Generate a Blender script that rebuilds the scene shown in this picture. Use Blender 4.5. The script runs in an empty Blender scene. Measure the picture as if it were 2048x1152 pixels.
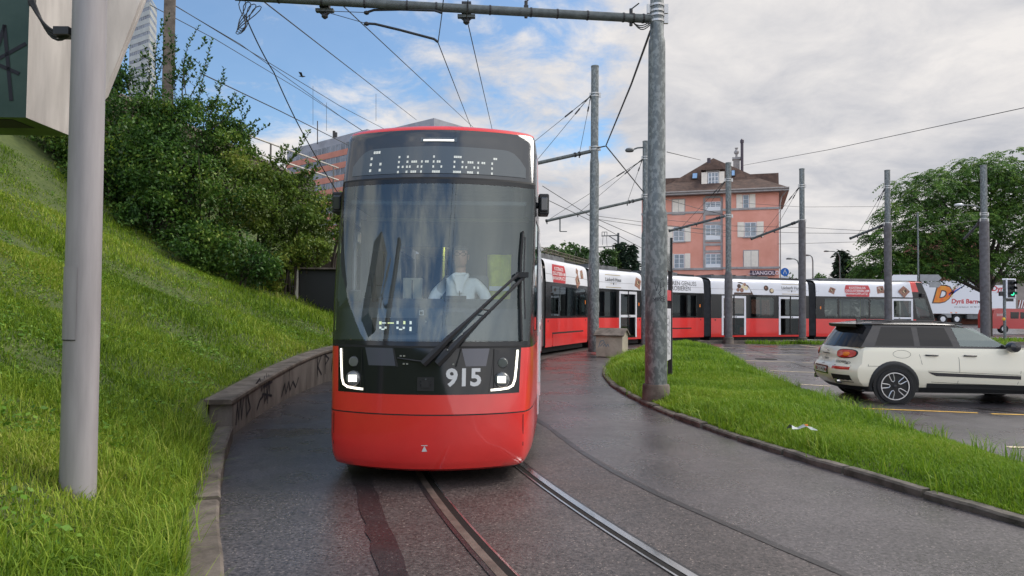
import bpy, bmesh, math, random
import numpy as np
from mathutils import Vector, Matrix
R = math.radians
scene = bpy.context.scene
COL = scene.collection
# ---------------------------------------------------------------- camera
F_PX, HOR, ROLL, CAM_Z = 1420.0, 620.0, R(0.5), 1.59
PITCH = math.atan((HOR-576)/F_PX)
cam_d = bpy.data.cameras.new('camera'); cam = bpy.data.objects.new('camera', cam_d); COL.objects.link(cam)
cam_d.sensor_width = 36; cam_d.lens = 36*F_PX/2048
cam_d.clip_start = 0.05; cam_d.clip_end = 3000
_f = Vector((0, math.cos(PITCH), math.sin(PITCH))); _r0 = Vector((1,0,0)); _u0 = Vector((0,-math.sin(PITCH),math.cos(PITCH)))
_r = _r0*math.cos(ROLL)+_u0*math.sin(ROLL); _u = _u0*math.cos(ROLL)-_r0*math.sin(ROLL)
cam.matrix_world = Matrix(((_r.x,_u.x,-_f.x,0),(_r.y,_u.y,-_f.y,0),(_r.z,_u.z,-_f.z,CAM_Z),(0,0,0,1)))
scene.camera = cam
def ray(px, py): return _f+_r*((px-1024)/F_PX)-_u*((py-576)/F_PX)
def at(px, py, D):                       # the point of the place seen at that pixel, D metres ahead
    d = ray(px, py); k = D/d.y; return Vector((d.x*k, D, CAM_Z+d.z*k))
def on_z(px, py, z=0.0):
    d = ray(px, py); k = (z-CAM_Z)/d.z; return Vector((d.x*k, d.y*k, z))
# ---------------------------------------------------------------- sky and sun
SUN_DIR = Vector((0.62,0.26,0.74)).normalized()
w = bpy.data.worlds.new("World"); scene.world = w; w.use_nodes = True
nt = w.node_tree; N = nt.nodes; L = nt.links; N.clear()
out = N.new('ShaderNodeOutputWorld'); bg = N.new('ShaderNodeBackground'); bg.inputs['Strength'].default_value = 0.1
sky = N.new('ShaderNodeTexSky'); sky.sky_type = 'NISHITA'; sky.sun_disc = False
sky.sun_elevation = math.asin(SUN_DIR.z); sky.sun_rotation = math.atan2(SUN_DIR.x, SUN_DIR.y); sky.air_density = 1.0; sky.dust_density = 0.4; sky.ozone_density = 2.0
tc = N.new('ShaderNodeTexCoord'); sep = N.new('ShaderNodeSeparateXYZ'); L.new(tc.outputs['Generated'], sep.inputs[0])
def mth(op, a, b=None, c=None, clamp=False):
    n = N.new('ShaderNodeMath'); n.operation = op; n.use_clamp = clamp
    for i, v in enumerate((a, b, c)):
        if v is None: continue
        if isinstance(v, (int, float)): n.inputs[i].default_value = v
        else: L.new(v, n.inputs[i])
    return n.outputs[0]
zz = mth('ADD', mth('MAXIMUM', sep.outputs[2], 0.0), 0.22)
cmb = N.new('ShaderNodeCombineXYZ'); L.new(mth('DIVIDE', sep.outputs[0], zz), cmb.inputs[0]); L.new(mth('DIVIDE', sep.outputs[1], zz), cmb.inputs[1])
def noise(scale, detail, rough, vec, off=(0,0,0), dist=0.0):
    mp = N.new('ShaderNodeMapping'); mp.inputs['Location'].default_value = off; L.new(vec, mp.inputs[0])
    n = N.new('ShaderNodeTexNoise'); n.inputs['Scale'].default_value = scale; n.inputs['Detail'].default_value = detail
    n.inputs['Roughness'].default_value = rough; n.inputs['Distortion'].default_value = dist; L.new(mp.outputs[0], n.inputs['Vector']); return n.outputs[0]
n1 = noise(1.15, 9, 0.62, cmb.outputs[0], (3.1,1.7,0), 0.25)
n2 = noise(4.2, 7, 0.65, cmb.outputs[0], (0.4,2.3,0), 0.4)
n3 = noise(1.6, 6, 0.55, cmb.outputs[0], (7.4,5.1,0), 0.2)
def mrange(v, a, b, c, d, smooth=False):
    n = N.new('ShaderNodeMapRange'); n.interpolation_type = 'SMOOTHSTEP' if smooth else 'LINEAR'
    L.new(v, n.inputs[0])
    for i, x in enumerate((a, b, c, d)): n.inputs[i+1].default_value = x
    return n.outputs[0]
azi = mth('ADD', sep.outputs[0], mth('MULTIPLY', sep.outputs[2], 0.0))
bias_r = mrange(azi, 0.06, 0.34, -0.02, 0.34, True)            # heavier cloud to the right
bias_h = mrange(sep.outputs[2], 0.10, 0.24, 0.24, 0.0, True)  # and towards the horizon
bias_l = mrange(azi, -0.62, -0.42, 0.06, 0.0, True)
cov = mth('ADD', mth('ADD', mth('MULTIPLY', n1, 0.62), mth('MULTIPLY', n2, 0.38)), mth('ADD', bias_r, mth('ADD', bias_h, bias_l)))
mask = mrange(cov, 0.43, 0.60, 0.0, 1.0, True)
mask = mth('MAXIMUM', mask, 0.10)
shade = mth('ADD', mth('MULTIPLY', n3, 0.6), mth('MULTIPLY', n2, 0.4))
cr = N.new('ShaderNodeValToRGB'); cr.color_ramp.elements[0].position = 0.36; cr.color_ramp.elements[0].color = (3.85,3.98,4.4,1)
cr.color_ramp.elements[1].position = 0.62; cr.color_ramp.elements[1].color = (6.7,6.45,6.3,1)
L.new(shade, cr.inputs[0])
skyb = N.new('ShaderNodeMix'); skyb.data_type = 'RGBA'; skyb.blend_type = 'MULTIPLY'; skyb.inputs[0].default_value = 1.0
L.new(sky.outputs[0], skyb.inputs[6]); skyb.inputs[7].default_value = (0.95,1.18,1.28,1)
mx = N.new('ShaderNodeMix'); mx.data_type = 'RGBA'; L.new(mask, mx.inputs[0]); L.new(skyb.outputs[2], mx.inputs[6]); L.new(cr.outputs[0], mx.inputs[7])
bk = mrange(sep.outputs[1], 0.15, -0.75, 1.0, 2.5, True)            # unseen sky behind the camera, brightened to light surfaces facing it
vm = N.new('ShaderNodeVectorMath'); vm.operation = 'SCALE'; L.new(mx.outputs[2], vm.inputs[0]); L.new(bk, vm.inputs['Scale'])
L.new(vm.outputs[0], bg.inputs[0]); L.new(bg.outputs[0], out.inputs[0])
sl = bpy.data.lights.new('sun', 'SUN'); sl.energy = 2.4; sl.angle = R(30); sl.color = (1.0,0.95,0.88)
so = bpy.data.objects.new('sun', sl); COL.objects.link(so); so.rotation_euler = SUN_DIR.to_track_quat('Z','Y').to_euler()
scene.view_settings.view_transform = 'Standard'; scene.view_settings.look = 'None'
scene.view_settings.exposure = 0.4; scene.view_settings.gamma = 1.0
scene.render.engine = 'CYCLES'; scene.cycles.max_bounces = 8; scene.cycles.transparent_max_bounces = 16
scene.cycles.use_denoising = True
# ---------------------------------------------------------------- materials
def mat(name, col, rough=0.6, metal=0.0, var=0.0, scale=4.0, detail=5, bump=0.0, bscale=None, coat=0.0, emit=None, es=0.0, col2=None, spec=0.5, vr=0.0, stretch=(1,1,1), lo=0.35, hi=0.65):
    m = bpy.data.materials.new(name); m.use_nodes = True; t = m.node_tree; b = t.nodes['Principled BSDF']
    c4 = (*col, 1)
    b.inputs['Base Color'].default_value = c4; b.inputs['Roughness'].default_value = rough; b.inputs['Metallic'].default_value = metal
    b.inputs['Specular IOR Level'].default_value = spec
    if coat: b.inputs['Coat Weight'].default_value = coat; b.inputs['Coat Roughness'].default_value = 0.04
    if emit: b.inputs['Emission Color'].default_value = (*emit, 1); b.inputs['Emission Strength'].default_value = es
    if var or bump or col2:
        tcn = t.nodes.new('ShaderNodeTexCoord'); mp = t.nodes.new('ShaderNodeMapping'); mp.inputs['Scale'].default_value = stretch
        t.links.new(tcn.outputs['Object'], mp.inputs[0])
        n = t.nodes.new('ShaderNodeTexNoise'); n.inputs['Scale'].default_value = scale; n.inputs['Detail'].default_value = detail; n.inputs['Roughness'].default_value = 0.6
        t.links.new(mp.outputs[0], n.inputs['Vector'])
        if var or col2:
            r = t.nodes.new('ShaderNodeValToRGB'); r.color_ramp.elements[0].position = lo; r.color_ramp.elements[1].position = hi
            a = col if col2 else tuple(x*(1-var) for x in col); z = col2 if col2 else tuple(min(1, x*(1+var)) for x in col)
            r.color_ramp.elements[0].color = (*a, 1); r.color_ramp.elements[1].color = (*z, 1)
            t.links.new(n.outputs[0], r.inputs[0]); t.links.new(r.outputs[0], b.inputs['Base Color'])
        if vr:
            q = t.nodes.new('ShaderNodeMapRange'); q.inputs[1].default_value = 0.35; q.inputs[2].default_value = 0.65
            q.inputs[3].default_value = max(0.02, rough-vr); q.inputs[4].default_value = rough+vr
            t.links.new(n.outputs[0], q.inputs[0]); t.links.new(q.outputs[0], b.inputs['Roughness'])
        if bump:
            n4 = t.nodes.new('ShaderNodeTexNoise'); n4.inputs['Scale'].default_value = bscale or scale*6; n4.inputs['Detail'].default_value = 4
            t.links.new(mp.outputs[0], n4.inputs['Vector'])
            bp = t.nodes.new('ShaderNodeBump'); bp.inputs['Strength'].default_value = bump; bp.inputs['Distance'].default_value = 0.01
            t.links.new(n4.outputs[0], bp.inputs['Height']); t.links.new(bp.outputs[0], b.inputs['Normal'])
    return m
def glass_mat(name, tint, refl, rough=0.015, haze=0.0, hazecol=(0.3,0.33,0.35)):
    m = bpy.data.materials.new(name); m.use_nodes = True; t = m.node_tree; t.nodes.clear()
    o = t.nodes.new('ShaderNodeOutputMaterial'); tr = t.nodes.new('ShaderNodeBsdfTransparent'); tr.inputs[0].default_value = (*tint, 1)
    gl = t.nodes.new('ShaderNodeBsdfGlossy'); gl.inputs['Roughness'].default_value = rough; gl.inputs[0].default_value = (0.86,0.98,1,1)
    fr = t.nodes.new('ShaderNodeFresnel'); fr.inputs[0].default_value = 1.5
    ad = t.nodes.new('ShaderNodeMath'); ad.operation = 'ADD'; ad.use_clamp = True; ad.inputs[1].default_value = refl; t.links.new(fr.outputs[0], ad.inputs[0])
    mxs = t.nodes.new('ShaderNodeMixShader'); t.links.new(ad.outputs[0], mxs.inputs[0]); t.links.new(gl.outputs[0], mxs.inputs[2])
    if haze:
        df = t.nodes.new('ShaderNodeBsdfDiffuse'); df.inputs[0].default_value = (*hazecol, 1)
        m2 = t.nodes.new('ShaderNodeMixShader'); m2.inputs[0].default_value = haze; t.links.new(tr.outputs[0], m2.inputs[1]); t.links.new(df.outputs[0], m2.inputs[2]); t.links.new(m2.outputs[0], mxs.inputs[1])
    else: t.links.new(tr.outputs[0], mxs.inputs[1])
    t.links.new(mxs.outputs[0], o.inputs[0]); return m
def leaf_mat(name, cols, trans=0.3, rough=0.55):
    m = bpy.data.materials.new(name); m.use_nodes = True; t = m.node_tree; b = t.nodes['Principled BSDF']; b.inputs['Roughness'].default_value = rough
    b.inputs['Specular IOR Level'].default_value = 0.3
    a = t.nodes.new('ShaderNodeAttribute'); a.attribute_name = 'rnd'; r = t.nodes.new('ShaderNodeValToRGB')
    e = r.color_ramp.elements
    while len(e) < len(cols): e.new(0.5)
    for i, c in enumerate(cols): e[i].position = i/(len(cols)-1); e[i].color = (*c, 1)
    t.links.new(a.outputs['Fac'], r.inputs[0]); t.links.new(r.outputs[0], b.inputs['Base Color'])
    tl = t.nodes.new('ShaderNodeBsdfTranslucent'); t.links.new(r.outputs[0], tl.inputs[0])
    ms = t.nodes.new('ShaderNodeMixShader'); ms.inputs[0].default_value = trans
    o = t.nodes['Material Output']; t.links.new(b.outputs[0], ms.inputs[1]); t.links.new(tl.outputs[0], ms.inputs[2]); t.links.new(ms.outputs[0], o.inputs[0]); return m
M = {}
M['red'] = mat('tram red paint', (0.72,0.034,0.030), 0.28, coat=0.6, var=0.06, scale=1.5)
M['white'] = mat('tram white film', (0.74,0.75,0.79), 0.32, coat=0.25, var=0.03, scale=1.2)
M['black'] = mat('tram gloss black', (0.010,0.011,0.012), 0.16, spec=0.4)
M['frit'] = mat('glass black edge print', (0.012,0.014,0.016), 0.1, spec=0.4)
M['seam'] = mat('dark seam', (0.01,0.01,0.01), 0.7)
M['rubber'] = mat('black rubber', (0.018,0.018,0.019), 0.75, var=0.3, scale=9)
M['plastic'] = mat('matt black plastic', (0.02,0.02,0.022), 0.5, var=0.2, scale=6)
M['dash'] = mat('grey dashboard moulding', (0.085,0.095,0.105), 0.6, var=0.12, scale=5)
M['cabin'] = mat('dark cab lining', (0.085,0.098,0.105), 0.8, var=0.15, scale=3)
M['cabwhite'] = mat('cream cab panel', (0.50,0.47,0.38), 0.6, var=0.05)
M['wind'] = glass_mat('windscreen glass', (0.85,0.92,0.92), 0.055, 0.012, 0.025, (0.5,0.58,0.6))
M['sideglass'] = glass_mat('tinted tram side glass', (0.36,0.38,0.36), 0.015, 0.02)
M['carglass'] = glass_mat('tinted car glass', (0.30,0.36,0.33), 0.06, 0.012)
M['darkglass'] = mat('dark privacy glass', (0.012,0.012,0.013), 0.05, spec=0.35)
M['house_glass'] = mat('house window glass', (0.10,0.15,0.20), 0.06, coat=0.5, spec=0.8, var=0.4, scale=0.8)
M['led'] = mat('white led strip', (0.9,0.9,0.9), 0.4, emit=(1,0.93,0.78), es=0.9)
M['lamp'] = mat('lit headlamp lens', (0.9,0.9,0.85), 0.2, emit=(1.0,0.97,0.80), es=2.6)
M['dispdot'] = mat('display led dot', (0.6,0.62,0.6), 0.4, emit=(0.85,0.88,0.80), es=0.55)
M['yellowdot'] = mat('display led amber', (0.6,0.6,0.3), 0.4, emit=(0.9,0.95,0.45), es=0.6)
M['amber'] = mat('amber marker lens', (0.85,0.22,0.02), 0.3)
M['number'] = mat('pale grey lettering', (0.62,0.63,0.64), 0.5)
M['disp'] = mat('grey display pane', (0.085,0.10,0.108), 0.12, coat=0.5)
M['visor'] = mat('dark smoked visor glass', (0.045,0.05,0.055), 0.08, coat=0.5)
M['galv'] = mat('galvanised steel', (0.115,0.130,0.130), 0.5, 0.3, col2=(0.225,0.245,0.242), scale=15, detail=4, stretch=(1,1,0.6), bump=0.1, vr=0.12, lo=0.47, hi=0.58)
M['polegrey'] = mat('painted grey steel', (0.30,0.28,0.29), 0.45, var=0.14, scale=3, stretch=(3,3,0.35), bump=0.05)
M['rustpole'] = mat('weathered pole base', (0.075,0.068,0.068), 0.7, col2=(0.13,0.125,0.13), scale=5, bump=0.2)
M['wire'] = mat('dark copper wire', (0.03,0.032,0.03), 0.6)
M['arm'] = mat('dark galvanised pipe', (0.10,0.115,0.115), 0.55, 0.3, var=0.25, scale=8)
M['steel'] = mat('clamp steel', (0.45,0.45,0.44), 0.4, 0.7)
M['rail'] = mat('worn rail steel', (0.50,0.50,0.52), 0.22, 0.9, var=0.2, scale=2, stretch=(6,1,1), vr=0.08)
M['raildark'] = mat('wet dark rail groove', (0.010,0.009,0.008), 0.65, spec=0.25)
M['raillip'] = mat('rusty rail edge', (0.16,0.13,0.11), 0.45, 0.4, var=0.3, scale=6)
M['conc'] = mat('weathered concrete', (0.060,0.048,0.038), 0.85, col2=(0.18,0.15,0.125), scale=3.2, bump=0.5, bscale=28, detail=8)
M['concdark'] = mat('stained concrete wall', (0.115,0.102,0.094), 0.85, col2=(0.25,0.225,0.21), scale=2.2, bump=0.4, bscale=30, detail=9, stretch=(1,1,0.35))
M['kerb'] = mat('mossy stone kerb', (0.040,0.038,0.026), 0.85, col2=(0.15,0.13,0.11), scale=5, bump=0.7, bscale=24, detail=8)
M['soil'] = mat('dark soil under grass', (0.045,0.068,0.016), 0.95, col2=(0.085,0.11,0.028), scale=3, bump=0.8, bscale=14)
M['graffiti'] = mat('black spray paint', (0.010,0.010,0.018), 0.7)
M['graffblue'] = mat('blue grey spray paint', (0.10,0.17,0.22), 0.7)
def asphalt(name, base, lo_r, hi_r, brown=0.0, speck=0.6):
    m = bpy.data.materials.new(name); m.use_nodes = True; t = m.node_tree; b = t.nodes['Principled BSDF']
    c = t.nodes.new('ShaderNodeTexCoord')
    def nz(s, d, r=0.6):
        n = t.nodes.new('ShaderNodeTexNoise'); n.inputs['Scale'].default_value = s; n.inputs['Detail'].default_value = d; n.inputs['Roughness'].default_value = r; t.links.new(c.outputs['Object'], n.inputs['Vector']); return n
    big = nz(0.55, 6); fine = nz(40, 4, 0.75); vor = t.nodes.new('ShaderNodeTexVoronoi'); vor.inputs['Scale'].default_value = 95; t.links.new(c.outputs['Object'], vor.inputs['Vector'])
    r1 = t.nodes.new('ShaderNodeValToRGB'); r1.color_ramp.elements[0].position = 0.3; r1.color_ramp.elements[1].position = 0.7
    r1.color_ramp.elements[0].color = (*[x*0.62 for x in base], 1); r1.color_ramp.elements[1].color = (*[x*1.32 for x in base], 1); t.links.new(big.outputs[0], r1.inputs[0])
    r2 = t.nodes.new('ShaderNodeValToRGB'); r2.color_ramp.elements[0].position = 0.32; r2.color_ramp.elements[1].position = 0.72
    r2.color_ramp.elements[0].color = (1-speck,1-speck,1-speck,1); r2.color_ramp.elements[1].color = (1+speck,1+speck*0.93,1+speck*0.86,1); t.links.new(fine.outputs[0], r2.inputs[0])
    mm = t.nodes.new('ShaderNodeMix'); mm.data_type = 'RGBA'; mm.blend_type = 'MULTIPLY'; mm.inputs[0].default_value = 1; t.links.new(r1.outputs[0], mm.inputs[6]); t.links.new(r2.outputs[0], mm.inputs[7])
    r3 = t.nodes.new('ShaderNodeValToRGB'); r3.color_ramp.interpolation = 'CONSTANT'; r3.color_ramp.elements[0].color = (0,0,0,1); r3.color_ramp.elements[1].position = 0.984; r3.color_ramp.elements[1].color = (1,1,1,1)
    wn = t.nodes.new('ShaderNodeSeparateColor'); t.links.new(vor.outputs['Color'], wn.inputs[0]); t.links.new(wn.outputs[0], r3.inputs[0])
    ms = t.nodes.new('ShaderNodeMix'); ms.data_type = 'RGBA'; t.links.new(r3.outputs[0], ms.inputs[0]); t.links.new(mm.outputs[2], ms.inputs[6]); ms.inputs[7].default_value = (base[0]*2.6+.02,base[1]*2.4+.02,base[2]*2.1+.02,1)
    t.links.new(ms.outputs[2], b.inputs['Base Color'])
    mr = t.nodes.new('ShaderNodeMapRange'); mr.inputs[1].default_value = 0.35; mr.inputs[2].default_value = 0.65; mr.inputs[3].default_value = lo_r; mr.inputs[4].default_value = hi_r
    md = nz(0.9, 5); t.links.new(md.outputs[0], mr.inputs[0]); t.links.new(mr.outputs[0], b.inputs['Roughness'])
    bp = t.nodes.new('ShaderNodeBump'); bp.inputs['Strength'].default_value = 0.45; bp.inputs['Distance'].default_value = 0.006; t.links.new(fine.outputs[0], bp.inputs['Height']); t.links.new(bp.outputs[0], b.inputs['Normal'])
    return m
M['road'] = asphalt('damp asphalt', (0.078,0.071,0.075), 0.20, 0.42, speck=0.85)
M['lot'] = asphalt('wet parking asphalt', (0.080,0.074,0.080), 0.20, 0.44)
M['tar'] = asphalt('fresh bitumen seam', (0.030,0.027,0.029), 0.25, 0.45, speck=0.5)
M['trackbed'] = asphalt('reflection tinted asphalt between rails', (0.075,0.064,0.063), 0.36, 0.56, speck=0.85)  # brown tint paints in the warm reflection around the rails
M['yellow'] = mat('worn yellow road paint', (0.62,0.36,0.05), 0.6, var=0.25, scale=12)
M['paleline'] = mat('worn pale parking line', (0.60,0.50,0.34), 0.6, var=0.25, scale=12)
M['roadwhite'] = mat('white road paint', (0.7,0.7,0.68), 0.6, var=0.15, scale=6)
# ---------------------------------------------------------------- mesh helpers
def tag(o, label=None, cat=None, group=None, kind=None):
    if label: o['label'] = label
    if cat: o['category'] = cat
    if group: o['group'] = group
    if kind: o['kind'] = kind
    return o
def empty(name, loc=(0,0,0), rz=0.0):
    o = bpy.data.objects.new(name, None); COL.objects.link(o); o.location = loc; o.rotation_euler = (0,0,rz); o.empty_display_size = 0.2; return o
class MB:
    def __init__(s): s.v = []; s.f = []; s.m = []; s.ms = []; s.T = None
    def mi(s, m):
        if isinstance(m, str): m = M[m]
        if m not in s.ms: s.ms.append(m)
        return s.ms.index(m)
    def add(s, vs, fs, m):
        o = len(s.v); i = s.mi(m)
        if s.T is not None: vs = [s.T @ Vector(v) for v in vs]
        s.v += [tuple(v) for v in vs]
        for f in fs: s.f.append(tuple(o+k for k in f)); s.m.append(i)
        return s
    def quad(s, a, b, c, d, m): return s.add([a,b,c,d], [(0,1,2,3)], m)
    def poly(s, pts, m): return s.add(pts, [tuple(range(len(pts)))], m)
    def box(s, c, d, m, rz=0.0, rot=None):
        h = [x/2 for x in d]; vs = []
        Q = rot if rot is not None else Matrix.Rotation(rz, 3, 'Z')
        for z in (-1,1):
            for x, y in ((-1,-1),(1,-1),(1,1),(-1,1)): vs.append(Vector(c)+Q@Vector((x*h[0],y*h[1],z*h[2])))
        return s.add(vs, [(3,2,1,0),(4,5,6,7),(0,1,5,4),(1,2,6,5),(2,3,7,6),(3,0,4,7)], m)
    def b2(s, x0, x1, y0, y1, z0, z1, m): return s.box(((x0+x1)/2,(y0+y1)/2,(z0+z1)/2), (abs(x1-x0),abs(y1-y0),abs(z1-z0)), m)
    def tube(s, pts, r, m, n=8, cap=True):
        pts = [Vector(p) for p in pts]; rs = r if isinstance(r, (list, tuple)) else [r]*len(pts); vs = []; fs = []
        prev = None
        for i, p in enumerate(pts):
            t = (pts[min(i+1,len(pts)-1)]-pts[max(i-1,0)]).normalized()
            if prev is None:
                a = Vector((0,0,1)) if abs(t.z) < 0.9 else Vector((1,0,0)); u = t.cross(a).normalized()
            else: u = (prev-t*prev.dot(t)).normalized()
            prev = u; q = t.cross(u)
            for k in range(n):
                g = 2*math.pi*k/n; vs.append(p+(u*math.cos(g)+q*math.sin(g))*rs[i])
        for i in range(len(pts)-1):
            for k in range(n):
                k2 = (k+1)%n; fs.append((i*n+k, i*n+k2, (i+1)*n+k2, (i+1)*n+k))
        if cap: fs.append(tuple(range(n-1,-1,-1))); fs.append(tuple((len(pts)-1)*n+k for k in range(n)))
        return s.add(vs, fs, m)
    def lathe(s, c, prof, m, n=16, axis='Z', cap=True):
        vs = []; fs = []
        for r, h in prof:
            for k in range(n):
                g = 2*math.pi*k/n; p = (r*math.cos(g), r*math.sin(g), h)
                if axis == 'Y': p = (p[0], p[2], p[1])
                if axis == 'X': p = (p[2], p[0], p[1])
                vs.append(Vector(c)+Vector(p))
        for i in range(len(prof)-1):
            for k in range(n):
                k2 = (k+1)%n; q = (i*n+k, i*n+k2, (i+1)*n+k2, (i+1)*n+k); fs.append(q if axis != 'Y' else q[::-1])
        if cap: fs.append(tuple(range(n-1,-1,-1))); fs.append(tuple((len(prof)-1)*n+k for k in range(n)))
        return s.add(vs, fs, m)
    def prism(s, poly, vec, m, msides=None):
        n = len(poly); P = [Vector(p) for p in poly]; vec = Vector(vec)
        s.add(P+[p+vec for p in P], [tuple(range(n-1,-1,-1)), tuple(range(n,2*n))], m)
        return s.add(P+[p+vec for p in P], [(i,(i+1)%n,n+(i+1)%n,n+i) for i in range(n)], msides or m)
    def grid(s, rows, m, skip=None):
        nr = len(rows); nc = len(rows[0]); vs = [p for r in rows for p in r]; fs = {}
        for i in range(nr-1):
            for j in range(nc-1):
                mm = m(i, j) if callable(m) else m
                if mm is None: continue
                fs.setdefault(mm, []).append((i*nc+j, i*nc+j+1, (i+1)*nc+j+1, (i+1)*nc+j))
        o = len(s.v)
        if s.T is not None: vs = [s.T @ Vector(v) for v in vs]
        s.v += [tuple(v) for v in vs]
        for mm, ff in fs.items():
            i = s.mi(mm)
            for f in ff: s.f.append(tuple(o+k for k in f)); s.m.append(i)
        return s
    def build(s, name, parent=None, smooth=None, bevel=0.0, merge=False, solid=0.0):
        me = bpy.data.meshes.new(name); me.from_pydata(s.v, [], s.f)
        for m in s.ms: me.materials.append(m)
        me.polygons.foreach_set('material_index', s.m)
        if merge:
            bm = bmesh.new(); bm.from_mesh(me); bmesh.ops.remove_doubles(bm, verts=bm.verts, dist=0.0004); bmesh.ops.recalc_face_normals(bm, faces=bm.faces); bm.to_mesh(me); bm.free()
        if smooth is not None:
            me.polygons.foreach_set('use_smooth', [True]*len(me.polygons)); me.set_sharp_from_angle(angle=R(smooth))
        me.update()
        o = bpy.data.objects.new(name, me); COL.objects.link(o)
        if parent is not None: o.parent = parent
        if solid:
            md = o.modifiers.new('thickness', 'SOLIDIFY'); md.thickness = solid; md.offset = -1
        if bevel:
            md = o.modifiers.new('bevel', 'BEVEL'); md.width = bevel; md.segments = 2; md.limit_method = 'ANGLE'; md.angle_limit = R(40)
        return o
_tc = {}
def text2d(txt, size=1.0, bold=0.0, shear=0.0, space=1.0, align='CENTER'):
    k = (txt, bold, shear, space, align)
    if k not in _tc:
        c = bpy.data.curves.new('txt', 'FONT'); c.body = txt; c.size = 1.0; c.offset = bold; c.shear = shear; c.space_character = space
        c.align_x = align; c.align_y = 'CENTER'; c.resolution_u = 3; c.fill_mode = 'FRONT'
        o = bpy.data.objects.new('txt', c); COL.objects.link(o); bpy.context.view_layer.update()
        me = bpy.data.meshes.new_from_object(o.evaluated_get(bpy.context.evaluated_depsgraph_get()))
        _tc[k] = ([tuple(v.co) for v in me.vertices], [tuple(p.vertices) for p in me.polygons])
        bpy.data.objects.remove(o); bpy.data.curves.remove(c); bpy.data.meshes.remove(me)
    vs, fs = _tc[k]; return [(x*size, y*size) for x, y, z in vs], fs
def put_text(mb, txt, fn, m, size, **kw):          # fn maps a flat (x, y) onto the surface
    vs, fs = text2d(txt, size, **kw); mb.add([fn(x, y) for x, y in vs], fs, m)
def stroke(mb, pts2, wd, fn, m):                   # a sprayed or drawn line laid on a surface
    for i in range(len(pts2)-1):
        a = Vector(pts2[i]); b = Vector(pts2[i+1]); d = (b-a)
        if d.length < 1e-6: continue
        d.normalize(); n = Vector((-d.y,d.x))*wd/2; e = d*wd*0.35
        a2 = a-e; b2 = b+e
        mb.add([fn(*(a2+n)), fn(*(a2-n)), fn(*(b2-n)), fn(*(b2+n))], [(0,1,2,3)], m)
def lerp(a, b, t): return a+(b-a)*t
def interp(x, xs, ys): return float(np.interp(x, xs, ys))
def mesh_np(name, verts, quads, rnd, m, parent=None, tri=False):   # large leaf and grass meshes
    me = bpy.data.meshes.new(name); nv = len(verts); nf = len(quads); k = quads.shape[1]
    me.vertices.add(nv); me.vertices.foreach_set('co', verts.astype(np.float32).ravel())
    me.loops.add(nf*k); me.loops.foreach_set('vertex_index', quads.astype(np.int32).ravel())
    me.polygons.add(nf); me.polygons.foreach_set('loop_start', np.arange(0, nf*k, k, dtype=np.int32))
    me.update(calc_edges=True)
    a = me.attributes.new('rnd', 'FLOAT', 'FACE'); a.data.foreach_set('value', rnd.astype(np.float32))
    me.materials.append(m); me.polygons.foreach_set('use_smooth', np.ones(nf, dtype=bool))
    o = bpy.data.objects.new(name, me); COL.objects.link(o)
    if parent is not None: o.parent = parent
    return o
rng = np.random.default_rng(7); random.seed(7)
# ================================================================ ground, road, banks
def ss(a, b, x):
    t = min(1, max(0, (x-a)/(b-a))); return t*t*(3-2*t)
def gz(x, y): return 0.05*ss(18, 30, y)+0.5*ss(57, 72, y)
CX, CY = 28.61, 14.8                               # centre of the turning loop
def ring(r, a): return (CX-r*math.cos(a), CY+r*math.sin(a))    # a grows away from the camera
ys = list(np.arange(-30, 90, 1.0))+[90,100,120,150,200,300,500,900]; ys = [-200,-100,-60,-40]+ys
xs = [-900,-400,-200,-120,-80,-60,-45]+list(np.arange(-35, 70, 2.5))+[70,80,100,140,200,400,900]
mb = MB(); mb.grid([[(x,y,gz(x,y)-(0.06 if x < -6 else 0)) for x in xs] for y in ys], 'lot')
tag(mb.build('ground', smooth=60), kind='structure')
def arc_sheet(name, r0, r1, a0, a1, n, z, m, kind='structure', nr=2):
    b = MB(); rr = [r1+(r0-r1)*k/(nr-1) for k in range(nr)]
    b.grid([[(*ring(r, a0+(a1-a0)*i/n), gz(*ring(r, a0+(a1-a0)*i/n))+z) for i in range(n+1)] for r in rr], m)
    o = b.build(name, smooth=60); return tag(o, kind=kind) if kind else o
arc_sheet('road', 26.6, 33.2, R(-75), R(80), 140, 0.006, 'road', nr=5)
arc_sheet('track_bed', 28.60, 31.12, R(-75), R(75), 140, 0.010, 'trackbed', nr=3)
# bitumen strips that follow the rails, with ragged edges
def ragged(name, rc, wd, a0, a1, z, amp, seed):
    rr = random.Random(seed); b = MB(); n = 220; rows = []
    o1 = [rr.uniform(-amp, amp) for _ in range(n+1)]; o2 = [rr.uniform(-amp, amp) for _ in range(n+1)]
    for k in range(2):
        rows.append([])
        for i in range(n+1):
            a = a0+(a1-a0)*i/n; q = rc+(wd/2 if k == 0 else -wd/2)+(o1 if k else o2)[i]+0.05*math.sin(a*31+seed)
            x, y = ring(q, a); rows[-1].append((x, y, gz(x,y)+z))
    b.grid(rows, 'tar'); return tag(b.build(name), kind='structure')
ragged('bitumen_strip', 31.12, 0.17, R(-60), R(20), 0.0135, 0.014, 1)
ragged('bitumen_strip', 28.62, 0.07, R(-60), R(40), 0.0135, 0.006, 4)
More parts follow.
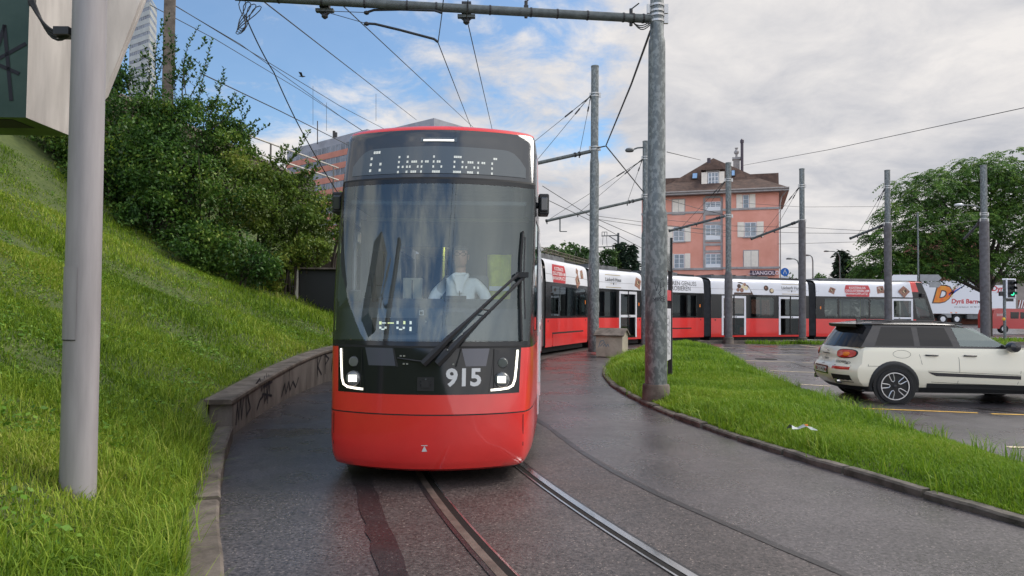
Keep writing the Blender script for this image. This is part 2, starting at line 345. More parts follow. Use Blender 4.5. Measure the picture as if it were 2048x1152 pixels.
# two grooved rails of the loop
t_ = empty('tram_track', (*ring(30, R(-22)), 0)); tag(t_, 'pair of curved grooved steel rails set in damp asphalt in front of the red tram', 'tram track')
for rr_, sgn in ((29.5, 1), (30.5, 1)):
    b = MB(); n = 160; ox, oy = t_.location.x, t_.location.y
    def strip(q0, q1, z, m):
        b.grid([[(ring(q, R(-70)+R(140)*i/n)[0]-ox, ring(q, R(-70)+R(140)*i/n)[1]-oy, z) for i in range(n+1)] for q in (q1, q0)], m)
    inner = rr_ == 29.5
    if inner: strip(rr_-0.065, rr_-0.005, 0.020, 'rail'); strip(rr_-0.005, rr_+0.045, 0.0165, 'raildark'); strip(rr_+0.045, rr_+0.062, 0.0185, 'rail')
    else: strip(rr_+0.005, rr_+0.065, 0.019, 'raillip'); strip(rr_-0.05, rr_+0.005, 0.0165, 'raildark'); strip(rr_-0.065, rr_-0.05, 0.0185, 'rail')
    strip(rr_+0.066, rr_+0.10, 0.0165, 'tar') if not inner else strip(rr_-0.095, rr_-0.066, 0.0165, 'tar')
    b.build('rail', t_)
# ---- left bank behind kerb and retaining wall
A_END = math.asin((8.75-CY)/32.6)                 # where the wall begins
def wall_top(y): return 0.47+0.24*ss(8.8, 17, y)+0.25*ss(17, 34, y)
def h0(a):
    y = ring(32.5, a)[1]
    return 0.13+0.04*ss(2, 8, y) if a < A_END-0.012 else wall_top(y)-0.02
def bank_h(a, t):
    y0 = ring(32.5, a)[1]; kk = ss(0.05, 0.5, t)*ss(4.5, 8.7, y0) if a < A_END-0.012 else 1.0
    b = h0(a) if a >= A_END-0.012 else lerp(h0(a), wall_top(max(8.8, y0))-0.02, kk)
    s = 0.36*t+0.032*t*t if t < 9.5 else 0.36*9.5+0.032*90.25+0.45*(t-9.5)
    lowt = (1-ss(7.5, 10.5, ring(32.5, a)[1]))
    s -= lowt*0.05*t*math.exp(-t/2.0)
    s *= 1-0.8*ss(R(22), R(32), a)
    return b+min(s, 8.0)+ss(0,1.2,t)*(0.05*math.sin(a*43+t*1.7)+0.03*math.sin(t*4.1+a*90))
T_LIST = [0,0.15,0.4,0.7,1,1.4,1.8,2.3,2.8,3.4,4,4.7,5.4,6.2,7,8,9,10,11.5,13,15,18,24,40]
NA = 120; A0, A1 = R(-46), R(33)
def rk(a): return interp(ring(32.4, a)[1], [0,4.2,6.7,8.6,9], [31.75,32.10,32.34,32.54,32.58])   # face of the kerb
def rb(a): return rk(a)+0.17 if a < A_END-0.012 else 32.87
rows = []
for t in T_LIST[::-1]:
    rows.append([(*ring(rb(A0+(A1-A0)*i/NA)+t, A0+(A1-A0)*i/NA), bank_h(A0+(A1-A0)*i/NA, t)) for i in range(NA+1)])
rows.append([(x, y, z-0.5) for x, y, z in rows[-1]])
mb = MB(); mb.grid(rows, 'soil'); tag(mb.build('grass_bank', smooth=80), kind='structure')
# low stone kerb along the road edge, in separate stones
mb = MB(); n = 22
tk = empty('kerb_edging', (*ring(32.6, R(-24)), 0)); tag(tk, 'low weathered concrete kerb between the left grass bank and the asphalt, nearest the camera', 'kerb')
def kerb_loop(mb, r_in, r_out, a0, a1, n, ztop, m, wob=0.006, seed=3, org=(0,0), zb=-0.05, gap=0.0):
    rr = random.Random(seed)
    for i in range(n):
        b0 = a0+(a1-a0)*i/n+gap; b1 = a0+(a1-a0)*(i+1)/n-gap; k = 4
        zt = [ztop(b0+(b1-b0)*j/k)+rr.uniform(-wob, wob)*0.5 for j in range(k+1)]; dz = rr.uniform(-wob, wob); di = rr.uniform(-wob, wob)
        bot_i = []; top_i = []; top_i2 = []; top_o = []; bot_o = []
        for j in range(k+1):
            a = b0+(b1-b0)*j/k; g = gz(*ring(32 if callable(r_in) else r_in, a))
            r_i = r_in(a) if callable(r_in) else r_in; r_o = r_out(a) if callable(r_out) else r_out; out_ = r_o > r_i
            def P(r, z): x, y = ring(r, a); return (x-org[0], y-org[1], z)
            w2 = rr.uniform(-wob, wob)*0.6
            bot_i.append(P(r_i+di+w2, g+zb)); top_i.append(P(r_i+di+w2, g+zt[j]+dz-0.018)); top_i2.append(P(r_i+di+w2+0.02*(1 if out_ else -1), g+zt[j]+dz)); top_o.append(P(r_o, g+zt[j]+dz)); bot_o.append(P(r_o, g+zb))
        rws = [bot_i, top_i, top_i2, top_o, bot_o]
        if not out_: rws = rws[::-1]
        mb.grid(rws, m)
        for e in (0, k): mb.poly([r[e] for r in rws], m)
kerb_loop(mb, rk, lambda a: rk(a)+0.17, A0, A_END-0.008, 12, lambda a: 0.13+0.05*ss(2, 8, ring(32.5, a)[1]), 'conc', 0.010, 3, tk.location.xy, gap=0.0006)
mb.build('kerb_stone', tk, smooth=35)
tw = empty('retaining_wall', (*ring(32.7, A_END), 0)); tag(tw, 'curved grey concrete retaining wall with sprayed graffiti holding back the left grass bank', 'wall')
mb = MB(); kerb_loop(mb, 32.60, 32.86, A_END, R(48), 26, lambda a: wall_top(ring(32.6, a)[1])-0.045, 'concdark', 0.0015, 5, tw.location.xy, gap=0.0003)
mb.build('wall_panel', tw, smooth=35)
mb = MB(); kerb_loop(mb, 32.575, 32.90, A_END-0.004, R(48), 9, lambda a: wall_top(ring(32.6, a)[1])+0.005, 'conc', 0.002, 6, tw.location.xy, zb=0.0, gap=0.0003)
# cut the coping's underside up to the top of the wall
for i, v in enumerate(mb.v):
    x, y, z = v
    if z < 0.1:
        a = math.asin(max(-1, min(1, (y+tw.location.y-CY)/32.8))); mb.v[i] = (x, y, wall_top(y+tw.location.y)-0.05)
mb.build('coping', tw, smooth=35)
mb = MB()
def wall_fn(u, z):                                 # u metres along the wall from its near end
    a = A_END+u/32.6; x, y = ring(32.592, a); return (x-tw.location.x, y-tw.location.y, z)
G = [[(0.25,0.12),(0.33,0.38),(0.42,0.16),(0.52,0.42),(0.60,0.14),(0.7,0.40)],[(0.85,0.40),(0.92,0.14),(1.15,0.2),(0.95,0.42)],
     [(1.5,0.5),(1.75,0.55),(1.9,0.35)],[(1.6,0.12),(1.8,0.24),(2.0,0.26)],[(2.05,0.55),(2.1,0.15),(2.3,0.3)],[(2.2,0.58),(2.25,0.2),(2.4,0.5),(2.45,0.22)],[(2.0,0.4),(2.6,0.42)],[(2.35,0.55),(2.3,0.12)],[(1.95,0.3),(2.6,0.2)],
     [(3.3,0.1),(3.5,0.3),(3.6,0.12),(3.8,0.3),(3.9,0.14),(4.1,0.28),(4.3,0.15),(4.5,0.3)],
     [(5.9,0.6),(5.95,0.2)],[(6.2,0.6),(5.95,0.4),(6.25,0.2)],[(6.5,0.6),(6.52,0.2),(6.5,0.6),(6.8,0.5),(6.55,0.4)],[(7.0,0.2),(7.15,0.6),(7.35,0.2)],[(7.6,0.2),(7.65,0.6),(7.9,0.2),(7.95,0.6)],[(8.2,0.2),(8.25,0.55),(8.5,0.2)]]
for g in G:
    g2 = [];
    for i in range(len(g)-1):
        for k in range(4): g2.append((lerp(g[i][0], g[i+1][0], k/4), lerp(g[i][1], g[i+1][1], k/4)))
    stroke(mb, g2+[g[-1]], 0.034, wall_fn, 'graffiti')
mb.build('graffiti', tw)
# ---- grass island on the right
ISL = [(1.85,5.2)]
def island_r(y): return interp(y, [2,5,7.4,8.9,11,16.1,21.9,26,29.5,33], [5.3,5.2,5.2,5.22,5.4,5.95,6.95,7.6,7.6,8.9])
def island_l(y):
    a = math.asin(max(-1,min(1,(y-CY)/26.35))); return ring(26.35, a)[0]
def island_h(x, y):
    l, r = island_l(y), island_r(y); u = (x-l)/max(0.01, r-l)
    u = min(1, max(0, u))
    e = min(u*(r-l), (1-u)*(r-l)); return gz(x,y)+0.045+0.055*ss(0, 0.35, e)+0.12*ss(0, 1.0, e)*(0.6+0.4*math.sin(x*1.3)*math.cos(y*0.9))+0.05*ss(18,26,y)
YI = list(np.arange(1.5, 30.6, 0.5)); mb = MB(); rows = []
for y in YI[::-1]:
    l, r = island_l(y), island_r(y); l2 = l; rr_ = r
    row = []
    for k in range(13):
        x = l+(r-l)*k/12; row.append((x, y, island_h(min(max(x,l+1e-4),r-1e-4), y)-(0.12 if k == 12 else 0)))
    rows.append(row)
rows = [r[::-1] for r in rows]
mb.grid([[p for p in r] for r in rows], 'soil'); 
back = rows[0]; mb.grid([[(p[0],p[1]+0.25,gz(p[0],p[1])-0.02) for p in back], back], 'soil')
tag(mb.build('grass_island', smooth=80), kind='structure')
tk2 = empty('kerb_edging', (*ring(26.4, R(-18)), 0)); tag(tk2, 'thin mossy stone kerb curving round the right grass island', 'kerb')
mb = MB(); kerb_loop(mb, 26.50, 26.385, R(-55), R(29), 42, lambda a: 0.065, 'kerb', 0.012, 8, tk2.location.xy, gap=0.0008)
mb.build('kerb_stone', tk2, smooth=35)
# ---- parking lot lines, patch seams, manhole, slab edge by the tram
def line_sheet(p0, p1, wd, m, z=0.006, name='parking_line'):
    a = Vector(p0); b = Vector(p1); d = (b-a); n = Vector((-d.y,d.x)).normalized()*wd/2; k = max(2, int(d.length/1.0)); b_ = MB(); rows = [[], []]
    for i in range(k+1):
        q = a+d*i/k
        for j, s in enumerate((1,-1)): e = q+n*s; rows[j].append((e.x, e.y, gz(e.x,e.y)+z))
    b_.grid(rows[::-1], m); return tag(b_.build(name), kind='structure')
def px_line(x0, y0, x1, y1, wd, m, **k):
    a = on_z(x0,y0,0.01); b = on_z(x1,y1,0.01); return line_sheet(a.xy, b.xy, wd, m, **k)
for q in ((1411,689.5,1520,690.5),(1438,697,1490,698.5),(1443,707,1532,710.5),(1545,710.5,1625,712),(1488,722,1590,725),(1605,726,1625,726.5),(1540,741,1640,745),(1600,768,1660,772),(1512,690.5,1585,691),(1600,692,1640,697),(1556,700,1640,699.5)):
    px_line(*q, 0.10, 'paleline')
px_line(1700,815,1955,825,0.09,'yellow'); px_line(1983,827,2400,838,0.09,'yellow'); px_line(2015,893,2400,900,0.09,'paleline')
px_line(1460,688,1650,745,0.05,'tar',name='patch_seam'); px_line(1510,690,1660,722,0.05,'tar',name='patch_seam'); px_line(1940,815,2400,860,0.08,'tar',name='patch_seam',z=0.011)
mb = MB(); c = on_z(1532,718,0.03); mb.lathe((c.x,c.y,c.z-0.01), [(0.36,0),(0.36,0.012),(0.30,0.013),(0.29,0.010),(0.0,0.010)], 'raildark', 24, cap=False)
tag(mb.build('manhole_cover'), 'dark round manhole cover in the wet parking lot', 'manhole cover')
mb = MB(); mb.b2(9.0,30.0,34.35,34.6,-0.05,0.19,'conc')
for i,v in enumerate(mb.v): mb.v[i] = (v[0], v[1]+(v[0]-9)*0.105-0.0, v[2])
tag(mb.build('platform_edge'), 'low concrete slab edge below the distant tram sections', 'kerb')
line_sheet((22,47),(90,49),0.5,'roadwhite',0.01,'road_marking'); line_sheet((24,43.6),(90,44.6),0.4,'roadwhite',0.01,'road_marking')
# ================================================================ grass
M['grass'] = leaf_mat('grass blade', [(0.060,0.13,0.008),(0.150,0.285,0.015),(0.25,0.375,0.030),(0.40,0.42,0.085)], 0.35, 0.6)
M['grassb'] = leaf_mat('bank grass blade', [(0.065,0.13,0.011),(0.17,0.285,0.018),(0.30,0.40,0.036),(0.46,0.47,0.11)], 0.35, 0.6)
M['clover'] = leaf_mat('broad weed leaf', [(0.06,0.15,0.014),(0.13,0.27,0.026),(0.23,0.37,0.05)], 0.3, 0.5)
def blades(P, H, W, lean=0.55):
    n = len(P); ang = rng.uniform(0, 2*np.pi, n); d = np.stack([np.cos(ang), np.sin(ang), np.zeros(n)], 1); s = np.stack([-d[:,1], d[:,0], np.zeros(n)], 1)
    ln = rng.uniform(0.1, 1.0, n)[:,None]*lean; up = np.array([0,0,1.0]); Hh = H[:,None]; Ww = W[:,None]
    p0a = P-s*Ww/2; p0b = P+s*Ww/2; mid = P+up*Hh*0.55+d*Hh*ln*0.35; p1a = mid-s*Ww*0.42; p1b = mid+s*Ww*0.42
    tip = P+up*Hh*(0.95-0.25*ln)+d*Hh*ln*1.05; ta = tip-s*Ww*0.06; tb = tip+s*Ww*0.06
    V = np.stack([p0a,p0b,p1b,p1a,tb,ta], 1).reshape(-1,3); i = np.arange(n)[:,None]*6
    Q = np.concatenate([i+np.array([[0,1,2,3]]), i+np.array([[3,2,4,5]])], 1).reshape(-1,4); return V, Q
def patch_noise(x, y):
    return 0.5+0.25*np.sin(x*1.7+1.3*np.sin(y*0.9))+0.25*np.sin(y*2.3+1.7*np.sin(x*1.1+0.5))
def tufts(n, pick):
    return pick(n)
# bank
def bank_points(n, t0, t1, a0, a1):
    a = rng.uniform(a0, a1, n); t = rng.uniform(t0, t1, n); r = np.array([rb(q)+(0.03 if q < A_END-0.012 else 0.06) for q in a])+t
    x = CX-r*np.cos(a); y = CY+r*np.sin(a); z = np.array([bank_h(aa, tt) for aa, tt in zip(a, t)]); return np.stack([x,y,z], 1), a, t
Vs = []; Qs = []; Rs = []; off = 0
def put(P, H, W, rn, lean=0.55):
    global off
    V, Q = blades(P, H, W, lean); Vs.append(V); Qs.append(Q+off); Rs.append(np.repeat(rn, 2)); off += len(V)
def flush(name, m):
    global Vs, Qs, Rs, off
    o = mesh_np(name, np.concatenate(Vs), np.concatenate(Qs), np.concatenate(Rs), m); Vs = []; Qs = []; Rs = []; off = 0; return o
def visible(P):
    px = 1024+F_PX*P[:,0]/np.maximum(P[:,1], 0.1); return (P[:,1] > 1.2) & (px > -120) & (px < 2150)
for (n, t0, t1, ya, yb, h, wd) in ((70000,0,2.6,1.2,7,(0.03,0.13),0.0075),(56000,0,4.5,7,12,(0.04,0.14),0.010),(46000,0,7.5,12,18,(0.06,0.17),0.015),(95000,2.6,9.5,5,14,(0.05,0.15),0.017),(24000,0,5,18,30,(0.10,0.24),0.022),(52000,8.5,15,9,22,(0.10,0.22),0.032)):
    a0 = math.asin(max(-1,(ya-CY)/34)); a1 = math.asin(min(1,(yb-CY)/34))
    P, a, t = bank_points(n, t0, t1, a0, a1); k = visible(P); P = P[k]; n = len(P)
    pn = patch_noise(P[:,0]*1.1, P[:,1]*1.3); H = rng.uniform(*h, n)*(0.55+0.9*pn); W = rng.uniform(0.7, 1.3, n)*wd
    put(P, H, W, np.clip(0.50*patch_noise(P[:,0]*0.7+3, P[:,1]*0.6)+rng.normal(0.18, 0.20, n), 0, 1), 0.9)
# long overhanging tufts near the camera and along the kerb
for _ in range(170):
    if _ < 120: a = rng.uniform(R(-34), A_END-0.02); t = rng.uniform(-0.02, 0.35)
    else: a = rng.uniform(R(-34), R(-6)); t = rng.uniform(0.2, 3.5)
    n = 26; r = rb(a)+0.02+t; c = np.array([CX-r*math.cos(a), CY+r*math.sin(a), bank_h(a, max(t,0))])
    P = c+rng.normal(0, 0.045, (n,3))*np.array([1,1,0]); put(P, rng.uniform(0.16, 0.36, n), rng.uniform(0.004, 0.008, n), np.clip(rng.normal(0.45, 0.22, n), 0, 1), 1.25)
tag(flush('bank_grass', M['grassb']), kind='stuff')
# island
for (n, ya, yb, h, wd) in ((80000,3.2,9,(0.03,0.105),0.0075),(60000,9,16,(0.05,0.13),0.011),(40000,16,30,(0.10,0.24),0.020)):
    y = rng.uniform(ya, yb, n); l = np.array([island_l(v) for v in y]); r = np.array([island_r(v) for v in y]); x = l-0.04+(r-l+0.04)*rng.uniform(0.0, 1.0, n)
    z = np.array([island_h(min(max(a,c+1e-3),d-1e-3), b) for a, b, c, d in zip(x, y, l, r)]); P = np.stack([x,y,z], 1); k = visible(P); P = P[k]; n = len(P)
    pn = patch_noise(P[:,0]*1.6, P[:,1]*1.4); e = np.minimum((x-l)[k], (r-x)[k]); H = rng.uniform(*h, n)*(0.5+0.9*pn)*(0.7+0.3*np.clip(e/0.5, 0, 1)); W = rng.uniform(0.7, 1.3, n)*wd
    put(P, H, W, np.clip(0.35*patch_noise(P[:,0]*0.9+1, P[:,1]*0.8)+rng.normal(0.26, 0.17, n), 0, 1), 0.8)
for _ in range(190):
    y = rng.uniform(3.5, 24); l = island_l(y); r = island_r(y); x = l+rng.uniform(-0.06, 0.30) if _ < 80 else r-rng.uniform(0.0, 0.5)
    n = 20; z = island_h(min(max(x,l+1e-3),r-1e-3), y); P = np.array([x,y,z])+rng.normal(0, 0.05, (n,3))*np.array([1,1,0]); put(P, rng.uniform(0.14, 0.32, n), rng.uniform(0.005, 0.011, n), np.clip(rng.normal(0.42, 0.2, n), 0, 1), 1.1)
tag(flush('island_grass', M['grass']), kind='stuff')
# weed strip beside the slab edge
for (n, x0, x1) in ((2600, 11.3, 25),):
    x = rng.uniform(x0, x1, n); y = 34.1+(x-9)*0.105+rng.uniform(-0.9, 0.2, n)*patch_noise(x*1.2, x*0+2); P = np.stack([x,y,np.full(n,0.05)], 1)
    put(P, rng.uniform(0.08, 0.3, n), rng.uniform(0.02, 0.04, n), np.clip(rng.normal(0.35, 0.2, n), 0, 1), 0.9)
x = rng.uniform(22, 34, 3000); y = rng.uniform(38.5, 42, 3000); put(np.stack([x,y,np.full(3000,0.05)],1), rng.uniform(0.1,0.3,3000), rng.uniform(0.03,0.05,3000), np.clip(rng.normal(0.4,0.2,3000),0,1))
tag(flush('verge_grass', M['grass']), kind='stuff')
# broad weed leaves among the bank grass
def discs(P, S, rn, name, m, tilt=0.5):
    n = len(P); ang = rng.uniform(0, 2*np.pi, n); nn = np.stack([rng.normal(0, tilt, n), rng.normal(0, tilt, n), np.ones(n)], 1); nn /= np.linalg.norm(nn, axis=1)[:,None]
    d = np.stack([np.cos(ang), np.sin(ang), np.zeros(n)], 1); u = d-nn*np.sum(d*nn, 1)[:,None]; u /= np.linalg.norm(u, axis=1)[:,None]; v = np.cross(nn, u)
    S = S[:,None]; V = np.stack([P-u*S, P-v*S*0.62+nn*S*0.12, P+u*S, P+v*S*0.62+nn*S*0.12], 1).reshape(-1,3); Q = np.arange(n*4).reshape(-1,4); return V, Q
P, a, t = bank_points(60000, 0.1, 7, R(-34), R(8)); k = visible(P) & (patch_noise(P[:,0]*1.9+4, P[:,1]*1.7)+0.25*patch_noise(P[:,0]*5, P[:,1]*6) > 0.55); P = P[k]; P[:,2] += rng.uniform(0.02, 0.10, len(P))
V, Q = discs(P, rng.uniform(0.010, 0.034, len(P)), None, '', None); tag(mesh_np('bank_weeds', V, Q, rng.uniform(0, 1, len(P)), M['clover']), kind='stuff')
# ================================================================ the articulated tram
HWX = [0,0.33,0.42,0.55,0.7,1.0,1.6,2.4,3.5,60]; HWY = [0.90,0.90,0.93,0.955,0.975,1.0,1.045,1.095,1.15,1.15]
def hw(d): return interp(d, HWX, HWY)
CF = [(0,0),(0.08,0.0018),(0.15,0.006),(0.22,0.0135),(0.3,0.025),(0.38,0.041),(0.45,0.057),(0.53,0.079),(0.6,0.101),(0.67,0.127),(0.74,0.155),(0.80,0.182),(0.85,0.207),(0.89,0.231),(0.92,0.250),(0.95,0.272),(0.97,0.289),(0.985,0.306),(1.0,0.33)]
CFX = [c[0] for c in CF]; CFY = [c[1] for c in CF]
D0Z = [0.14,0.17,0.25,0.40,0.64,0.83,1.24,1.26,1.7,2.3,2.88,3.10,3.30,3.36,3.42,3.46,3.49,3.50]; D0V = [0.12,0.05,0.012,0,0,0.02,0.075,0.08,0.23,0.46,0.68,0.79,0.89,0.92,0.96,1.02,1.15,1.45]
def d0(Z): return interp(Z, D0Z, D0V)
WSZ = [0.14,0.17,0.25,0.40,2.58,2.88,3.10,3.24,3.32,3.38,3.43,3.47,3.49,3.50]; WSV = [0.90,0.95,0.985,1,1,0.985,0.968,0.945,0.91,0.85,0.74,0.55,0.3,0.0]
def ws(Z): return interp(Z, WSZ, WSV)
CWZ = [2.58,2.88,3.10,3.30,3.38,3.43,3.46,3.48,3.49,3.50]; CWV = [1,0.995,0.99,0.985,0.975,0.955,0.91,0.80,0.6,0.0]
def cws(Z): return interp(Z, CWZ, CWV) if Z > 2.58 else ws(Z)       # squarer shoulders at the nose
def front_pt(y, Z, off=0.0):                        # a point on the curved nose
    def raw(yy, zz):
        h = hw(0.33+d0(zz)); s = max(-1, min(1, yy/(h*max(cws(zz),0.05)))); return Vector((interp(abs(s), CFX, CFY)+d0(zz), yy, zz))
    p = raw(y, Z)
    if off:
        e = 0.01; a = raw(y+e, Z)-raw(y-e, Z); b = raw(y, Z+e)-raw(y, Z-e); n = b.cross(a); n.normalize()
        if n.x > 0: n = -n
        p = p+n*off
    return p
ROWZ = [0.14,0.155,0.17,0.21,0.25,0.40,0.52,0.648,0.654,0.66,0.83,0.95,1.10,1.24,1.26,1.30,1.38,1.6,1.9,2.2,2.45,2.53,2.58,2.72,2.88,2.90,3.0,3.10,3.17,3.24,3.28,3.32,3.35,3.38,3.41,3.43,3.455,3.47,3.485,3.49,3.50]
SROW = [0.30,0.32,0.40,0.64,0.83,1.10,1.30,1.38,1.6,1.9,2.2,2.45,2.53,2.58,2.72,2.88,3.0,3.10,3.17,3.24,3.28,3.32,3.38,3.43,3.47,3.49,3.50]
def side_pt(X, Z, sgn, off=0.0, d=None):            # a point on the flank
    h = hw(d if d is not None else 60)*ws(Z); e = 0.01
    dz = Vector((0, (hw(60)*(ws(Z+e)-ws(Z-e))), 2*e)).normalized(); n = Vector((0, dz.z, -dz.y))
    return Vector((X, sgn*(h+n.y*off), Z+n.z*off))
def door_part(par, X0, X1, sgn, leaves, dfn):
    mb = MB(); P = lambda x, z, o: side_pt(x, z, sgn, o, dfn(x))
    def rect(x0, x1, z0, z1, o, m, th=0.03):
        pts = [P(x0,z0,o),P(x1,z0,o),P(x1,z1,o),P(x0,z1,o)]
        if sgn > 0: pts = pts[::-1]
        mb.prism(pts, Vector((0,-sgn*th,0)), m)
    z0, z1 = 0.40, 2.50; f = 0.115; wl = (X1-X0)/leaves
    for k in range(leaves):
        a = X0+k*wl; b = a+wl; g = 0.008 if leaves > 1 else 0
        inl = f if k == 0 else 0.045; inr = f if k == leaves-1 else 0.045
        ml = 'white' if k == 0 else 'black'; mr = 'white' if k == leaves-1 else 'black'
        rect(a+g, a+inl, z0, z1, 0.012, ml); rect(b-inr, b-g, z0, z1, 0.012, mr)
        rect(a+inl, b-inr, z1-0.12, z1, 0.011, 'white'); rect(a+inl, b-inr, 1.32, 1.43, 0.011, 'white'); rect(a+inl, b-inr, z0, z0+0.07, 0.011, 'black')
    mb.prism([P(X0+wl*0.62 if leaves == 1 else X0+wl+0.09, 1.345, 0.014),P(X0+wl*0.62+0.09 if leaves == 1 else X0+wl+0.16, 1.345, 0.014),P(X0+wl*0.62+0.09 if leaves == 1 else X0+wl+0.16, 1.395, 0.014),P(X0+wl*0.62 if leaves == 1 else X0+wl+0.09, 1.395, 0.014)], Vector((0,sgn*0.006,0)), 'plastic')
    o = mb.build('door', par)
    mb = MB()
    for k in range(leaves):
        a = X0+k*wl+(f if k == 0 else 0.045); b = X0+(k+1)*wl-(f if k == leaves-1 else 0.045)
        for za, zb in ((z0+0.07,1.32),(1.43,z1-0.12)):
            pts = [P(a,za,-0.002),P(b,za,-0.002),P(b,zb,-0.002),P(a,zb,-0.002)]; mb.poly(pts if sgn < 0 else pts[::-1], 'sideglass')
    mb.build('door_glass', par)
def interior(par, X0, X1, seats):
    mb = MB(); mb.b2(X0, X1, -1.05, 1.05, 0.36, 0.42, 'cabin'); mb.b2(X0, X1, -0.95, 0.95, 2.62, 2.68, 'cabwhite')
    mb.build('cabin_floor', par)
    if seats:
        mb = MB()
        for x in seats:
            for s in (-1, 1):
                mb.b2(x-0.22, x+0.22, s*0.28, s*0.98, 0.80, 0.90, 'seat'); mb.b2(x+0.16, x+0.24, s*0.28, s*0.98, 0.90, 1.55, 'seat'); mb.b2(x-0.1, x+0.1, s*0.5, s*0.8, 0.42, 0.80, 'plastic')
            mb.tube([(x+0.25,0.28,0.42),(x+0.25,0.28,2.62)], 0.018, 'pole_lime', 6); 
        mb.build('seat_rows', par)
M['tubelight'] = mat('lit saloon ceiling tube', (0.9,0.9,0.85), 0.4, emit=(1,0.93,0.72), es=7.0)
M['seat'] = mat('grey red seat fabric', (0.10,0.05,0.05), 0.8, col2=(0.08,0.085,0.09), scale=6)
M['pole_lime'] = mat('lime grab pole', (0.45,0.5,0.10), 0.4)
M['bellow'] = mat('grey rubber bellows', (0.055,0.055,0.057), 0.75, var=0.2, scale=5)
def passenger_cells(X, Z, spec):                   # what a flank cell is made of; None leaves an opening
    for a, b in spec['doors_x']:
        if a-1e-4 < X < b+1e-4 and 0.40 < Z < 2.50: return None
    for a, b in spec['win']:
        if a-1e-4 < X < b+1e-4 and 1.38 < Z < 2.45: return None
    for a, b in spec.get('cover', ()):  pass
    if Z < 1.30: return 'red'
    if Z < 2.58:  return 'black'
    if Z > 3.42: return 'roofgrey'
    return 'white'
M['roofgrey'] = mat('grey tram roof', (0.30,0.31,0.33), 0.5, var=0.15, scale=2)
def window_part(par, a, b, sgn, dfn=lambda x: None):
    mb = MB(); n = 3; pts = []
    mb.grid([[side_pt(lerp(a,b,k/n), z, sgn, -0.006, dfn(lerp(a,b,k/n))) for k in range(n+1)] for z in ((1.38,2.45) if sgn < 0 else (2.45,1.38))], 'sideglass')
    mb.build('window', par)
def section(name, tram, length, win, doors, loc, rz, cover=None, adverts=(), seats=None, roofbox=True, label=None):
    mb = MB(); xs = sorted({0, length, *[round(x, 4) for p in win for x in p], *[round(x, 4) for p in doors for x in p[:2]]}); zs = sorted(set(SROW)|{0.40,2.50})
    spec = dict(doors_x=[p[:2] for p in doors], win=win)
    for sgn in (-1, 1):
        rows = [[side_pt(x, z, sgn) for x in xs] for z in zs]
        if sgn > 0: rows = [r[::-1] for r in rows]; xx = xs[::-1]
        else: xx = xs
        mb.grid(rows, lambda i, j: passenger_cells((xx[j]+xx[j+1])/2, (zs[i]+zs[i+1])/2, spec))
    for x in (0.0, length):                       # end bulkheads round the gangway
        for s in (-1, 1): mb.quad((x, s*1.14, 0.31), (x, s*0.5, 0.31), (x, s*0.5, 2.58), (x, s*1.14, 2.58), 'seam')
        mb.quad((x,-1.12,2.58),(x,1.12,2.58),(x,0.95,3.36),(x,-0.95,3.36), 'seam')
    o = mb.build(name, tram, smooth=28); o.location = loc; o.rotation_euler = (0,0,rz)
    if label: o['label'] = label
    mb = MB(); mb.b2(0.05, length-0.05, -0.95, 0.95, 0.10, 0.34, 'rubber'); mb.build('underframe', o)
    for sgn in (-1, 1):
        for a, b in win: window_part(o, a, b, sgn)
        for a, b, lv in doors: door_part(o, a, b, sgn, lv, lambda x: None)
        if cover:
            mb = MB(); a, b = cover; P = lambda x, z, off: side_pt(x, z, sgn, off)
            for x0, x1, z0, z1, m_, off in ((a-0.03,b+0.05,0.74,0.80,'seam',0.004),(a-0.05,a-0.01,0.31,0.80,'seam',0.004),(a,b,0.31,0.73,'red',0.018)):
                pts = [P(x0,z0,off),P(x1,z0,off),P(x1,z1,off),P(x0,z1,off)]; mb.prism(pts if sgn < 0 else pts[::-1], (0,-sgn*0.02,0), m_)
            mb.build('bogie_cover', o, bevel=0.004)
        for ad in adverts: advert(o, sgn, length, *ad)
        mb = MB(); P = lambda x, z, off=0.003: side_pt(x, z, sgn, off)
        for x0, x1, z0, z1, m_ in [(0.01,length-0.01,2.862,2.870,'seam')]+[(x_-0.035,x_+0.035,1.17,1.24,'seam') for x_ in (0.25, length-0.25)]+[(length-0.35 if sgn < 0 else 0.27, length-0.27 if sgn < 0 else 0.35, 1.85,2.0,'amber')]:
            pts = [P(x0,z0),P(x1,z0),P(x1,z1),P(x0,z1)]; mb.poly(pts if sgn < 0 else pts[::-1], m_)
        mb.build('flank_fittings', o)
    interior(o, 0, length, seats)
    if roofbox:
        mb = MB(); mb.b2(0.25, length*0.62, -0.78, 0.78, 3.44, 3.62, 'roofbox'); mb.b2(length*0.66, length-0.2, -0.7, 0.7, 3.44, 3.56, 'rubber')
        for k in range(5): mb.b2(0.3+k*length*0.11, 0.42+k*length*0.11, -0.8, 0.8, 3.615, 3.65, 'rubber')
        mb.build('roof_equipment', o, bevel=0.02)
    return o
M['roofbox'] = mat('dull roof equipment housing', (0.12,0.125,0.13), 0.6, var=0.3, scale=3)
M['choc'] = mat('printed gingerbread brown', (0.20,0.075,0.05), 0.6, col2=(0.42,0.25,0.18), scale=26, detail=4, lo=0.42, hi=0.62)
M['chocdark'] = mat('printed dark chocolate', (0.045,0.022,0.016), 0.5, col2=(0.09,0.045,0.03), scale=14)
M['creamdot'] = mat('printed cream praline', (0.70,0.58,0.36), 0.5)
M['adred'] = mat('printed advert red', (0.52,0.035,0.045), 0.4)
M['gold'] = mat('printed gold rule', (0.42,0.34,0.18), 0.5)
M['adtext'] = mat('printed dark lettering', (0.05,0.05,0.055), 0.5)
M['adwhite'] = mat('printed white lettering', (0.80,0.80,0.80), 0.5)
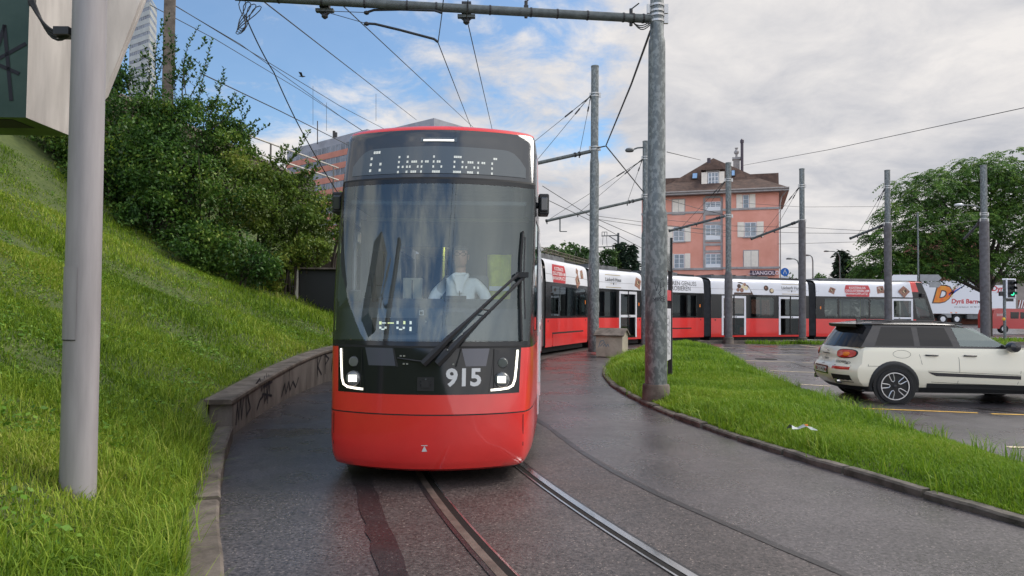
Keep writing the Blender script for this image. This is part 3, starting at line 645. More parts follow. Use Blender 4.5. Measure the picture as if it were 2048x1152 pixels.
def advert(par, sgn, length, kind, xc, *a):
    """printed film on the white roof band; xc is measured along the tram side that faces the camera"""
    mb = MB(); s = -sgn                              # reading direction on this flank
    zc = 2.91
    def fn(lift):
        return lambda u, v: side_pt(xc+u*s, zc+v, sgn, lift)
    def shp(pts, m, lift):
        q = [fn(lift)(u, v) for u, v in pts]; mb.poly(q, m)
    if kind == 'red':
        hw_ = 0.76; L_ = []; n = 8
        L_ += [(-hw_+0.10, -0.325)]+[(hw_-0.10+0.10*math.sin(math.pi*k/n), -0.325+0.65*k/n) for k in range(n+1)]+[(-hw_+0.10*(1-math.sin(math.pi*k/n)), 0.325-0.65*k/n) for k in range(n)]
        for k in range(n):                          # in strips so that it follows the roof curve
            def ex(v): t = (v+0.325)/0.65; e = 0.09*math.sin(math.pi*t); return hw_-0.09+e
            v0 = -0.325+0.65*k/n; v1 = v0+0.65/n; shp([(-ex(v0),v0),(ex(v0),v0),(ex(v1),v1),(-ex(v1),v1)], 'adred', 0.004)
        for t, v in (('KOSTENLOS',0.17),('DEGUSTIEREN AM',0.0),('BAHNHOFPLATZ 3',-0.17)):
            put_text(mb, t, (lambda f, v: lambda x, y: f(x, y+v))(fn(0.007), v), 'adwhite', 0.175, bold=0.012)
        nm = 'advert_panel'
    elif kind == 'haus':
        for v in (0.29,-0.26): shp([(-0.62,v-0.015),(0.62,v-0.015),(0.62,v+0.015),(-0.62,v+0.015)], 'gold', 0.004)
        put_text(mb, 'Läckerli Huus', lambda x, y: fn(0.006)(x, y+0.08), 'adtext', 0.235, bold=0.012)
        shp([(-0.02,-0.15),(0.02,-0.15),(0.05,-0.06),(-0.05,-0.06)], 'adtext', 0.006)
        for x0 in (-0.28, 0.10): shp([(x0,-0.105),(x0+0.18,-0.105),(x0+0.18,-0.09),(x0,-0.09)], 'gold', 0.006)
        nm = 'advert_panel'
    elif kind == 'genuss':
        for t, v in (('UNVERGLEICHBAREN GENUSS', 0.13),('PROBIEREN', -0.13)):
            vs, fs = text2d(t, 0.31, align='RIGHT', bold=0.0); mb.add([fn(0.006)(x+1.55-(0 if v > 0 else 0.45), y+v) for x, y in vs], fs, 'adtext')
        nm = 'advert_panel'
    elif kind == 'cookie':
        for (u, v, r, g) in a[0]:
            pts = []
            for k in range(8):
                q = g+k*math.pi/4; rr = r*(1.0 if k % 2 == 0 else 0.72)*(1+0.06*math.sin(k*2.3)); pts.append((u+rr*math.cos(q), v+rr*math.sin(q)*0.95))
            shp(pts, 'choc', 0.005)
            for k in range(3): shp([(u+(q[0]-u)*0.3+0.03*k*r*5-0.03, v+(q[1]-v)*0.3+0.02*k) for q in pts[::2]], 'creamdot' if k == 1 else 'chocdark', 0.006+0.001*k)
        nm = 'advert_picture'
    elif kind == 'praline':
        shp([(-0.55,-0.325),(-0.25,0.33),(0.05,0.36),(0.36,0.16),(0.66,-0.325)], 'chocdark', 0.004)
        for (u, v, r, m_) in ((-0.2,0.12,0.12,'chocdark'),(0.04,0.1,0.11,'creamdot'),(0.24,0.02,0.11,'creamdot'),(-0.05,-0.09,0.12,'choc'),(0.15,0.22,0.09,'choc'),(-0.28,-0.08,0.10,'choc'),(-0.7,-0.05,0.11,'choc')):
            shp([(u+r*math.cos(q), v+r*math.sin(q)) for q in [k*math.pi/6 for k in range(12)]], m_, 0.007)
        nm = 'advert_picture'
    else:                                            # two loose pralines
        for (u, v, r, m_) in ((-0.18,0.05,0.15,'chocdark'),(0.16,-0.1,0.14,'chocdark'),(0.18,-0.08,0.10,'creamdot'),(-0.2,0.07,0.06,'choc')):
            shp([(u+r*math.cos(q), v+r*math.sin(q)) for q in [k*math.pi/6 for k in range(12)]], m_, 0.005 if r > 0.12 else 0.008)
        nm = 'advert_picture'
    mb.build(nm, par)
# ---- the driving cab sections at both ends
SEG = {'1':[(2,0),(2,6)]}
FONT57 = {'6':['01110','10000','10000','10000','10001','10001','10001'],'W':['10001','10001','10001','10101','10101','11011','10001'],'o':['00000','00000','01110','10001','10001','10001','01110'],'r':['00000','00000','10110','11001','10000','10000','10000'],'b':['10000','10000','10110','11001','10001','10001','11110'],'D':['11110','10001','10001','10001','10001','10001','11110'],'f':['00110','01001','01000','11100','01000','01000','01000'],' ':['00000']*7}
def cab_section(tram, length, loc, rz, label, win, door, front_detail, adverts=(), seats=None):
    cols = []
    for sgn in (-1,):
        pass
    dl = sorted({0.42,0.55,0.7,0.85,1.0,1.25,1.5,1.62,2.0,2.4,2.9,3.5,length,*[round(x,4) for p in win for x in p],*[round(x,4) for x in door]})
    cols = [('s', d, -1) for d in dl[::-1]]+[('f', -y) for y in CFX[::-1]]+[('f', y) for y in CFX[1:]]+[('s', d, 1) for d in dl]
    cols = cols[::-1]                                # seen from ahead: left to right
    zs = sorted(set(ROWZ)|{2.50})
    def pt(c, Z, off=0):
        z2 = Z
        if c[0] == 'f': 
            h = hw(0.33+d0(Z)); return Vector((interp(abs(c[1]), CFX, CFY)+d0(Z), c[1]*h*cws(Z), Z+0.035*ss(3.28,3.46,Z)))
        d = c[1]; dd = d+d0(Z)*max(0, 1-(d-0.33)/2.2); bl = ss(0.9, 2.2, d)
        if Z < 0.30: z2 = lerp(Z, 0.30+(Z-0.14)*0.02, ss(1.0, 2.6, d))
        return Vector((dd, c[2]*hw(dd)*lerp(cws(max(z2, Z)), ws(max(z2, Z)), ss(1.6, 3.4, d)), z2+0.035*ss(3.28,3.46,Z)))
    def cell(i, j):
        Z = (zs[i]+zs[i+1])/2; a, b = cols[j], cols[j+1]
        fr = a[0] == 'f' and b[0] == 'f'
        if fr:
            y = abs(a[1]+b[1])/2
            if Z < 0.648: return None                 # the bumper is its own part
            if Z < 0.66: return 'seam'
            if 0.83 < Z < 1.24: return 'frit' if y < 0.92 else 'red'
            if Z < 1.24: return 'red'
            if Z < 1.26: return 'seam'
            if Z < 2.88: return None                 # windscreen
            if Z < 2.90: return 'seam'
            if Z < 3.42: return 'visor'
            return 'red'
        d = (a[1] if a[0] == 's' else 0.33)/2+(b[1] if b[0] == 's' else 0.33)/2
        if d < 1.0 and Z < 0.648: return None
        if d < 1.62:
            if d < 1.0 and Z < 0.66: return 'seam'
            if Z < 1.24: return 'red'
            if 0.55 < d < 1.5 and 1.38 < Z < 2.53: return None
            if Z > 2.9 and d > 1.0: return 'red' if Z < 3.43 else 'red'
            if Z > 3.42: return 'red'
            return 'black'
        if door[0] < d < door[1] and 0.40 < Z < 2.50: return None
        for p in win:
            if p[0] < d < p[1] and 1.38 < Z < 2.45: return None
        if Z < 1.30: return 'red'
        if Z < 2.58: return 'black'
        return 'white' if Z < 3.42 else 'roofgrey'
    mb = MB(); rows = [[pt(c, z) for c in cols] for z in zs]; mb.grid(rows, cell)
    for s in (-1,1): mb.quad((length,s*1.14,0.31),(length,s*0.5,0.31),(length,s*0.5,2.58),(length,s*1.14,2.58),'seam')
    o = mb.build('cab_section', tram, smooth=30); o.location = loc; o.rotation_euler = (0,0,rz); o['label'] = label
    # bumper
    mb = MB(); zb = [z for z in zs if z <= 0.6485]
    js = [j for j in range(len(cols)-1) if not (cell(zs.index(0.52), j))]
    cc = cols[js[0]:js[-1]+2]; mb.grid([[pt(c, z) for c in cc] for z in zb], 'red'); mb.grid([[Vector((pt(c, 0.14).x+0.25, pt(c, 0.14).y*0.85, 0.16)) for c in cc],[pt(c, 0.14) for c in cc]], 'seam')
    o_b = mb.build('bumper', o, smooth=40)
    mb = MB(); f = lambda u, v: front_pt(-0.0-u, v, 0.003)
    for pts in ([(-0.024,0.335),(0.024,0.335),(0.012,0.362),(-0.012,0.362)],[(-0.012,0.362),(0.012,0.362),(0.0,0.385)],[(-0.028,0.386),(0.028,0.386),(0.028,0.392),(-0.028,0.392)]): mb.poly([f(*p) for p in pts], 'number')
    mb.build('towing_mark', o_b)
    # windscreen with its printed black edge
    mb = MB(); zw = [1.26,1.30,1.36,1.5,1.7,1.9,2.1,2.3,2.5,2.65,2.78,2.83,2.88]; fw = sorted(set([-c for c in CFX]+CFX+[-0.955,0.955,-0.985,0.985]), reverse=True)
    mb.grid([[front_pt(y*hw(0.33+d0(z))*cws(z), z) for y in fw] for z in zw], lambda i, j: 'frit' if (zw[i] < 1.30 or zw[i] >= 2.825 or abs(fw[j]+fw[j+1])/2 > 0.985) else 'wind')
    mb.build('windscreen', o, smooth=40)
    for sgn in (-1, 1):
        mb = MB(); dd_ = [0.55,0.7,0.85,1.0,1.25,1.5]
        mb.grid([[pt(('s', d, sgn), z)+Vector((0,-sgn*0.006,0)) for d in (dd_ if sgn < 0 else dd_[::-1])] for z in (1.38,1.6,1.9,2.2,2.45,2.53)], 'sideglass'); mb.build('cab_side_window', o)
        dfn = lambda x: x
        for a, b in win: window_part(o, a, b, sgn, dfn)
        door_part(o, door[0], door[1], sgn, 1, dfn)
        for ad in adverts: advert(o, sgn, length, *ad)
        mb = MB(); P = lambda x, z, off=0.003: side_pt(x, z, sgn, off, x)
        for x0, x1, z0, z1, m_ in ((1.65,length-0.01,2.862,2.870,'seam'),(length-0.30,length-0.23,1.85,2.0,'amber')):
            pts = [P(x0,z0),P(x1,z0),P(x1,z1),P(x0,z1)]; mb.poly(pts if sgn < 0 else pts[::-1], m_)
        mb.build('flank_fittings', o)
    interior(o, 2.0, length, seats)
    mb = MB(); mb.b2(1.2, length-0.05, -0.9, 0.9, 0.12, 0.34, 'rubber'); mb.b2(0.35, 1.3, -0.7, 0.7, 0.18, 0.34, 'rubber'); mb.build('underframe', o)
    mb = MB(); mb.b2(3.4, length-0.4, -0.78, 0.78, 3.44, 3.62, 'roofbox'); mb.build('roof_equipment', o, bevel=0.03)
    # camera arm housings high on both flanks
    for sgn in (-1, 1):
        mb = MB(); x = 1.25; y = sgn*(hw(x+0.2)+0.055); mb.b2(x-0.10, x+0.12, y-0.055, y+0.055, 2.60, 2.82, 'plastic'); mb.b2(x-0.13, x-0.10, y-0.04, y+0.04, 2.63, 2.78, 'visor'); mb.b2(x-0.02, x+0.06, sgn*(hw(x)-0.03), y, 2.68, 2.74, 'plastic')
        mb.build('mirror_camera', o, bevel=0.02)
    # lamp units in the black panel
    for sgn in (1, -1):
        mb = MB(); F = lambda y, z, off=0.004: front_pt(sgn*y, z, off)
        hull = [(0.555,0.845),(0.755,0.845),(0.80,0.89),(0.83,1.225),(0.60,1.225),(0.578,1.0)]
        mb.poly([F(*p) for p in (hull if sgn < 0 else hull[::-1])], 'frit'); mb.build('headlight_unit', o); un = COL.objects[-1] if False else o.children[-1]
        mb = MB()
        path = [(0.812,1.215),(0.800,1.06),(0.788,0.95),(0.770,0.90),(0.73,0.878),(0.66,0.870),(0.578,0.865)]
        stroke(mb, path, 0.022, lambda u, v: F(u, v, 0.009), 'ledbed'); pl_ = [Vector(p) for p in path]; k_ = 0.0
        for a_, b_ in zip(pl_, pl_[1:]):
            nn_ = max(1, int((b_-a_).length/0.0125))
            for q_ in range(nn_): c_ = a_.lerp(b_, (q_+0.5)/nn_); stroke(mb, [c_-(b_-a_).normalized()*0.0042, c_+(b_-a_).normalized()*0.0042], 0.017, lambda u, v: F(u, v, 0.012), 'led'); mb.build('daylight_strip', un)
        mb = MB(); c = F(0.672, 0.955, 0.006); ry = Matrix.Rotation(0, 3, 'Z')
        mb.lathe(c+Vector((-0.03,0,0)), [(0.0,-0.012),(0.052,-0.010),(0.066,0.0),(0.070,0.02),(0.072,0.05)], 'lampglass', 20, 'X', cap=False)
        for k in range(1): mb.box(c+Vector((-0.045,0.0,0.005)), (0.012,0.072,0.058), 'lamp')
        mb.build('headlight', un, smooth=50)
        mb = MB(); c = F(0.678, 1.105, 0.006)
        mb.lathe(c+Vector((-0.012,0,0)), [(0.0,-0.008),(0.040,-0.006),(0.048,0.01),(0.05,0.03)], 'lampglass', 18, 'X', cap=False)
        mb.build('high_beam', un, smooth=50)
    # wiper well, camera, running number
    mb = MB(); F = lambda y, z, off=0.003: front_pt(-y, z, off)
    mb.poly([F(a, b) for a, b in ((-0.31,1.235),(0.31,1.235),(0.27,1.075),(-0.27,1.075))], 'seam')
    for a, b in ((-0.2,1.10),(-0.17,1.10),(-0.23,1.17),(-0.2,1.17),(0.24,1.10)): mb.box(F(a,b,0.006), (0.02,0.016,0.012), 'steel')
    mb.tube([F(-0.26,1.15,0.01),F(-0.1,1.13,0.012),F(0.0,1.12,0.012)], 0.007, 'plastic', 6)
    mb.build('wiper_well', o)
    for (ya, yb, za, zb_) in ((-0.57,-0.31,1.08,1.238),(0.31,0.56,1.08,1.238)):
        mb = MB(); pts = [F(ya+0.05 if ya < 0 else ya-0.04, za, 0.004), F(yb-(0.04 if ya < 0 else 0.04), za, 0.004), F(yb+(0.0 if ya < 0 else 0.0), zb_, 0.004), F(ya-(0.0), zb_, 0.004)]
        mb.grid([[F(lerp(ya+0.04, yb+(-0.03 if ya > 0 else 0.035), k/6), za, 0.004) for k in range(7)][::1],[F(lerp(ya, yb, k/6), zb_, 0.004) for k in range(7)]], 'flap'); mb.build('well_flap', o)
    mb = MB(); mb.prism([F(a, b, 0.004) for a, b in ((-0.075,0.865),(0.075,0.865),(0.075,0.985),(-0.075,0.985))], (-0.004,0,0), 'seam')
    mb.box(F(0,0.925,0.012), (0.012,0.075,0.062), 'plastic'); mb.lathe(F(0,0.965,0.012), [(0.0,-0.006),(0.008,-0.005),(0.009,0.004)], 'disp', 10, 'X'); mb.box(F(0.045,0.93,0.01), (0.01,0.012,0.012), 'plastic'); mb.box(F(-0.045,0.93,0.01), (0.01,0.012,0.012), 'plastic')
    mb.build('front_camera', o)
    mb = MB(); put_text(mb, '915', lambda x, y: F(x*1.0+0.335, y+0.975, 0.006), 'number', 0.212, bold=0.032); mb.build('running_number', o)
    for s_ in (-1,1):
        mb = MB(); stroke(mb, [(s_*0.872, z_) for z_ in (0.20,0.35,0.5,0.63)], 0.006, lambda u, v: front_pt(u, v, 0.002), 'seam'); mb.build('panel_gap', o); mb = MB(); stroke(mb, [(s_*0.60, z_) for z_ in (0.85,1.0,1.23)], 0.006, lambda u, v: front_pt(u, v, 0.0065), 'seam'); mb.build('panel_gap', o)
    # visor: display, roof lamp
    mb = MB(); fr = [(-0.89,2.925),(0.89,2.925),(0.89,3.02),(0.83,3.13),(0.76,3.17),(-0.76,3.17),(-0.83,3.13),(-0.89,3.02)]
    n = 30; rw = [[], [], []]
    for k in range(n+1):
        y = -0.89+1.78*k/n; t = interp(abs(y), [0,0.70,0.80,0.89], [3.245,3.235,3.19,3.05])
        for q, zz in enumerate((2.94, (2.94+t)/2, t)): rw[q].append(F(y, zz, 0.004))
    mb.grid(rw, 'disp'); dsp = mb.build('destination_display', o, smooth=40)
    if front_detail:
        mb = MB(); x0 = -0.70; dot = 0.0235
        def cell7(ch, x0, dx, dy, z0, rows_):
            for r_, line in enumerate(FONT57[ch]):
                if r_ not in rows_: continue
                for c_, bit in enumerate(line):
                    if bit == '1':
                        for q in range(3):
                            za = z0-(r_+q*0.30+0.05)*dy; xa = x0+c_*dx
                            mb.quad(F(xa+0.002,za-dy*0.16,0.007),F(xa+dx*0.92,za-dy*0.16,0.007),F(xa+dx*0.92,za,0.007),F(xa+0.002,za,0.007),'dispdot')
        cell7('6', -0.70, 0.026, 0.034, 3.205, (0,2,4,6))
        x = -0.40
        for ch in 'Worb Dorf': cell7(ch, x, 0.020 if ch != 'W' else 0.022, 0.028, 3.135, (0,2,4,6)); x += 0.118 if ch != ' ' else 0.09
        mb.build('display_dots', dsp)
    mb = MB(); mb.grid([[F(-0.185+0.37*k/4, z, 0.005) for k in range(5)] for z in (3.295,3.365)], 'disp'); mb.grid([[F(-0.155+0.31*k/8, z, 0.008) for k in range(9)] for z in (3.302,3.322)], 'led')
    mb.build('roof_lamp', o)
    mb = MB(); mb.lathe((1.6,0,3.47), [(0.09,0),(0.09,0.03),(0.06,0.055),(0,0.06)], 'red', 16); mb.build('roof_antenna', o)
    return o
M['ledbed'] = mat('light guide strip', (0.75,0.75,0.72), 0.4, emit=(1,0.93,0.78), es=0.35)
M['lampglass'] = mat('clear lamp lens', (0.12,0.13,0.135), 0.08, coat=0.6, spec=0.8)
M['flap'] = mat('slate grey flap', (0.075,0.08,0.105), 0.25, coat=0.3)
# ---- assemble
TX, TY = -0.76, 6.30
tram = empty('tram', (TX, TY, 0)); tag(tram, 'long articulated red, black and white tram numbered 915 curving round the loop', 'tram')
LC = 7.7
def place_local(p): return (p[0]-TX, p[1]-TY, p[2])
cabwin = [(3.33,4.5),(4.6,6.33),(6.45,7.2)]
front = cab_section(tram, LC, (0,0,0), R(90), 'front cab section seen head on with lit headlamps', cabwin, (1.86,3.2), True, (), [4.2,5.4,6.6])
def flank(pa, pb, zoff):                            # section frame from the two ends of the flank that faces the camera
    a = Vector((*pa, 0)); b = Vector((*pb, 0)); d = (b-a); L_ = d.length; d.normalize(); n = Vector((-d.y, d.x, 0)); c = a+n*1.15
    return (c.x-TX, c.y-TY, zoff), math.atan2(d.y, d.x), L_
def fsec(pa, pb, zoff, *a, **k):
    loc, rz, L_ = flank(pa, pb, zoff); return section(a[0], tram, L_, *a[1:3], loc, rz, **k), loc, rz, L_
secs = []
l, rz, L_ = flank((0.50,14.35),(1.02,23.6),0.02); L1 = L_
secs.append((section('door_section', tram, L_, [(0.5,1.4),(3.2,5.9),(7.6,8.6)], [(1.6,3.0,2),(6.0,7.4,2)], l, rz, adverts=[('haus', 4.5)], seats=[3.6,5.2], label='white section right behind the front cab'), l, rz, L_))
l, rz, L_ = flank((1.15,24.15),(3.06,28.75),0.03)
secs.append((section('bogie_section', tram, L_, [(0.55,1.5),(1.55,3.4),(3.45,4.7)], [], l, rz, cover=(0.75,4.35), adverts=[('red', 1.45),('cookie', 3.9, [(-0.25,0.2,0.17,0.3),(0.35,0.12,0.24,0.9),(-0.25,-0.18,0.32,1.3)])], seats=[1.5,3.6], label='section with the red tasting advert nearest the front cab'), l, rz, L_))
l, rz, L_ = flank((3.32,29.22),(5.95,32.4),0.04)
secs.append((section('door_section', tram, L_, [(0.35,1.85)], [(2.10,3.62,2)], l, rz, adverts=[('haus', 1.65),('cookie', 3.75, [(0,0.0,0.34,0.4)])], seats=[1.0], label='section with the first white lettered advert and double door'), l, rz, L_))
l, rz, L_ = flank((6.25,32.72),(9.52,35.2),0.05)
secs.append((section('bogie_section', tram, L_, [(0.4,1.6),(1.7,2.75),(2.85,3.55)], [], l, rz, cover=(0.6,3.1), adverts=[('genuss', 2.0)], seats=[1.2,2.6], label='middle section with grey capital lettering on white'), l, rz, L_))
l, rz, L_ = flank((9.92,35.35),(15.66,37.45),0.05)
secs.append((section('door_section', tram, L_, [(2.4,3.85)], [(0.62,2.1,2),(4.15,5.65,2)], l, rz, adverts=[('praline', 1.9),('loose', 3.55),('haus', 5.0)], seats=[2.9], label='section with the printed chocolate box and two double doors'), l, rz, L_))
# rear cab, mirrored end for end
pa = Vector((16.06,37.50)); ang = R(10); dr = Vector((math.cos(ang), math.sin(ang))); n_ = Vector((-dr.y, dr.x)); nose = pa+dr*LC+n_*1.15
rear = cab_section(tram, LC, place_local((nose.x, nose.y, 0.05)), ang+math.pi, 'rear cab section pointing right at the far end', cabwin, (1.86,3.2), False,
    [('cookie', 6.75, [(0,0,0.24,0.4)]),('red', 5.25),('cookie', 3.75, [(-0.12,0.08,0.30,0.9),(0.25,-0.02,0.22,0.3)]),('cookie', 2.45, [(0,0,0.36,0.0)])], [4.2,5.4,6.6])
mb = MB(); 
for s_, k_ in zip([q[0] for q in secs[1:]]+[rear], (0.985,0.965,0.95,0.94,0.935)): s_.scale = (1,1,k_)
# bellows between sections
def bellows(pa, rza, pb, rzb, zoff, zs_=1.0):
    mb = MB(); n = 8; prof = [(-1.10,0.36),(-1.10,2.58),(-1.05,3.05),(-0.95,3.30),(-0.6,3.42),(0.6,3.42),(0.95,3.30),(1.05,3.05),(1.10,2.58),(1.10,0.36)]
    rows = []
    for k in range(2*n+1):
        t = k/(2*n); c = Vector(pa).lerp(Vector(pb), t); a = rza+(rzb-rza)*t; s = 1.0 if k % 2 == 0 else 0.955
        rows.append([(c.x-math.sin(a)*y*s, c.y+math.cos(a)*y*s, (zoff+0.36+(z-0.36)*(1 if k % 2 == 0 else 0.985))*zs_) for y, z in prof])
    mb.grid(rows, 'bellow'); mb.build('bellows', tram)
def end_of(s): 
    l, rz, L_ = s[1:]; return (l[0]+math.cos(rz)*L_, l[1]+math.sin(rz)*L_, 0)
bellows((0,LC,0), R(90), (secs[0][1][0],secs[0][1][1],0), secs[0][2], 0)
for a, b, k_ in zip(secs, secs[1:], (0.985,0.965,0.95,0.94)): bellows(end_of(a), a[2], (b[1][0],b[1][1],0), b[2], 0.03, k_)
ra = (pa+n_*1.15); bellows(end_of(secs[-1]), secs[-1][2], (ra.x-TX, ra.y-TY, 0), ang, 0.05, 0.935)
# pantograph folded on the third section
mb = MB(); s = secs[1]
for y in (-0.5, 0.5): mb.tube([(0.4,y*0.6,3.66),(1.6,y,3.80),(0.5,y*0.8,3.98)], 0.022, 'arm', 6)
mb.tube([(0.5,-0.75,3.99),(0.5,0.75,3.99)], 0.03, 'arm', 6); mb.build('pantograph', s[0])
# ---- wipers and cab interior of the front section
mb = MB(); F = lambda y, z, off: front_pt(-y, z, off)
def arm_(y0, z0, y1, z1, r, off=0.05):
    return [F(lerp(y0,y1,k/8), lerp(z0,z1,k/8), off+0.03*math.sin(math.pi*k/8)) for k in range(9)]
mb.tube(arm_(-0.02,1.10,0.80,1.92,0.02), [0.036]*2+[0.030,0.022]+[0.016]*5, 'plastic', 6); mb.tube(arm_(0.10,1.10,0.86,1.90,0.02), [0.036]*2+[0.030,0.022]+[0.016]*5, 'plastic', 6)
mb.tube([F(0.44,1.57,0.085),F(0.53,1.56,0.085)], 0.008, 'plastic', 5); mb.box(F(0.83,1.91,0.055), (0.05,0.12,0.05), 'plastic')
for k in (0.15,0.3,0.42,0.55): mb.lathe(F(lerp(0.10,0.86,k)-0.03, lerp(1.10,1.90,k), 0.10), [(0.006,-0.01),(0.006,0.01)], 'steel', 6, 'X')
wp = mb.build('wiper', front, smooth=40)
mb = MB(); mb.tube([F(0.845,1.30,0.018),F(0.83,1.7,0.018),F(0.835,2.1,0.018),F(0.855,2.36,0.018)], 0.013, 'rubber', 6); mb.tube([F(0.87,1.5,0.03),F(0.85,1.91,0.045),F(0.87,2.3,0.03)], 0.007, 'plastic', 6); mb.build('wiper_blade', wp)
mb = MB()
mb.grid([[(0.50,1.0*0.92,1.30),(0.50,-0.92,1.30)],[(0.62,0.93,1.40),(0.62,-0.93,1.40)],[(0.70,0.94,1.60),(0.70,-0.94,1.60)],[(1.05,0.95,1.70),(1.05,-0.95,1.70)],[(1.30,0.95,1.66),(1.30,-0.95,1.66)],[(1.32,0.95,0.8),(1.32,-0.95,0.8)]][::-1], 'dash')
mb.box((0.98,-0.18,1.705), (0.10,0.22,0.05), 'plastic'); mb.box((0.66,-0.19,1.50), (0.06,0.20,0.13), 'cabin'); mb.box((0.62,0.12,1.555), (0.01,0.045,0.045), 'number'); mb.box((0.613,0.12,1.555), (0.01,0.028,0.028), 'seam')
for y, z in ((0.43,1.50),(0.40,1.47),(0.08,1.47),(0.06,1.44),(0.09,1.41),(-0.0,1.40),(-0.2,1.41),(-0.24,1.41)): mb.box((0.655,y,z), (0.02,0.012,0.016), 'steel')
mb.build('dashboard', front, smooth=30)
mb = MB()                                           # line code shown behind the glass
for (y, z, wd, hh, m_) in ((0.50,1.475,0.022,0.03,'yellowdot'),(0.465,1.475,0.04,0.01,'dispdot'),(0.50,1.43,0.02,0.02,'dispdot'),(0.475,1.415,0.03,0.012,'dispdot'),(0.45,1.43,0.02,0.02,'dispdot'),(0.40,1.475,0.06,0.012,'yellowdot'),(0.335,1.48,0.02,0.03,'dispdot'),(0.27,1.48,0.02,0.03,'yellowdot'),(0.335,1.43,0.02,0.02,'dispdot'),(0.305,1.415,0.03,0.012,'dispdot'),(0.275,1.43,0.02,0.02,'dispdot'),(0.21,1.48,0.02,0.03,'dispdot'),(0.21,1.42,0.02,0.04,'dispdot')):
    mb.box((0.52,y,z-0.02), (0.005,wd,hh), m_)
mb.box((0.527,0.36,1.43),(0.008,0.44,0.15),'seam')
mb.build('route_board', front)
mb = MB()                                           # cab back wall with a window into the saloon
mb.b2(2.02,2.06,0.55,1.02,0.4,2.64,'cabin'); mb.b2(2.02,2.06,-1.02,-0.02,0.4,2.64,'cabin'); mb.b2(2.02,2.06,-0.02,0.55,0.4,1.62,'cabin'); mb.b2(2.02,2.06,-0.02,0.55,2.32,2.64,'cabin')
mb.b2(0.95,2.06,-0.9,0.9,2.66,2.70,'cabin')
mb.b2(0.42,2.0,-0.85,0.85,0.36,0.42,'cabin')
mb.build('cab_back_wall', front)
mb = MB(); mb.b2(1.9,2.0,0.28,0.50,1.55,1.95,'cabwhite'); mb.b2(1.88,1.90,0.385,0.395,1.57,1.93,'seam'); mb.build('wall_cupboard', front, bevel=0.01)
mb = MB(); mb.b2(2.6,5.6,0.10,0.22,2.585,2.61,'tubelight'); mb.build('saloon_light', front)
mb = MB(); mb.tube([(0.95,0.62,1.5),(0.90,0.66,1.95)], 0.03, 'plastic', 8); mb.box((0.95,0.63,2.0),(0.06,0.16,0.36),'plastic'); mb.box((0.9,0.84,1.72),(0.03,0.14,0.12),'disp'); mb.build('cab_monitor', front, bevel=0.01)
mb = MB(); mb.box((1.58,-0.25,1.52),(0.12,0.52,0.9),'cabin'); mb.box((1.36,-0.25,1.12),(0.5,0.5,0.12),'cabin'); mb.box((1.4,-0.25,0.75),(0.2,0.2,0.66),'plastic'); mb.build('driver_seat', front, bevel=0.05)
# ================================================================ masts, wires and street things
def lcl(o, p): return (p[0]-o.location.x, p[1]-o.location.y, p[2]-o.location.z)
def clamp(root, z, r, name='clamp_band'):
    mb = MB()
    for dz in (-0.05, 0.05): mb.lathe((0,0,z+dz), [(r+0.002,-0.02),(r+0.014,-0.018),(r+0.014,0.018),(r+0.002,0.02)], 'steel', 20, cap=False)
    mb.box((r+0.04,0,z), (0.08,0.05,0.16), 'steel'); mb.box((-r-0.03,0,z), (0.06,0.04,0.16), 'steel'); return mb.build(name, root)
def mast(name, label, px, py, D, prof, z0, mats, collar=None, cat='mast', group=None):
    p = at(px, py, D); o = empty(name, (p.x, p.y, z0)); tag(o, label, cat, group)
    mb = MB(); 
    mb.lathe((0,0,0), prof, mats, 28); mb.build('shaft', o, smooth=35)
    mb = MB(); zt = prof[-1][1]; rt = prof[-1][0]; mb.lathe((0,0,zt), [(rt+0.008,-0.03),(rt+0.008,0.015),(rt*0.5,0.03),(0,0.032)], mats, 20); mb.build('cap', o, smooth=35)
    if collar: mb = MB(); mb.lathe((0,0,0), collar, 'conc', 24); mb.build('base_collar', o, smooth=40)
    return o
def zpx(py, D, px=1024): return at(px, py, D).z
def bracket(o, pa, pb, r, name='bracket_arm', ties=(), dark='arm', insul=True):
    mb = MB(); a = Vector(lcl(o, pa)); b = Vector(lcl(o, pb)); mb.tube([a, a.lerp(b,0.5), b], r, dark, 10)
    d = (b-a).normalized()
    for t in (0.10, 0.14): mb.tube([a.lerp(b,t)-d*0.03, a.lerp(b,t)+d*0.03], r*1.35, 'plastic', 10)
    mb.tube([b-d*0.05, b], r*1.2, 'plastic', 10)
    ar = mb.build(name, o, smooth=40)
    for (pt_top, t) in ties:
        q = a.lerp(b, t); tp = Vector(lcl(o, pt_top)); mb = MB(); mid = tp.lerp(q, 0.28)
        mb.tube([tp, tp.lerp(q,0.1)], 0.022, 'wire', 6); mb.tube([tp.lerp(q,0.1), mid], 0.014, 'wire', 6); mb.tube([tp.lerp(q,0.2), mid], 0.028, 'plastic', 8); mb.tube([mid, q], 0.009, 'wire', 5)
        mb.tube([q+Vector((0,0,r)), q-Vector((0,0,0.08+r))], 0.025, 'plastic', 6)
        mb.build('tie_rod', o)
    return ar
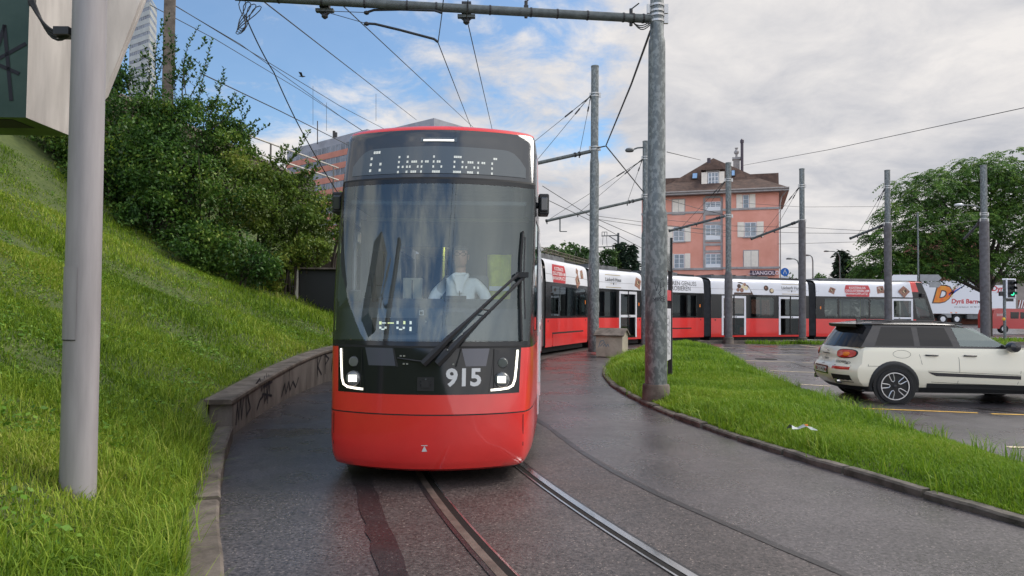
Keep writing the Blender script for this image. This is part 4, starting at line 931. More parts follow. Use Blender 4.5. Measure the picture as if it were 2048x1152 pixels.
# the big galvanised mast in front of the island
D1 = 12.27; zc = lambda y: zpx(y, D1, 1313)
p0 = at(1312, 785, D1); zb = p0.z+0.05
m1 = mast('catenary_mast', 'thick galvanised steel catenary mast with drawn tag, nearest on the grass island kerb', 1312, 785, D1,
    [(0.188,0.0),(0.186,zc(436)-zb),(0.176,zc(424)-zb),(0.155,zc(418)-zb),(0.146,zc(100)-zb),(0.142,zc(82)-zb),(0.118,zc(74)-zb),(0.112,zc(-130)-zb)], zb, 'galv', None, group='catenary masts')
mb = MB(); mb.lathe((0,0,-0.30), [(0.235,0),(0.232,0.36),(0.220,0.395),(0.15,0.405)], 'conc', 26); mb.lathe((0,0,0.02),[(0.19,0),(0.205,0.0),(0.205,0.012),(0.187,0.02)],'kerb',24,cap=False); mb.build('base_collar', m1, smooth=40)
mb = MB()
def tagfn(u, v): q = -math.pi/2+0.15+u/0.188; return (0.1895*math.cos(q), 0.1895*math.sin(q), v)
zg = zc(580)-zb
for g in ([(-0.10,0.13),(-0.06,-0.02),(-0.02,0.14)],[(0.0,0.12),(0.01,-0.03)],[(0.0,0.12),(0.08,0.12),(0.07,0.05),(0.0,0.04)],[(0.01,0.04),(0.09,0.0),(0.08,-0.10),(0.02,-0.12),(-0.03,-0.06),(0.03,0.0)],[(0.02,0.17),(0.05,0.19),(0.07,0.17)],[(-0.12,-0.14),(-0.09,-0.18),(-0.07,-0.13),(-0.07,-0.20)],[(-0.05,-0.14),(-0.04,-0.19),(-0.01,-0.14),(-0.05,-0.14)],[(0.0,-0.20),(0.0,-0.13),(0.04,-0.15),(0.0,-0.17),(0.05,-0.21)],[(0.10,-0.13),(0.06,-0.13),(0.065,-0.20),(0.11,-0.20)],[(0.06,-0.165),(0.10,-0.165)],[(-0.08,-0.23),(0.12,-0.225)]):
    stroke(mb, g, 0.008, lambda u, v: tagfn(u, v+zg), 'graffiti')
mb.build('drawn_tag', m1)
clamp(m1, zc(38)-zb, 0.115); clamp(m1, zc(18)-zb, 0.115)
armR = at(1302, 38, D1); armL = at(470, -8, 11.6)
mb = MB(); a = Vector(lcl(m1, armR)); b = Vector(lcl(m1, armL)); mb.tube([a, b], 0.075, 'arm', 14)
ar = mb.build('cross_arm', m1, smooth=40)
mb = MB(); d = (b-a).normalized()
for t in (0.02,0.045,0.07,0.16,0.235,0.30,0.40,0.455,0.53,0.60,0.70,0.80,0.9): mb.tube([a.lerp(b,t)-d*0.015, a.lerp(b,t)+d*0.015], 0.083, 'plastic', 12)
mb.build('cable_tie', ar)
def hanger(px_, py_, big=1.0):
    mb = MB(); c = Vector(lcl(m1, at(px_, py_, D1-0.5*(1302-px_)/800))); mb.box(c, (0.16*big,0.12,0.20*big), 'plastic'); mb.box(c+Vector((0,0,-0.14*big)), (0.30*big,0.09,0.05), 'arm'); mb.lathe(c+Vector((0,0,-0.28*big)), [(0.02,0),(0.055,0.03),(0.055,0.07),(0.02,0.10),(0.02,0.15)], 'plastic', 10)
    for s in (-1,1): mb.tube([c+Vector((s*0.14*big,0,-0.12*big)), c+Vector((s*0.02,0,-0.22*big))], 0.018, 'plastic', 6)
    return mb.build('wire_hanger', ar)
hanger(933, 17); hanger(650, 5, 1.0); 
for q in (1052, 1262): 
    mb = MB(); c = Vector(lcl(m1, at(q, 20+ (q-1052)*0.075, D1))); mb.tube([c+Vector((0,0,0.16)), c+Vector((0,0,-0.14))], 0.03, 'plastic', 8); mb.box(c, (0.08,0.2,0.09), 'plastic'); mb.tube([c+Vector((0,0,0.15)), c+Vector((0.14,0,0.26))], 0.012, 'wire', 5); mb.build('arm_fitting', ar)
mb = MB()
for k in range(4):
    c0 = Vector(lcl(m1, at(485+k*3, 0, 11.6))); pts = [c0+Vector((0.06*k*math.cos(t)+0.06*math.sin(t*2), 0.03*k, -0.24+0.24*math.cos(t)-0.02*k)) for t in [i*math.pi/8 for i in range(17)]]; mb.tube(pts, 0.008, 'wire', 5)
mb.build('cable_loop', ar)
mb = MB()
for k in range(3):
    c0 = Vector(lcl(m1, at(1257+k*3, 38, D1))); c1 = Vector(lcl(m1, at(1300, 44+k*3, D1-0.1))); mb.tube([c0.lerp(c1, t)+Vector((0,0,-(0.09+0.02*k)*math.sin(math.pi*t))) for t in [i/8 for i in range(9)]], 0.010, 'wire', 5)
mb.build('cable_sag', ar)
# pull-off rods under the cross arm
def pulloff(p, q, rope, nm='pull_off_rod'):
    mb = MB(); P = [Vector(lcl(m1, at(x, y, D1-0.4))) for x, y in p]; mb.tube(P, 0.022, 'plastic', 8); mb.lathe(P[0]+Vector((0,0,-0.04)), [(0.01,0),(0.045,0.02),(0.045,0.05),(0.01,0.07)], 'plastic', 8)
    mb.tube([P[0], Vector(lcl(m1, at(*rope, D1-0.5)))], 0.006, 'wire', 5); return mb.build(nm, m1, smooth=50)
pulloff([(733,25),(748,20),(800,19),(870,21),(884,26)], None, (652,22)); pulloff([(733,47),(750,48),(800,60),(868,78),(876,84)], None, (652,24))
# second mast, with its bracket
D2 = 25.5; zc2 = lambda y: zpx(y, D2, 1188); p = at(1187, 698, D2); zb2 = p.z-0.1
m2 = mast('catenary_mast', 'stepped grey steel catenary mast beside the small concrete hut', 1187, 698, D2, [(0.19,0),(0.188,zc2(512)-zb2),(0.165,zc2(504)-zb2),(0.162,zc2(326)-zb2),(0.14,zc2(316)-zb2),(0.137,zc2(133)-zb2)], zb2, 'galv', group='catenary masts')
clamp(m2, zc2(190)-zb2, 0.138); clamp(m2, zc2(297)-zb2, 0.14)
bracket(m2, at(1180,303,D2), at(960,352,24.6), 0.065, ties=[(at(1182,190,D2), 0.10),(at(1182,190,D2),0.52),(at(1182,192,D2),0.86)])
D3 = 31.0; zc3 = lambda y: zpx(y, D3, 1290); zb3 = 0.1
m3 = mast('catenary_mast', 'slim grey catenary mast with a street lamp head, half hidden behind the thick mast', 1290, 690, D3, [(0.17,0),(0.165,zc3(470)-zb3),(0.13,zc3(462)-zb3),(0.128,zc3(283)-zb3)], zb3, 'galv', group='catenary masts')
clamp(m3, zc3(316)-zb3, 0.13); clamp(m3, zc3(392)-zb3, 0.13)
bracket(m3, at(1284,398,D3), at(1092,442,29.5), 0.06, ties=[(at(1285,318,D3),0.16),(at(1285,318,D3),0.68),(at(1285,320,D3),0.99)])
mb = MB(); e = Vector(lcl(m3, at(1259,301,D3))); s_ = Vector(lcl(m3, at(1286,295,D3))); mb.tube([s_, e+Vector((0.35,0,0.12)), e+Vector((0.2,0,0.06))], 0.035, 'arm', 8); 
mb.lathe(e, [(0.02,-0.06),(0.17,-0.05),(0.20,0.02),(0.14,0.09),(0.04,0.11)], 'roofbox', 14); 
mb.build('lamp_head', m3, smooth=40)
mb = MB(); q0 = Vector(lcl(m3, at(1120,438,29.7))); q1 = Vector(lcl(m3, at(1120,463,29.7))); mb.tube([q0,q1],0.03,'arm',6); mb.tube([q1,Vector(lcl(m3,at(1134,463,29.7)))],0.02,'arm',6); mb.build('drop_post', m3)
def far_mast(px, ptop, pstep, D, rb_, rt_, label, armpx=None, tie=None, dark_from=None):
    zb_ = 0.08; z = lambda y: zpx(y, D, px)-zb_
    o = mast('catenary_mast', label, px, 680, D, [(rt_,z(pstep)),(rt_*0.98,z(ptop))], zb_, 'galv', group='catenary masts')
    mb = MB(); mb.lathe((0,0,0), [(rb_,0.02),(rb_,z(pstep)-0.15),(rt_+0.02,z(pstep)-0.03),(rt_+0.001,z(pstep)+0.02)], 'rustpole' if dark_from else 'galv', 24); mb.build('lower_shaft', o, smooth=35)
    mb = MB(); mb.lathe((0,0,-0.1), [(rb_+0.05,0),(rb_+0.05,0.38),(rb_,0.40)], 'conc', 20); mb.build('base_collar', o, smooth=40)
    if armpx:
        (ax, ay), (bx, by), (tx, ty) = armpx; bracket(o, at(ax,ay,D), at(bx,by,D+1.6), 0.06, ties=[(at(tx,ty,D), k) for k in (0.5,0.78,0.95)][:2])
        clamp(o, zpx(ty, D, px)-zb_, rt_); clamp(o, zpx(ay, D, px)-zb_, rt_)
    return o
far_mast(1457, 326, 545, 34.2, 0.185, 0.135, 'grey catenary mast in front of the printed chocolate box on the tram', ((1451,432),(1338,462),(1452,360)), dark_from=True)
far_mast(1605, 338, 440, 35.0, 0.17, 0.125, 'grey catenary mast standing before the bellows right of the lettered advert', ((1599,442),(1502,478),(1600,372)), dark_from=True)
far_mast(1777, 341, 446, 34.5, 0.17, 0.13, 'bare grey catenary mast rising behind the white estate car roof', ((1772,448),(1700,477),(1771,374)), dark_from=True)
far_mast(1971, 331, 441, 36.0, 0.22, 0.155, 'dark stained catenary mast before the white lorry box', ((1964,440),(1928,478),(1966,428)), dark_from=True)
# ---- overhead wires
def wire(label, pts, r=0.012, sag=0.0, name='overhead_wire', cat='wire', grp='overhead wires', m='wire'):
    P = [Vector(p) for p in pts]; Q = []
    for a, b in zip(P, P[1:]):
        for k in range(8): t = k/8; Q.append(a.lerp(b, t)-Vector((0,0,sag*4*t*(1-t))))
    Q.append(P[-1]); mb = MB(); mb.tube(Q, r, m, 5); return tag(mb.build(name), label, cat, grp)
wire('contact wire running from the cross arm hanger down behind the tram roof', [(0.15,2.0,6.45),(0.05,-14,6.3)][::-1]+[at(933,34,11.9), at(985,262,24)], 0.009)
wire('contact wire held by the two pull-off rods left of the hanger', [(0.0,-14,6.3),(-0.3,5,6.2), at(884,26,D1-0.4), at(876,85,D1-0.4), at(943,257,24), at(1000,345,24.8)], 0.009)
wire('slack cable falling from the coiled loop down into the bushes', [at(490,30,11.6), at(548,145,12.6), at(620,292,14), at(700,420,16)], 0.011, 0.05)
wire('upper thin railway wire crossing the blue sky', [at(250,-50,22), at(680,212,40), at(830,290,60)], 0.016)
wire('lower twin of the upper railway wire crossing the blue sky', [at(330,0,22), at(480,88,27), at(680,232,40), at(800,310,56)], 0.014)
wire('railway wire with droppers ending over the orange banded offices', [at(300,10,22), at(430,78,26), at(600,180,36), at(760,285,60)], 0.014)
wire('double railway cable sloping behind the bush tips', [at(400,146,26), at(560,222,34), at(700,292,50)], 0.024)
wire('long wire from the left end of the cross arm to behind the tram visor', [at(521,-2,11.6), at(833,240,40)], 0.012)
wire('wire from the left hanger to the top right of the tram roof', [at(680,6,11.7), at(950,258,36)], 0.010)
for x, y0, y1 in ((626,172,250),(653,205,262),(752,188,242)):
    wire({626:'left dropper wire hanging below the railway wires',653:'middle dropper wire hanging below the railway wires',752:'short dropper wire above the tram roof'}[x], [at(x,y0,38), at(x,y1,38)], 0.010)
wire('heavy twisted guy cable from the thick mast down to the stepped mast', [at(1301,62,D1), at(1262,170,16), at(1212,291,24.8)], 0.022)
wire('heavy guy cable from the stepped mast clamp down to the lamp mast', [at(1194,296,D2), at(1212,292,24.9), at(1286,383,D3)], 0.024)
wire('contact wires ending at the second bracket, left of the lamp mast', [at(1085,372,26), at(1180,432,29), at(1290,480,32)], 0.013)
wire('thin wire right of the tram mirror crossing behind the stepped mast', [at(1085,395,26), at(1178,440,29.3), at(1300,505,33)], 0.013)
wire('upper of two level wires left of the pink house', [at(1178,430,31), at(1300,446,34), at(1460,466,38)], 0.012)
wire('lower of two level wires left of the pink house', [at(1178,436,31), at(1300,454,34), at(1460,474,38)], 0.012)
wire('short wire from the thick mast to the pink house roof', [at(1334,304,30), at(1401,320,60)], 0.02)
wire('long wire rising right from the house chimney to the picture edge', [at(1485,331,70), at(1660,299,46), at(2060,213,30)], 0.018)
wire('upper level wire between house and big tree', [at(1480,406,40), at(1605,414,40), at(1777,413,40)], 0.010)
wire('middle level wire crossing the two right brackets', [at(1330,440,36), at(1470,452,38), at(1605,455,38), at(1780,464,38), at(1960,440,40)], 0.012)
wire('lower pair wire crossing the right brackets', [at(1330,452,36), at(1470,462,38), at(1605,466,38), at(1720,467,38)], 0.012)
wire('lowest level wire between house and big tree', [at(1555,488,42), at(1640,486,42), at(1770,482,42)], 0.012)
wire('wire slanting from the thick mast across the pink house front', [at(1330,398,33), at(1400,418,36), at(1455,431,34.2)], 0.014)
# ---- small things on the island
M['hutconc'] = mat('beige cast concrete', (0.36,0.32,0.25), 0.85, var=0.18, scale=3, bump=0.3, bscale=30)
M['poster'] = mat('pale poster paper', (0.55,0.56,0.60), 0.5, var=0.12, scale=4)
M['foil'] = mat('crumpled wrapper', (0.26,0.30,0.29), 0.35, var=0.3, scale=12)
M['cabinet'] = mat('dull grey sheet metal', (0.42,0.39,0.36), 0.36, 0.25, col2=(0.60,0.56,0.52), scale=2.2, stretch=(2.5,2.5,0.5), bump=0.04, detail=7)
M['cabgreen'] = mat('greenish sheet metal with painted shade', (0.025,0.055,0.045), 0.5, 0.2, col2=(0.05,0.085,0.07), scale=2.5)  # shade on the cabinet's left face is painted into this darker colour
M['cabunder'] = mat('underside painted green lit', (0.09,0.15,0.03), 0.7, var=0.35, scale=4)  # green light on the underside is put into its colour
hp = on_z(1226, 696, 0.2); hp = at(1224, 693, 24.2); hut = empty('concrete_hut', (hp.x, hp.y, gz(hp.x,hp.y)+0.12), R(-24)); tag(hut, 'small beige concrete utility hut with pitched lid and blue tag on the grass island', 'utility box')
mb = MB(); mb.b2(-0.46,0.46,-0.36,0.36,-0.1,0.62,'hutconc'); mb.prism([(-0.46,-0.36,0.62),(-0.46,0.36,0.62),(-0.46,0.0,0.80)], (0.92,0,0), 'hutconc'); mb.build('body', hut, bevel=0.01)
mb = MB()
for s in (-1,1):
    pr = [(-0.52,s*0.43,0.59),(-0.52,s*0.0,0.82),(-0.52,s*0.0,0.865),(-0.52,s*0.45,0.63)]; mb.prism(pr if s > 0 else pr[::-1], (1.04,0,0), 'conc')
mb.build('lid', hut, bevel=0.006)
mb = MB(); fn = lambda u, v: (u, -0.363, v)
for g in ([(-0.36,0.22),(-0.30,0.42),(-0.2,0.45),(-0.16,0.38),(-0.24,0.32),(-0.30,0.25)],[(-0.2,0.25),(-0.14,0.34),(-0.10,0.24),(-0.04,0.33),(0.0,0.24)]): stroke(mb, g, 0.022, fn, 'graffblue')
mb.build('sprayed_tag', hut)
# information stand behind the thick mast
ip = at(1335, 735, 15.2); st = empty('poster_stand', (ip.x, ip.y, 0.2), R(70)); tag(st, 'tall narrow black poster stand seen edge on right behind the thick mast', 'poster stand')
zt = zpx(472, 15.2, 1344)-0.2
for x in (-0.42, 0.42):
    mb = MB(); mb.b2(x-0.045,x+0.045,-0.045,0.045,-0.1,zt,'plastic'); mb.build('post', st, bevel=0.006)
mb = MB(); mb.b2(-0.37,0.37,-0.02,0.02,zt-0.75,zt-0.02,'disp'); mb.build('sign_panel', st)
mb = MB(); mb.b2(-0.37,0.37,-0.022,0.022,0.35,1.45,'poster')
for k in range(6):
    for s in (-0.027,0.027): stroke(mb, [(-0.26+0.07*(k%2),0.5+0.15*k),(-0.2,0.6+0.13*k),(-0.08,0.48+0.15*k),(0.02,0.60+0.14*k),(0.06,0.47+0.16*k),(0.2,0.5+0.12*k),(0.24-0.05*(k%3),0.6+0.13*k)], 0.014, lambda u, v, s=s: (u if s < 0 else -u, s, v), 'graffiti')
mb.build('poster', st)
mb = MB(); mb.b2(-0.35,0.35,-0.03,0.03,1.62,1.84,'adred'); mb.build('notice', st)
# litter in the island grass
lp = on_z(1605, 866, 0.27); mb = MB(); rr = random.Random(4); pts = [[(-0.14+0.07*i+rr.uniform(-.02,.02), -0.08+0.05*j+rr.uniform(-.02,.02), 0.03+rr.uniform(0,0.07)) for i in range(5)] for j in range(4)]
mb.grid(pts, 'foil'); mb.box((0.03,-0.03,0.09),(0.03,0.02,0.02),'amber'); lo = mb.build('litter', solid=0.002); lo.location = lp; tag(lo, 'crumpled grey plastic wrapper lying in the island grass', 'litter')
# ---- the grey mast and sign cabinet close to the camera
D0 = 4.6; bp = at(155, 1020, D0); z0 = bank_h(-math.asin((CY-bp.y)/33.0), max(0.05, math.hypot(bp.x-CX, bp.y-CY)-rb(-math.asin((CY-bp.y)/33.0))))
topp = at(180, 0, D0); pl = empty('sign_mast', (bp.x, bp.y, min(z0, bp.z)-0.15)); tag(pl, 'plain grey painted steel mast planted in the left grass bank close to the camera', 'mast')
ax = Vector((topp.x-bp.x, 0, topp.z-pl.location.z)); mb = MB(); e1 = ax*1.35
mb.tube([(0,0,0), ax*0.4, ax*0.7, e1], [0.106,0.104,0.101,0.097], 'polegrey', 32); mb.build('shaft', pl, smooth=40)
mb = MB(); u = ax.normalized()
def cyl(an, h, r): 
    c = ax*(h/ax.z); return (c.x+r*math.cos(an), c.y+r*math.sin(an), c.z)
h0_, h1_ = zpx(678, D0, 150)-pl.location.z, zpx(535, D0, 160)-pl.location.z
mb.grid([[cyl(R(-168+k*13), h, 0.109) for k in range(8)] for h in (h0_, h1_)], 'polegrey'); mb.grid([[cyl(R(-168+k*13), h, 0.1095) for k in range(8)] for h in (h0_-0.006, h0_)], 'seam')
mb.build('access_door', pl, smooth=40)
c3 = [at(52,235,4.75), at(141,264,5.25)]
cb = empty('sign_cabinet', (c3[0].x, c3[0].y, c3[0].z)); tag(cb, 'large weathered grey metal sign cabinet with looped cables, cut off at the top left', 'sign cabinet')
a = Vector((0,0,0)); b = Vector(lcl(cb, c3[1])); b.z = 0; vb = b.normalized(); va = Vector((-vb.y, vb.x, 0)); va = -va if va.x > 0 else va
ln = b.length*1.02; H_ = 1.7; wd = 0.55
mb = MB(); q = [a, a+vb*ln, a+vb*ln+va*wd, a+va*wd]
up = Vector((0,0,H_))
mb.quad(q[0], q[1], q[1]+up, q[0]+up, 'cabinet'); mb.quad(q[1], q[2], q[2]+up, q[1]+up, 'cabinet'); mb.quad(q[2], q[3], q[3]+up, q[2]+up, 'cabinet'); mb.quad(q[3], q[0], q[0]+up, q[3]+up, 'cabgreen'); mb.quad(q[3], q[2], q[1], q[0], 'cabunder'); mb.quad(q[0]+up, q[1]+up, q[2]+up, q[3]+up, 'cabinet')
mb.build('housing', cb, bevel=0.012)
mb = MB(); mb.prism([a+vb*0.10*ln+va*0.12+Vector((0,0,-0.004)), a+vb*0.55*ln+va*0.12+Vector((0,0,-0.004)), a+vb*0.55*ln+va*(wd-0.12)+Vector((0,0,-0.004)), a+vb*0.10*ln+va*(wd-0.12)+Vector((0,0,-0.004))], (0,0,0.003), 'seam'); mb.build('vent', cb)
mb = MB(); g = va*0; fn = lambda u_, v_: a+va*u_-vb*0.004+Vector((0,0,v_))
for s_ in ([(0.30,0.12),(0.16,0.62),(0.10,0.12)],[(0.30,0.40),(0.06,0.30)],[(0.02,0.5),(0.22,0.38)],[(0.4,1.0),(0.3,1.5),(0.38,1.7)]): stroke(mb, s_, 0.025, fn, 'graffiti')
mb.build('drawn_tag', cb)
mb = MB(); s0 = Vector(lcl(cb, at(64,5,4.72))); s1 = Vector(lcl(cb, at(146,66,4.6)))
for k in range(4):
    mb.tube([s0.lerp(s1,t)+Vector((0.01*k,-0.03,-(0.075+0.02*k)*math.sin(math.pi*min(1,t*1.02))*1.1)) for t in [i/10 for i in range(11)]], 0.009, 'rubber', 6)
mb.box(s1+Vector((-0.05,0.0,0.0)), (0.10,0.10,0.05), 'plastic'); mb.box(s0, (0.03,0.04,0.05), 'plastic'); mb.build('cable_bundle', cb)
tp = [at(200,-40,4.95), at(297,-40,5.1), at(284,0,5.1), at(208,190,5.0), at(196,200,4.95)]
mb = MB(); pts = [Vector(lcl(cb, p)) for p in tp]; mb.prism(pts, (0.0,0.05,0.0), 'cabinet'); mb.build('slanted_end', cb, bevel=0.008)
# ================================================================ houses, railway wall, far things
M['pink'] = mat('salmon pink render', (0.67,0.285,0.205), 0.85, col2=(0.77,0.355,0.27), scale=0.6, detail=8, bump=0.15, bscale=12)
M['stone'] = mat('grey stone trim', (0.34,0.32,0.31), 0.8, var=0.15, scale=3)
M['shutter'] = mat('cream shutter paint', (0.78,0.71,0.61), 0.6, var=0.06)
M['winframe'] = mat('white window frame', (0.70,0.71,0.72), 0.5)
M['tile'] = mat('brown roof tiles', (0.050,0.028,0.020), 0.85, col2=(0.105,0.060,0.042), scale=2.2, detail=9, bump=0.6, bscale=9)
M['soffit'] = mat('weathered soffit', (0.30,0.27,0.25), 0.8, var=0.1)
M['darkpipe'] = mat('purple brown flue', (0.05,0.035,0.05), 0.5)
M['signdark'] = mat('dark violet sign board', (0.045,0.025,0.05), 0.5)
M['signtext'] = mat('pink white sign lettering', (0.75,0.60,0.62), 0.5)
M['grey_facade'] = mat('grey facade panels', (0.27,0.28,0.31), 0.7, var=0.12, scale=0.5)
M['orangeband'] = mat('salmon facade bands', (0.46,0.185,0.13), 0.7, var=0.10, scale=0.6)
M['bandwin'] = mat('dark window strip', (0.07,0.085,0.11), 0.15, col2=(0.20,0.23,0.27), scale=0.35, detail=3, spec=0.7)
M['concblock'] = mat('grey green tower concrete', (0.34,0.36,0.35), 0.8, var=0.1, scale=0.3)
M['brownwall'] = mat('dark brown railway retaining wall', (0.050,0.036,0.028), 0.9, col2=(0.085,0.065,0.052), scale=1.2, detail=8, bump=0.4, bscale=6)
M['pipe'] = mat('pale galvanised handrail', (0.50,0.48,0.44), 0.5, 0.3, var=0.2, scale=3)
M['skyglass'] = mat('roof light glass', (0.25,0.40,0.60), 0.05, spec=0.8)
M['blackvoid'] = mat('black sheet and painted dark inside', (0.006,0.007,0.008), 0.6)
hl = at(1283, 560, 77); hr = at(1558, 560, 72.6); hd = Vector((hr.x-hl.x, hr.y-hl.y, 0)); HL = hd.length; hd.normalize(); hn = Vector((hd.y, -hd.x, 0))
ho = empty('pink_house', (hl.x, hl.y, 0.05), math.atan2(hd.y, hd.x)); tag(ho, 'four storey salmon pink corner house with brown hipped tile roof and cream shutters', 'house')
def fp(px, py):                                     # facade coordinates seen at that pixel
    d = ray(px, py); o = Vector((hl.x, hl.y, 0)); k = (o-Vector((0,0,CAM_Z))).dot(hn)/d.dot(hn); q = Vector((0,0,CAM_Z))+d*k; return ((q-o).dot(hd), q.z-0.05)
ZE = fp(1558, 384)[1]; DW = 12.0; US = fp(1446, 450)[0]
mb = MB(); mb.b2(0, US, 0, DW, 0, ZE, 'pink'); mb.b2(US, HL, -0.28, DW, 0, ZE, 'pink'); mb.build('wall', ho)
for (pxa, ya, u0, u1, off) in ((1446,423,0,US,0.0),(1500,418.5,US,HL,-0.28),(1400,538,0,US,0.0),(1500,536,US,HL,-0.28)):
    mb = MB(); z = fp(pxa, ya)[1]; mb.b2(u0-0.05, u1+0.12, off-0.12, off+0.02, z-0.11, z+0.11, 'stone'); mb.build('string_course', ho)
def hwin(px0, px1, y0, y1, panes=2, sh=(0,0), closed=False, off=0.0, lower=0.0):
    (ua, za), (ub, zb) = fp(px0, y1), fp(px1, y0); 
    if closed:
        mb = MB(); mb.b2(ua-0.08,ub+0.08,off-0.03,off+0.01,za-0.1,zb+0.1,'stone'); mid = (ua+ub)/2
        for q0, q1 in ((ua,mid-0.02),(mid+0.02,ub)):
            mb.b2(q0,q1,off-0.09,off-0.03,za,zb,'shutter')
            for k in range(9): z = lerp(za+0.12, zb-0.12, k/8); mb.b2(q0+0.07,q1-0.07,off-0.105,off-0.089,z-0.045,z+0.02,'shutter')
        mb.build('closed_shutters', ho); return
    mb = MB(); mb.b2(ua,ub,off-0.015,off+0.02,za+lower,zb,'house_glass'); mb.build('window', ho); wd_ = ho.children[-1]
    mb = MB(); f = 0.07
    for q in [ua, ub-f]+[lerp(ua, ub, k/panes)-f/2 for k in range(1, panes)]: mb.b2(q,q+f,off-0.05,off-0.012,za+lower,zb,'winframe')
    for z in (za+lower, zb-f): mb.b2(ua,ub,off-0.052,off-0.013,z,z+f,'winframe')
    for k in (1,2): z = lerp(za+lower, zb, k/3); mb.b2(ua,ub,off-0.035,off-0.012,z-0.018,z+0.018,'winframe')
    if lower: mb.b2(ua,ub,off-0.06,off-0.0,za,za+lower,'winframe')
    mb.build('frame', wd_)
    mb = MB(); mb.b2(ua-0.14,ub+0.14,off-0.14,off+0.01,za-0.13,za-0.002,'stone'); mb.build('sill', wd_)
    for s, w_ in ((-1, sh[0]), (1, sh[1])):
        if not w_: continue
        mb = MB(); wu = (ub-ua)*w_; q0, q1 = (ua-0.04-wu, ua-0.04) if s < 0 else (ub+0.04, ub+0.04+wu); mb.b2(q0,q1,off-0.08,off-0.03,za-0.05,zb+0.05,'shutter')
        for k in range(9): z = lerp(za+0.06, zb-0.1, k/8); mb.b2(q0+0.07,q1-0.07,off-0.095,off-0.079,z-0.045,z+0.02,'shutter')
        mb.build('shutter', ho)
# grey central bay
(ub0, zb0), (ub1, zb1) = fp(1406.5, 537), fp(1445.5, 394)
mb = MB()
for q in (ub0, ub1-0.22): mb.b2(q,q+0.22,-0.10,0.01,zb0,zb1,'stone')
for y in (394,428,446,482,489,503): z = fp(1426, y)[1]; mb.b2(ub0+0.22,ub1-0.22,-0.085,0.01,z-0.13,z+0.13,'stone')
mb.build('bay_surround', ho)
hwin(1410.5,1441.5,403,427,3,lower=0.62); hwin(1411,1442,449,480,3,lower=0.42); hwin(1411,1442.5,507,535,3,lower=0.3)
hwin(1345,1369,399,429,closed=True); hwin(1346.5,1369,453,483,2,sh=(0.52,0.52)); hwin(1348,1369,508,537,2,sh=(0.52,0.52))
hwin(1485.5,1498,390,418,1,sh=(0.95,0.95),off=-0.28); hwin(1489,1513,445,474,2,sh=(0.55,0.55),off=-0.28); hwin(1488,1516,502,534,closed=True,off=-0.28)
# roof
E_ = 0.95; z0_, z1_ = ZE+0.25, ZE+1.75; apex = fp(1424,312)[1]+0.65
def rect_(ins, z): return [(0.3+ins, -E_+ins-0.2, z), (HL+E_-ins, -E_+ins-0.2, z), (HL+E_-ins, DW+E_-ins, z), (0.3+ins, DW+E_-ins, z)]
A, B = rect_(0, z0_), rect_(2.7, z1_); um = fp(1423,312)[0]; Rg = [(um, 4.2, apex), (um, DW-3.0, apex)]
mb = MB()
for i in range(4): j = (i+1)%4; mb.quad(A[i], A[j], B[j], B[i], 'tile')
mb.poly([B[0],B[1],Rg[0]],'tile'); mb.poly([B[2],B[3],Rg[1]],'tile'); mb.poly([B[1],B[2],Rg[1],Rg[0]],'tile'); mb.poly([B[3],B[0],Rg[0],Rg[1]],'tile')
S = [(x,y,z-0.28) for x,y,z in A]; W_ = [(0.0,-0.28,ZE-0.02),(HL+0.01,-0.28,ZE-0.02),(HL,DW,ZE-0.02),(0,DW,ZE-0.02)]
for i in range(4): j = (i+1)%4; mb.quad(S[i], S[j], A[j], A[i], 'stone'); mb.quad(W_[i], W_[j], S[j], S[i], 'soffit')
rf = mb.build('roof', ho)
mb = MB(); mb.tube([(0.3,-E_-0.28,z0_-0.02),(HL+E_,-E_-0.28,z0_-0.02)], 0.09, 'soffit', 8); mb.tube([(HL+E_-0.1,-E_-0.2,z0_-0.1),(HL+0.25,-0.4,ZE-0.6),(HL+0.12,-0.45,ZE-1.3),(HL+0.12,-0.45,0.3)], 0.06, 'soffit', 8); mb.build('gutter', rf)
# cross wing behind
mb = MB(); yb = DW-4; zr = fp(1520,338)[1]*1.075; u0w, u1w = -0.8, fp(1546,345)[0]+0.9
mb.prism([(u0w,yb-0.2,zr-2.6),(u0w,yb+1.3,zr),(u0w,yb+4.5,zr),(u0w,yb+6,zr-2.6)], (u1w-u0w,0,0), 'tile'); mb.b2(u0w+0.2,u1w-0.4,yb,yb+5,ZE,zr-2.0,'pink'); mb.build('rear_wing', rf)
# dormer
du0, du1 = fp(1401,350)[0], fp(1449,350)[0]; dz0, dz1 = fp(1425,369)[1]-0.1, fp(1425,340)[1]+0.15; dy = 0.9
mb = MB(); mb.b2(du0+0.5,du1-0.5,dy,dy+4,dz0,dz1,'soffit'); mb.prism([(du0,dy-0.35,dz1),(du1,dy-0.35,dz1),((du0+du1)/2+0.6,dy+0.2,dz1+0.85),((du0+du1)/2-0.6,dy+0.2,dz1+0.85)], (0,4.5,0.05), 'tile'); mb.build('dormer', rf)
a_, b_ = fp(1415,350)[0], fp(1436.5,350)[0]
mb = MB(); mb.b2(a_,b_,dy-0.03,dy+0.02,dz0+0.15,dz1-0.25,'house_glass')
for k in range(4): q = lerp(a_, b_-0.08, k/3); mb.b2(q,q+0.08,dy-0.06,dy-0.02,dz0+0.15,dz1-0.25,'winframe')
for k in range(4): z = lerp(dz0+0.15, dz1-0.32, k/3); mb.b2(a_,b_,dy-0.062,dy-0.021,z,z+0.06,'winframe')
mb.build('dormer_window', rf)
mb = MB()
for s in (0,1): q0, q1 = (fp(1402,350)[0], a_-0.06) if s == 0 else (b_+0.06, fp(1448.5,350)[0]); mb.b2(q0,q1,dy-0.10,dy-0.03,dz0+0.05,dz1-0.2,'shutter')
mb.build('dormer_shutters', rf)
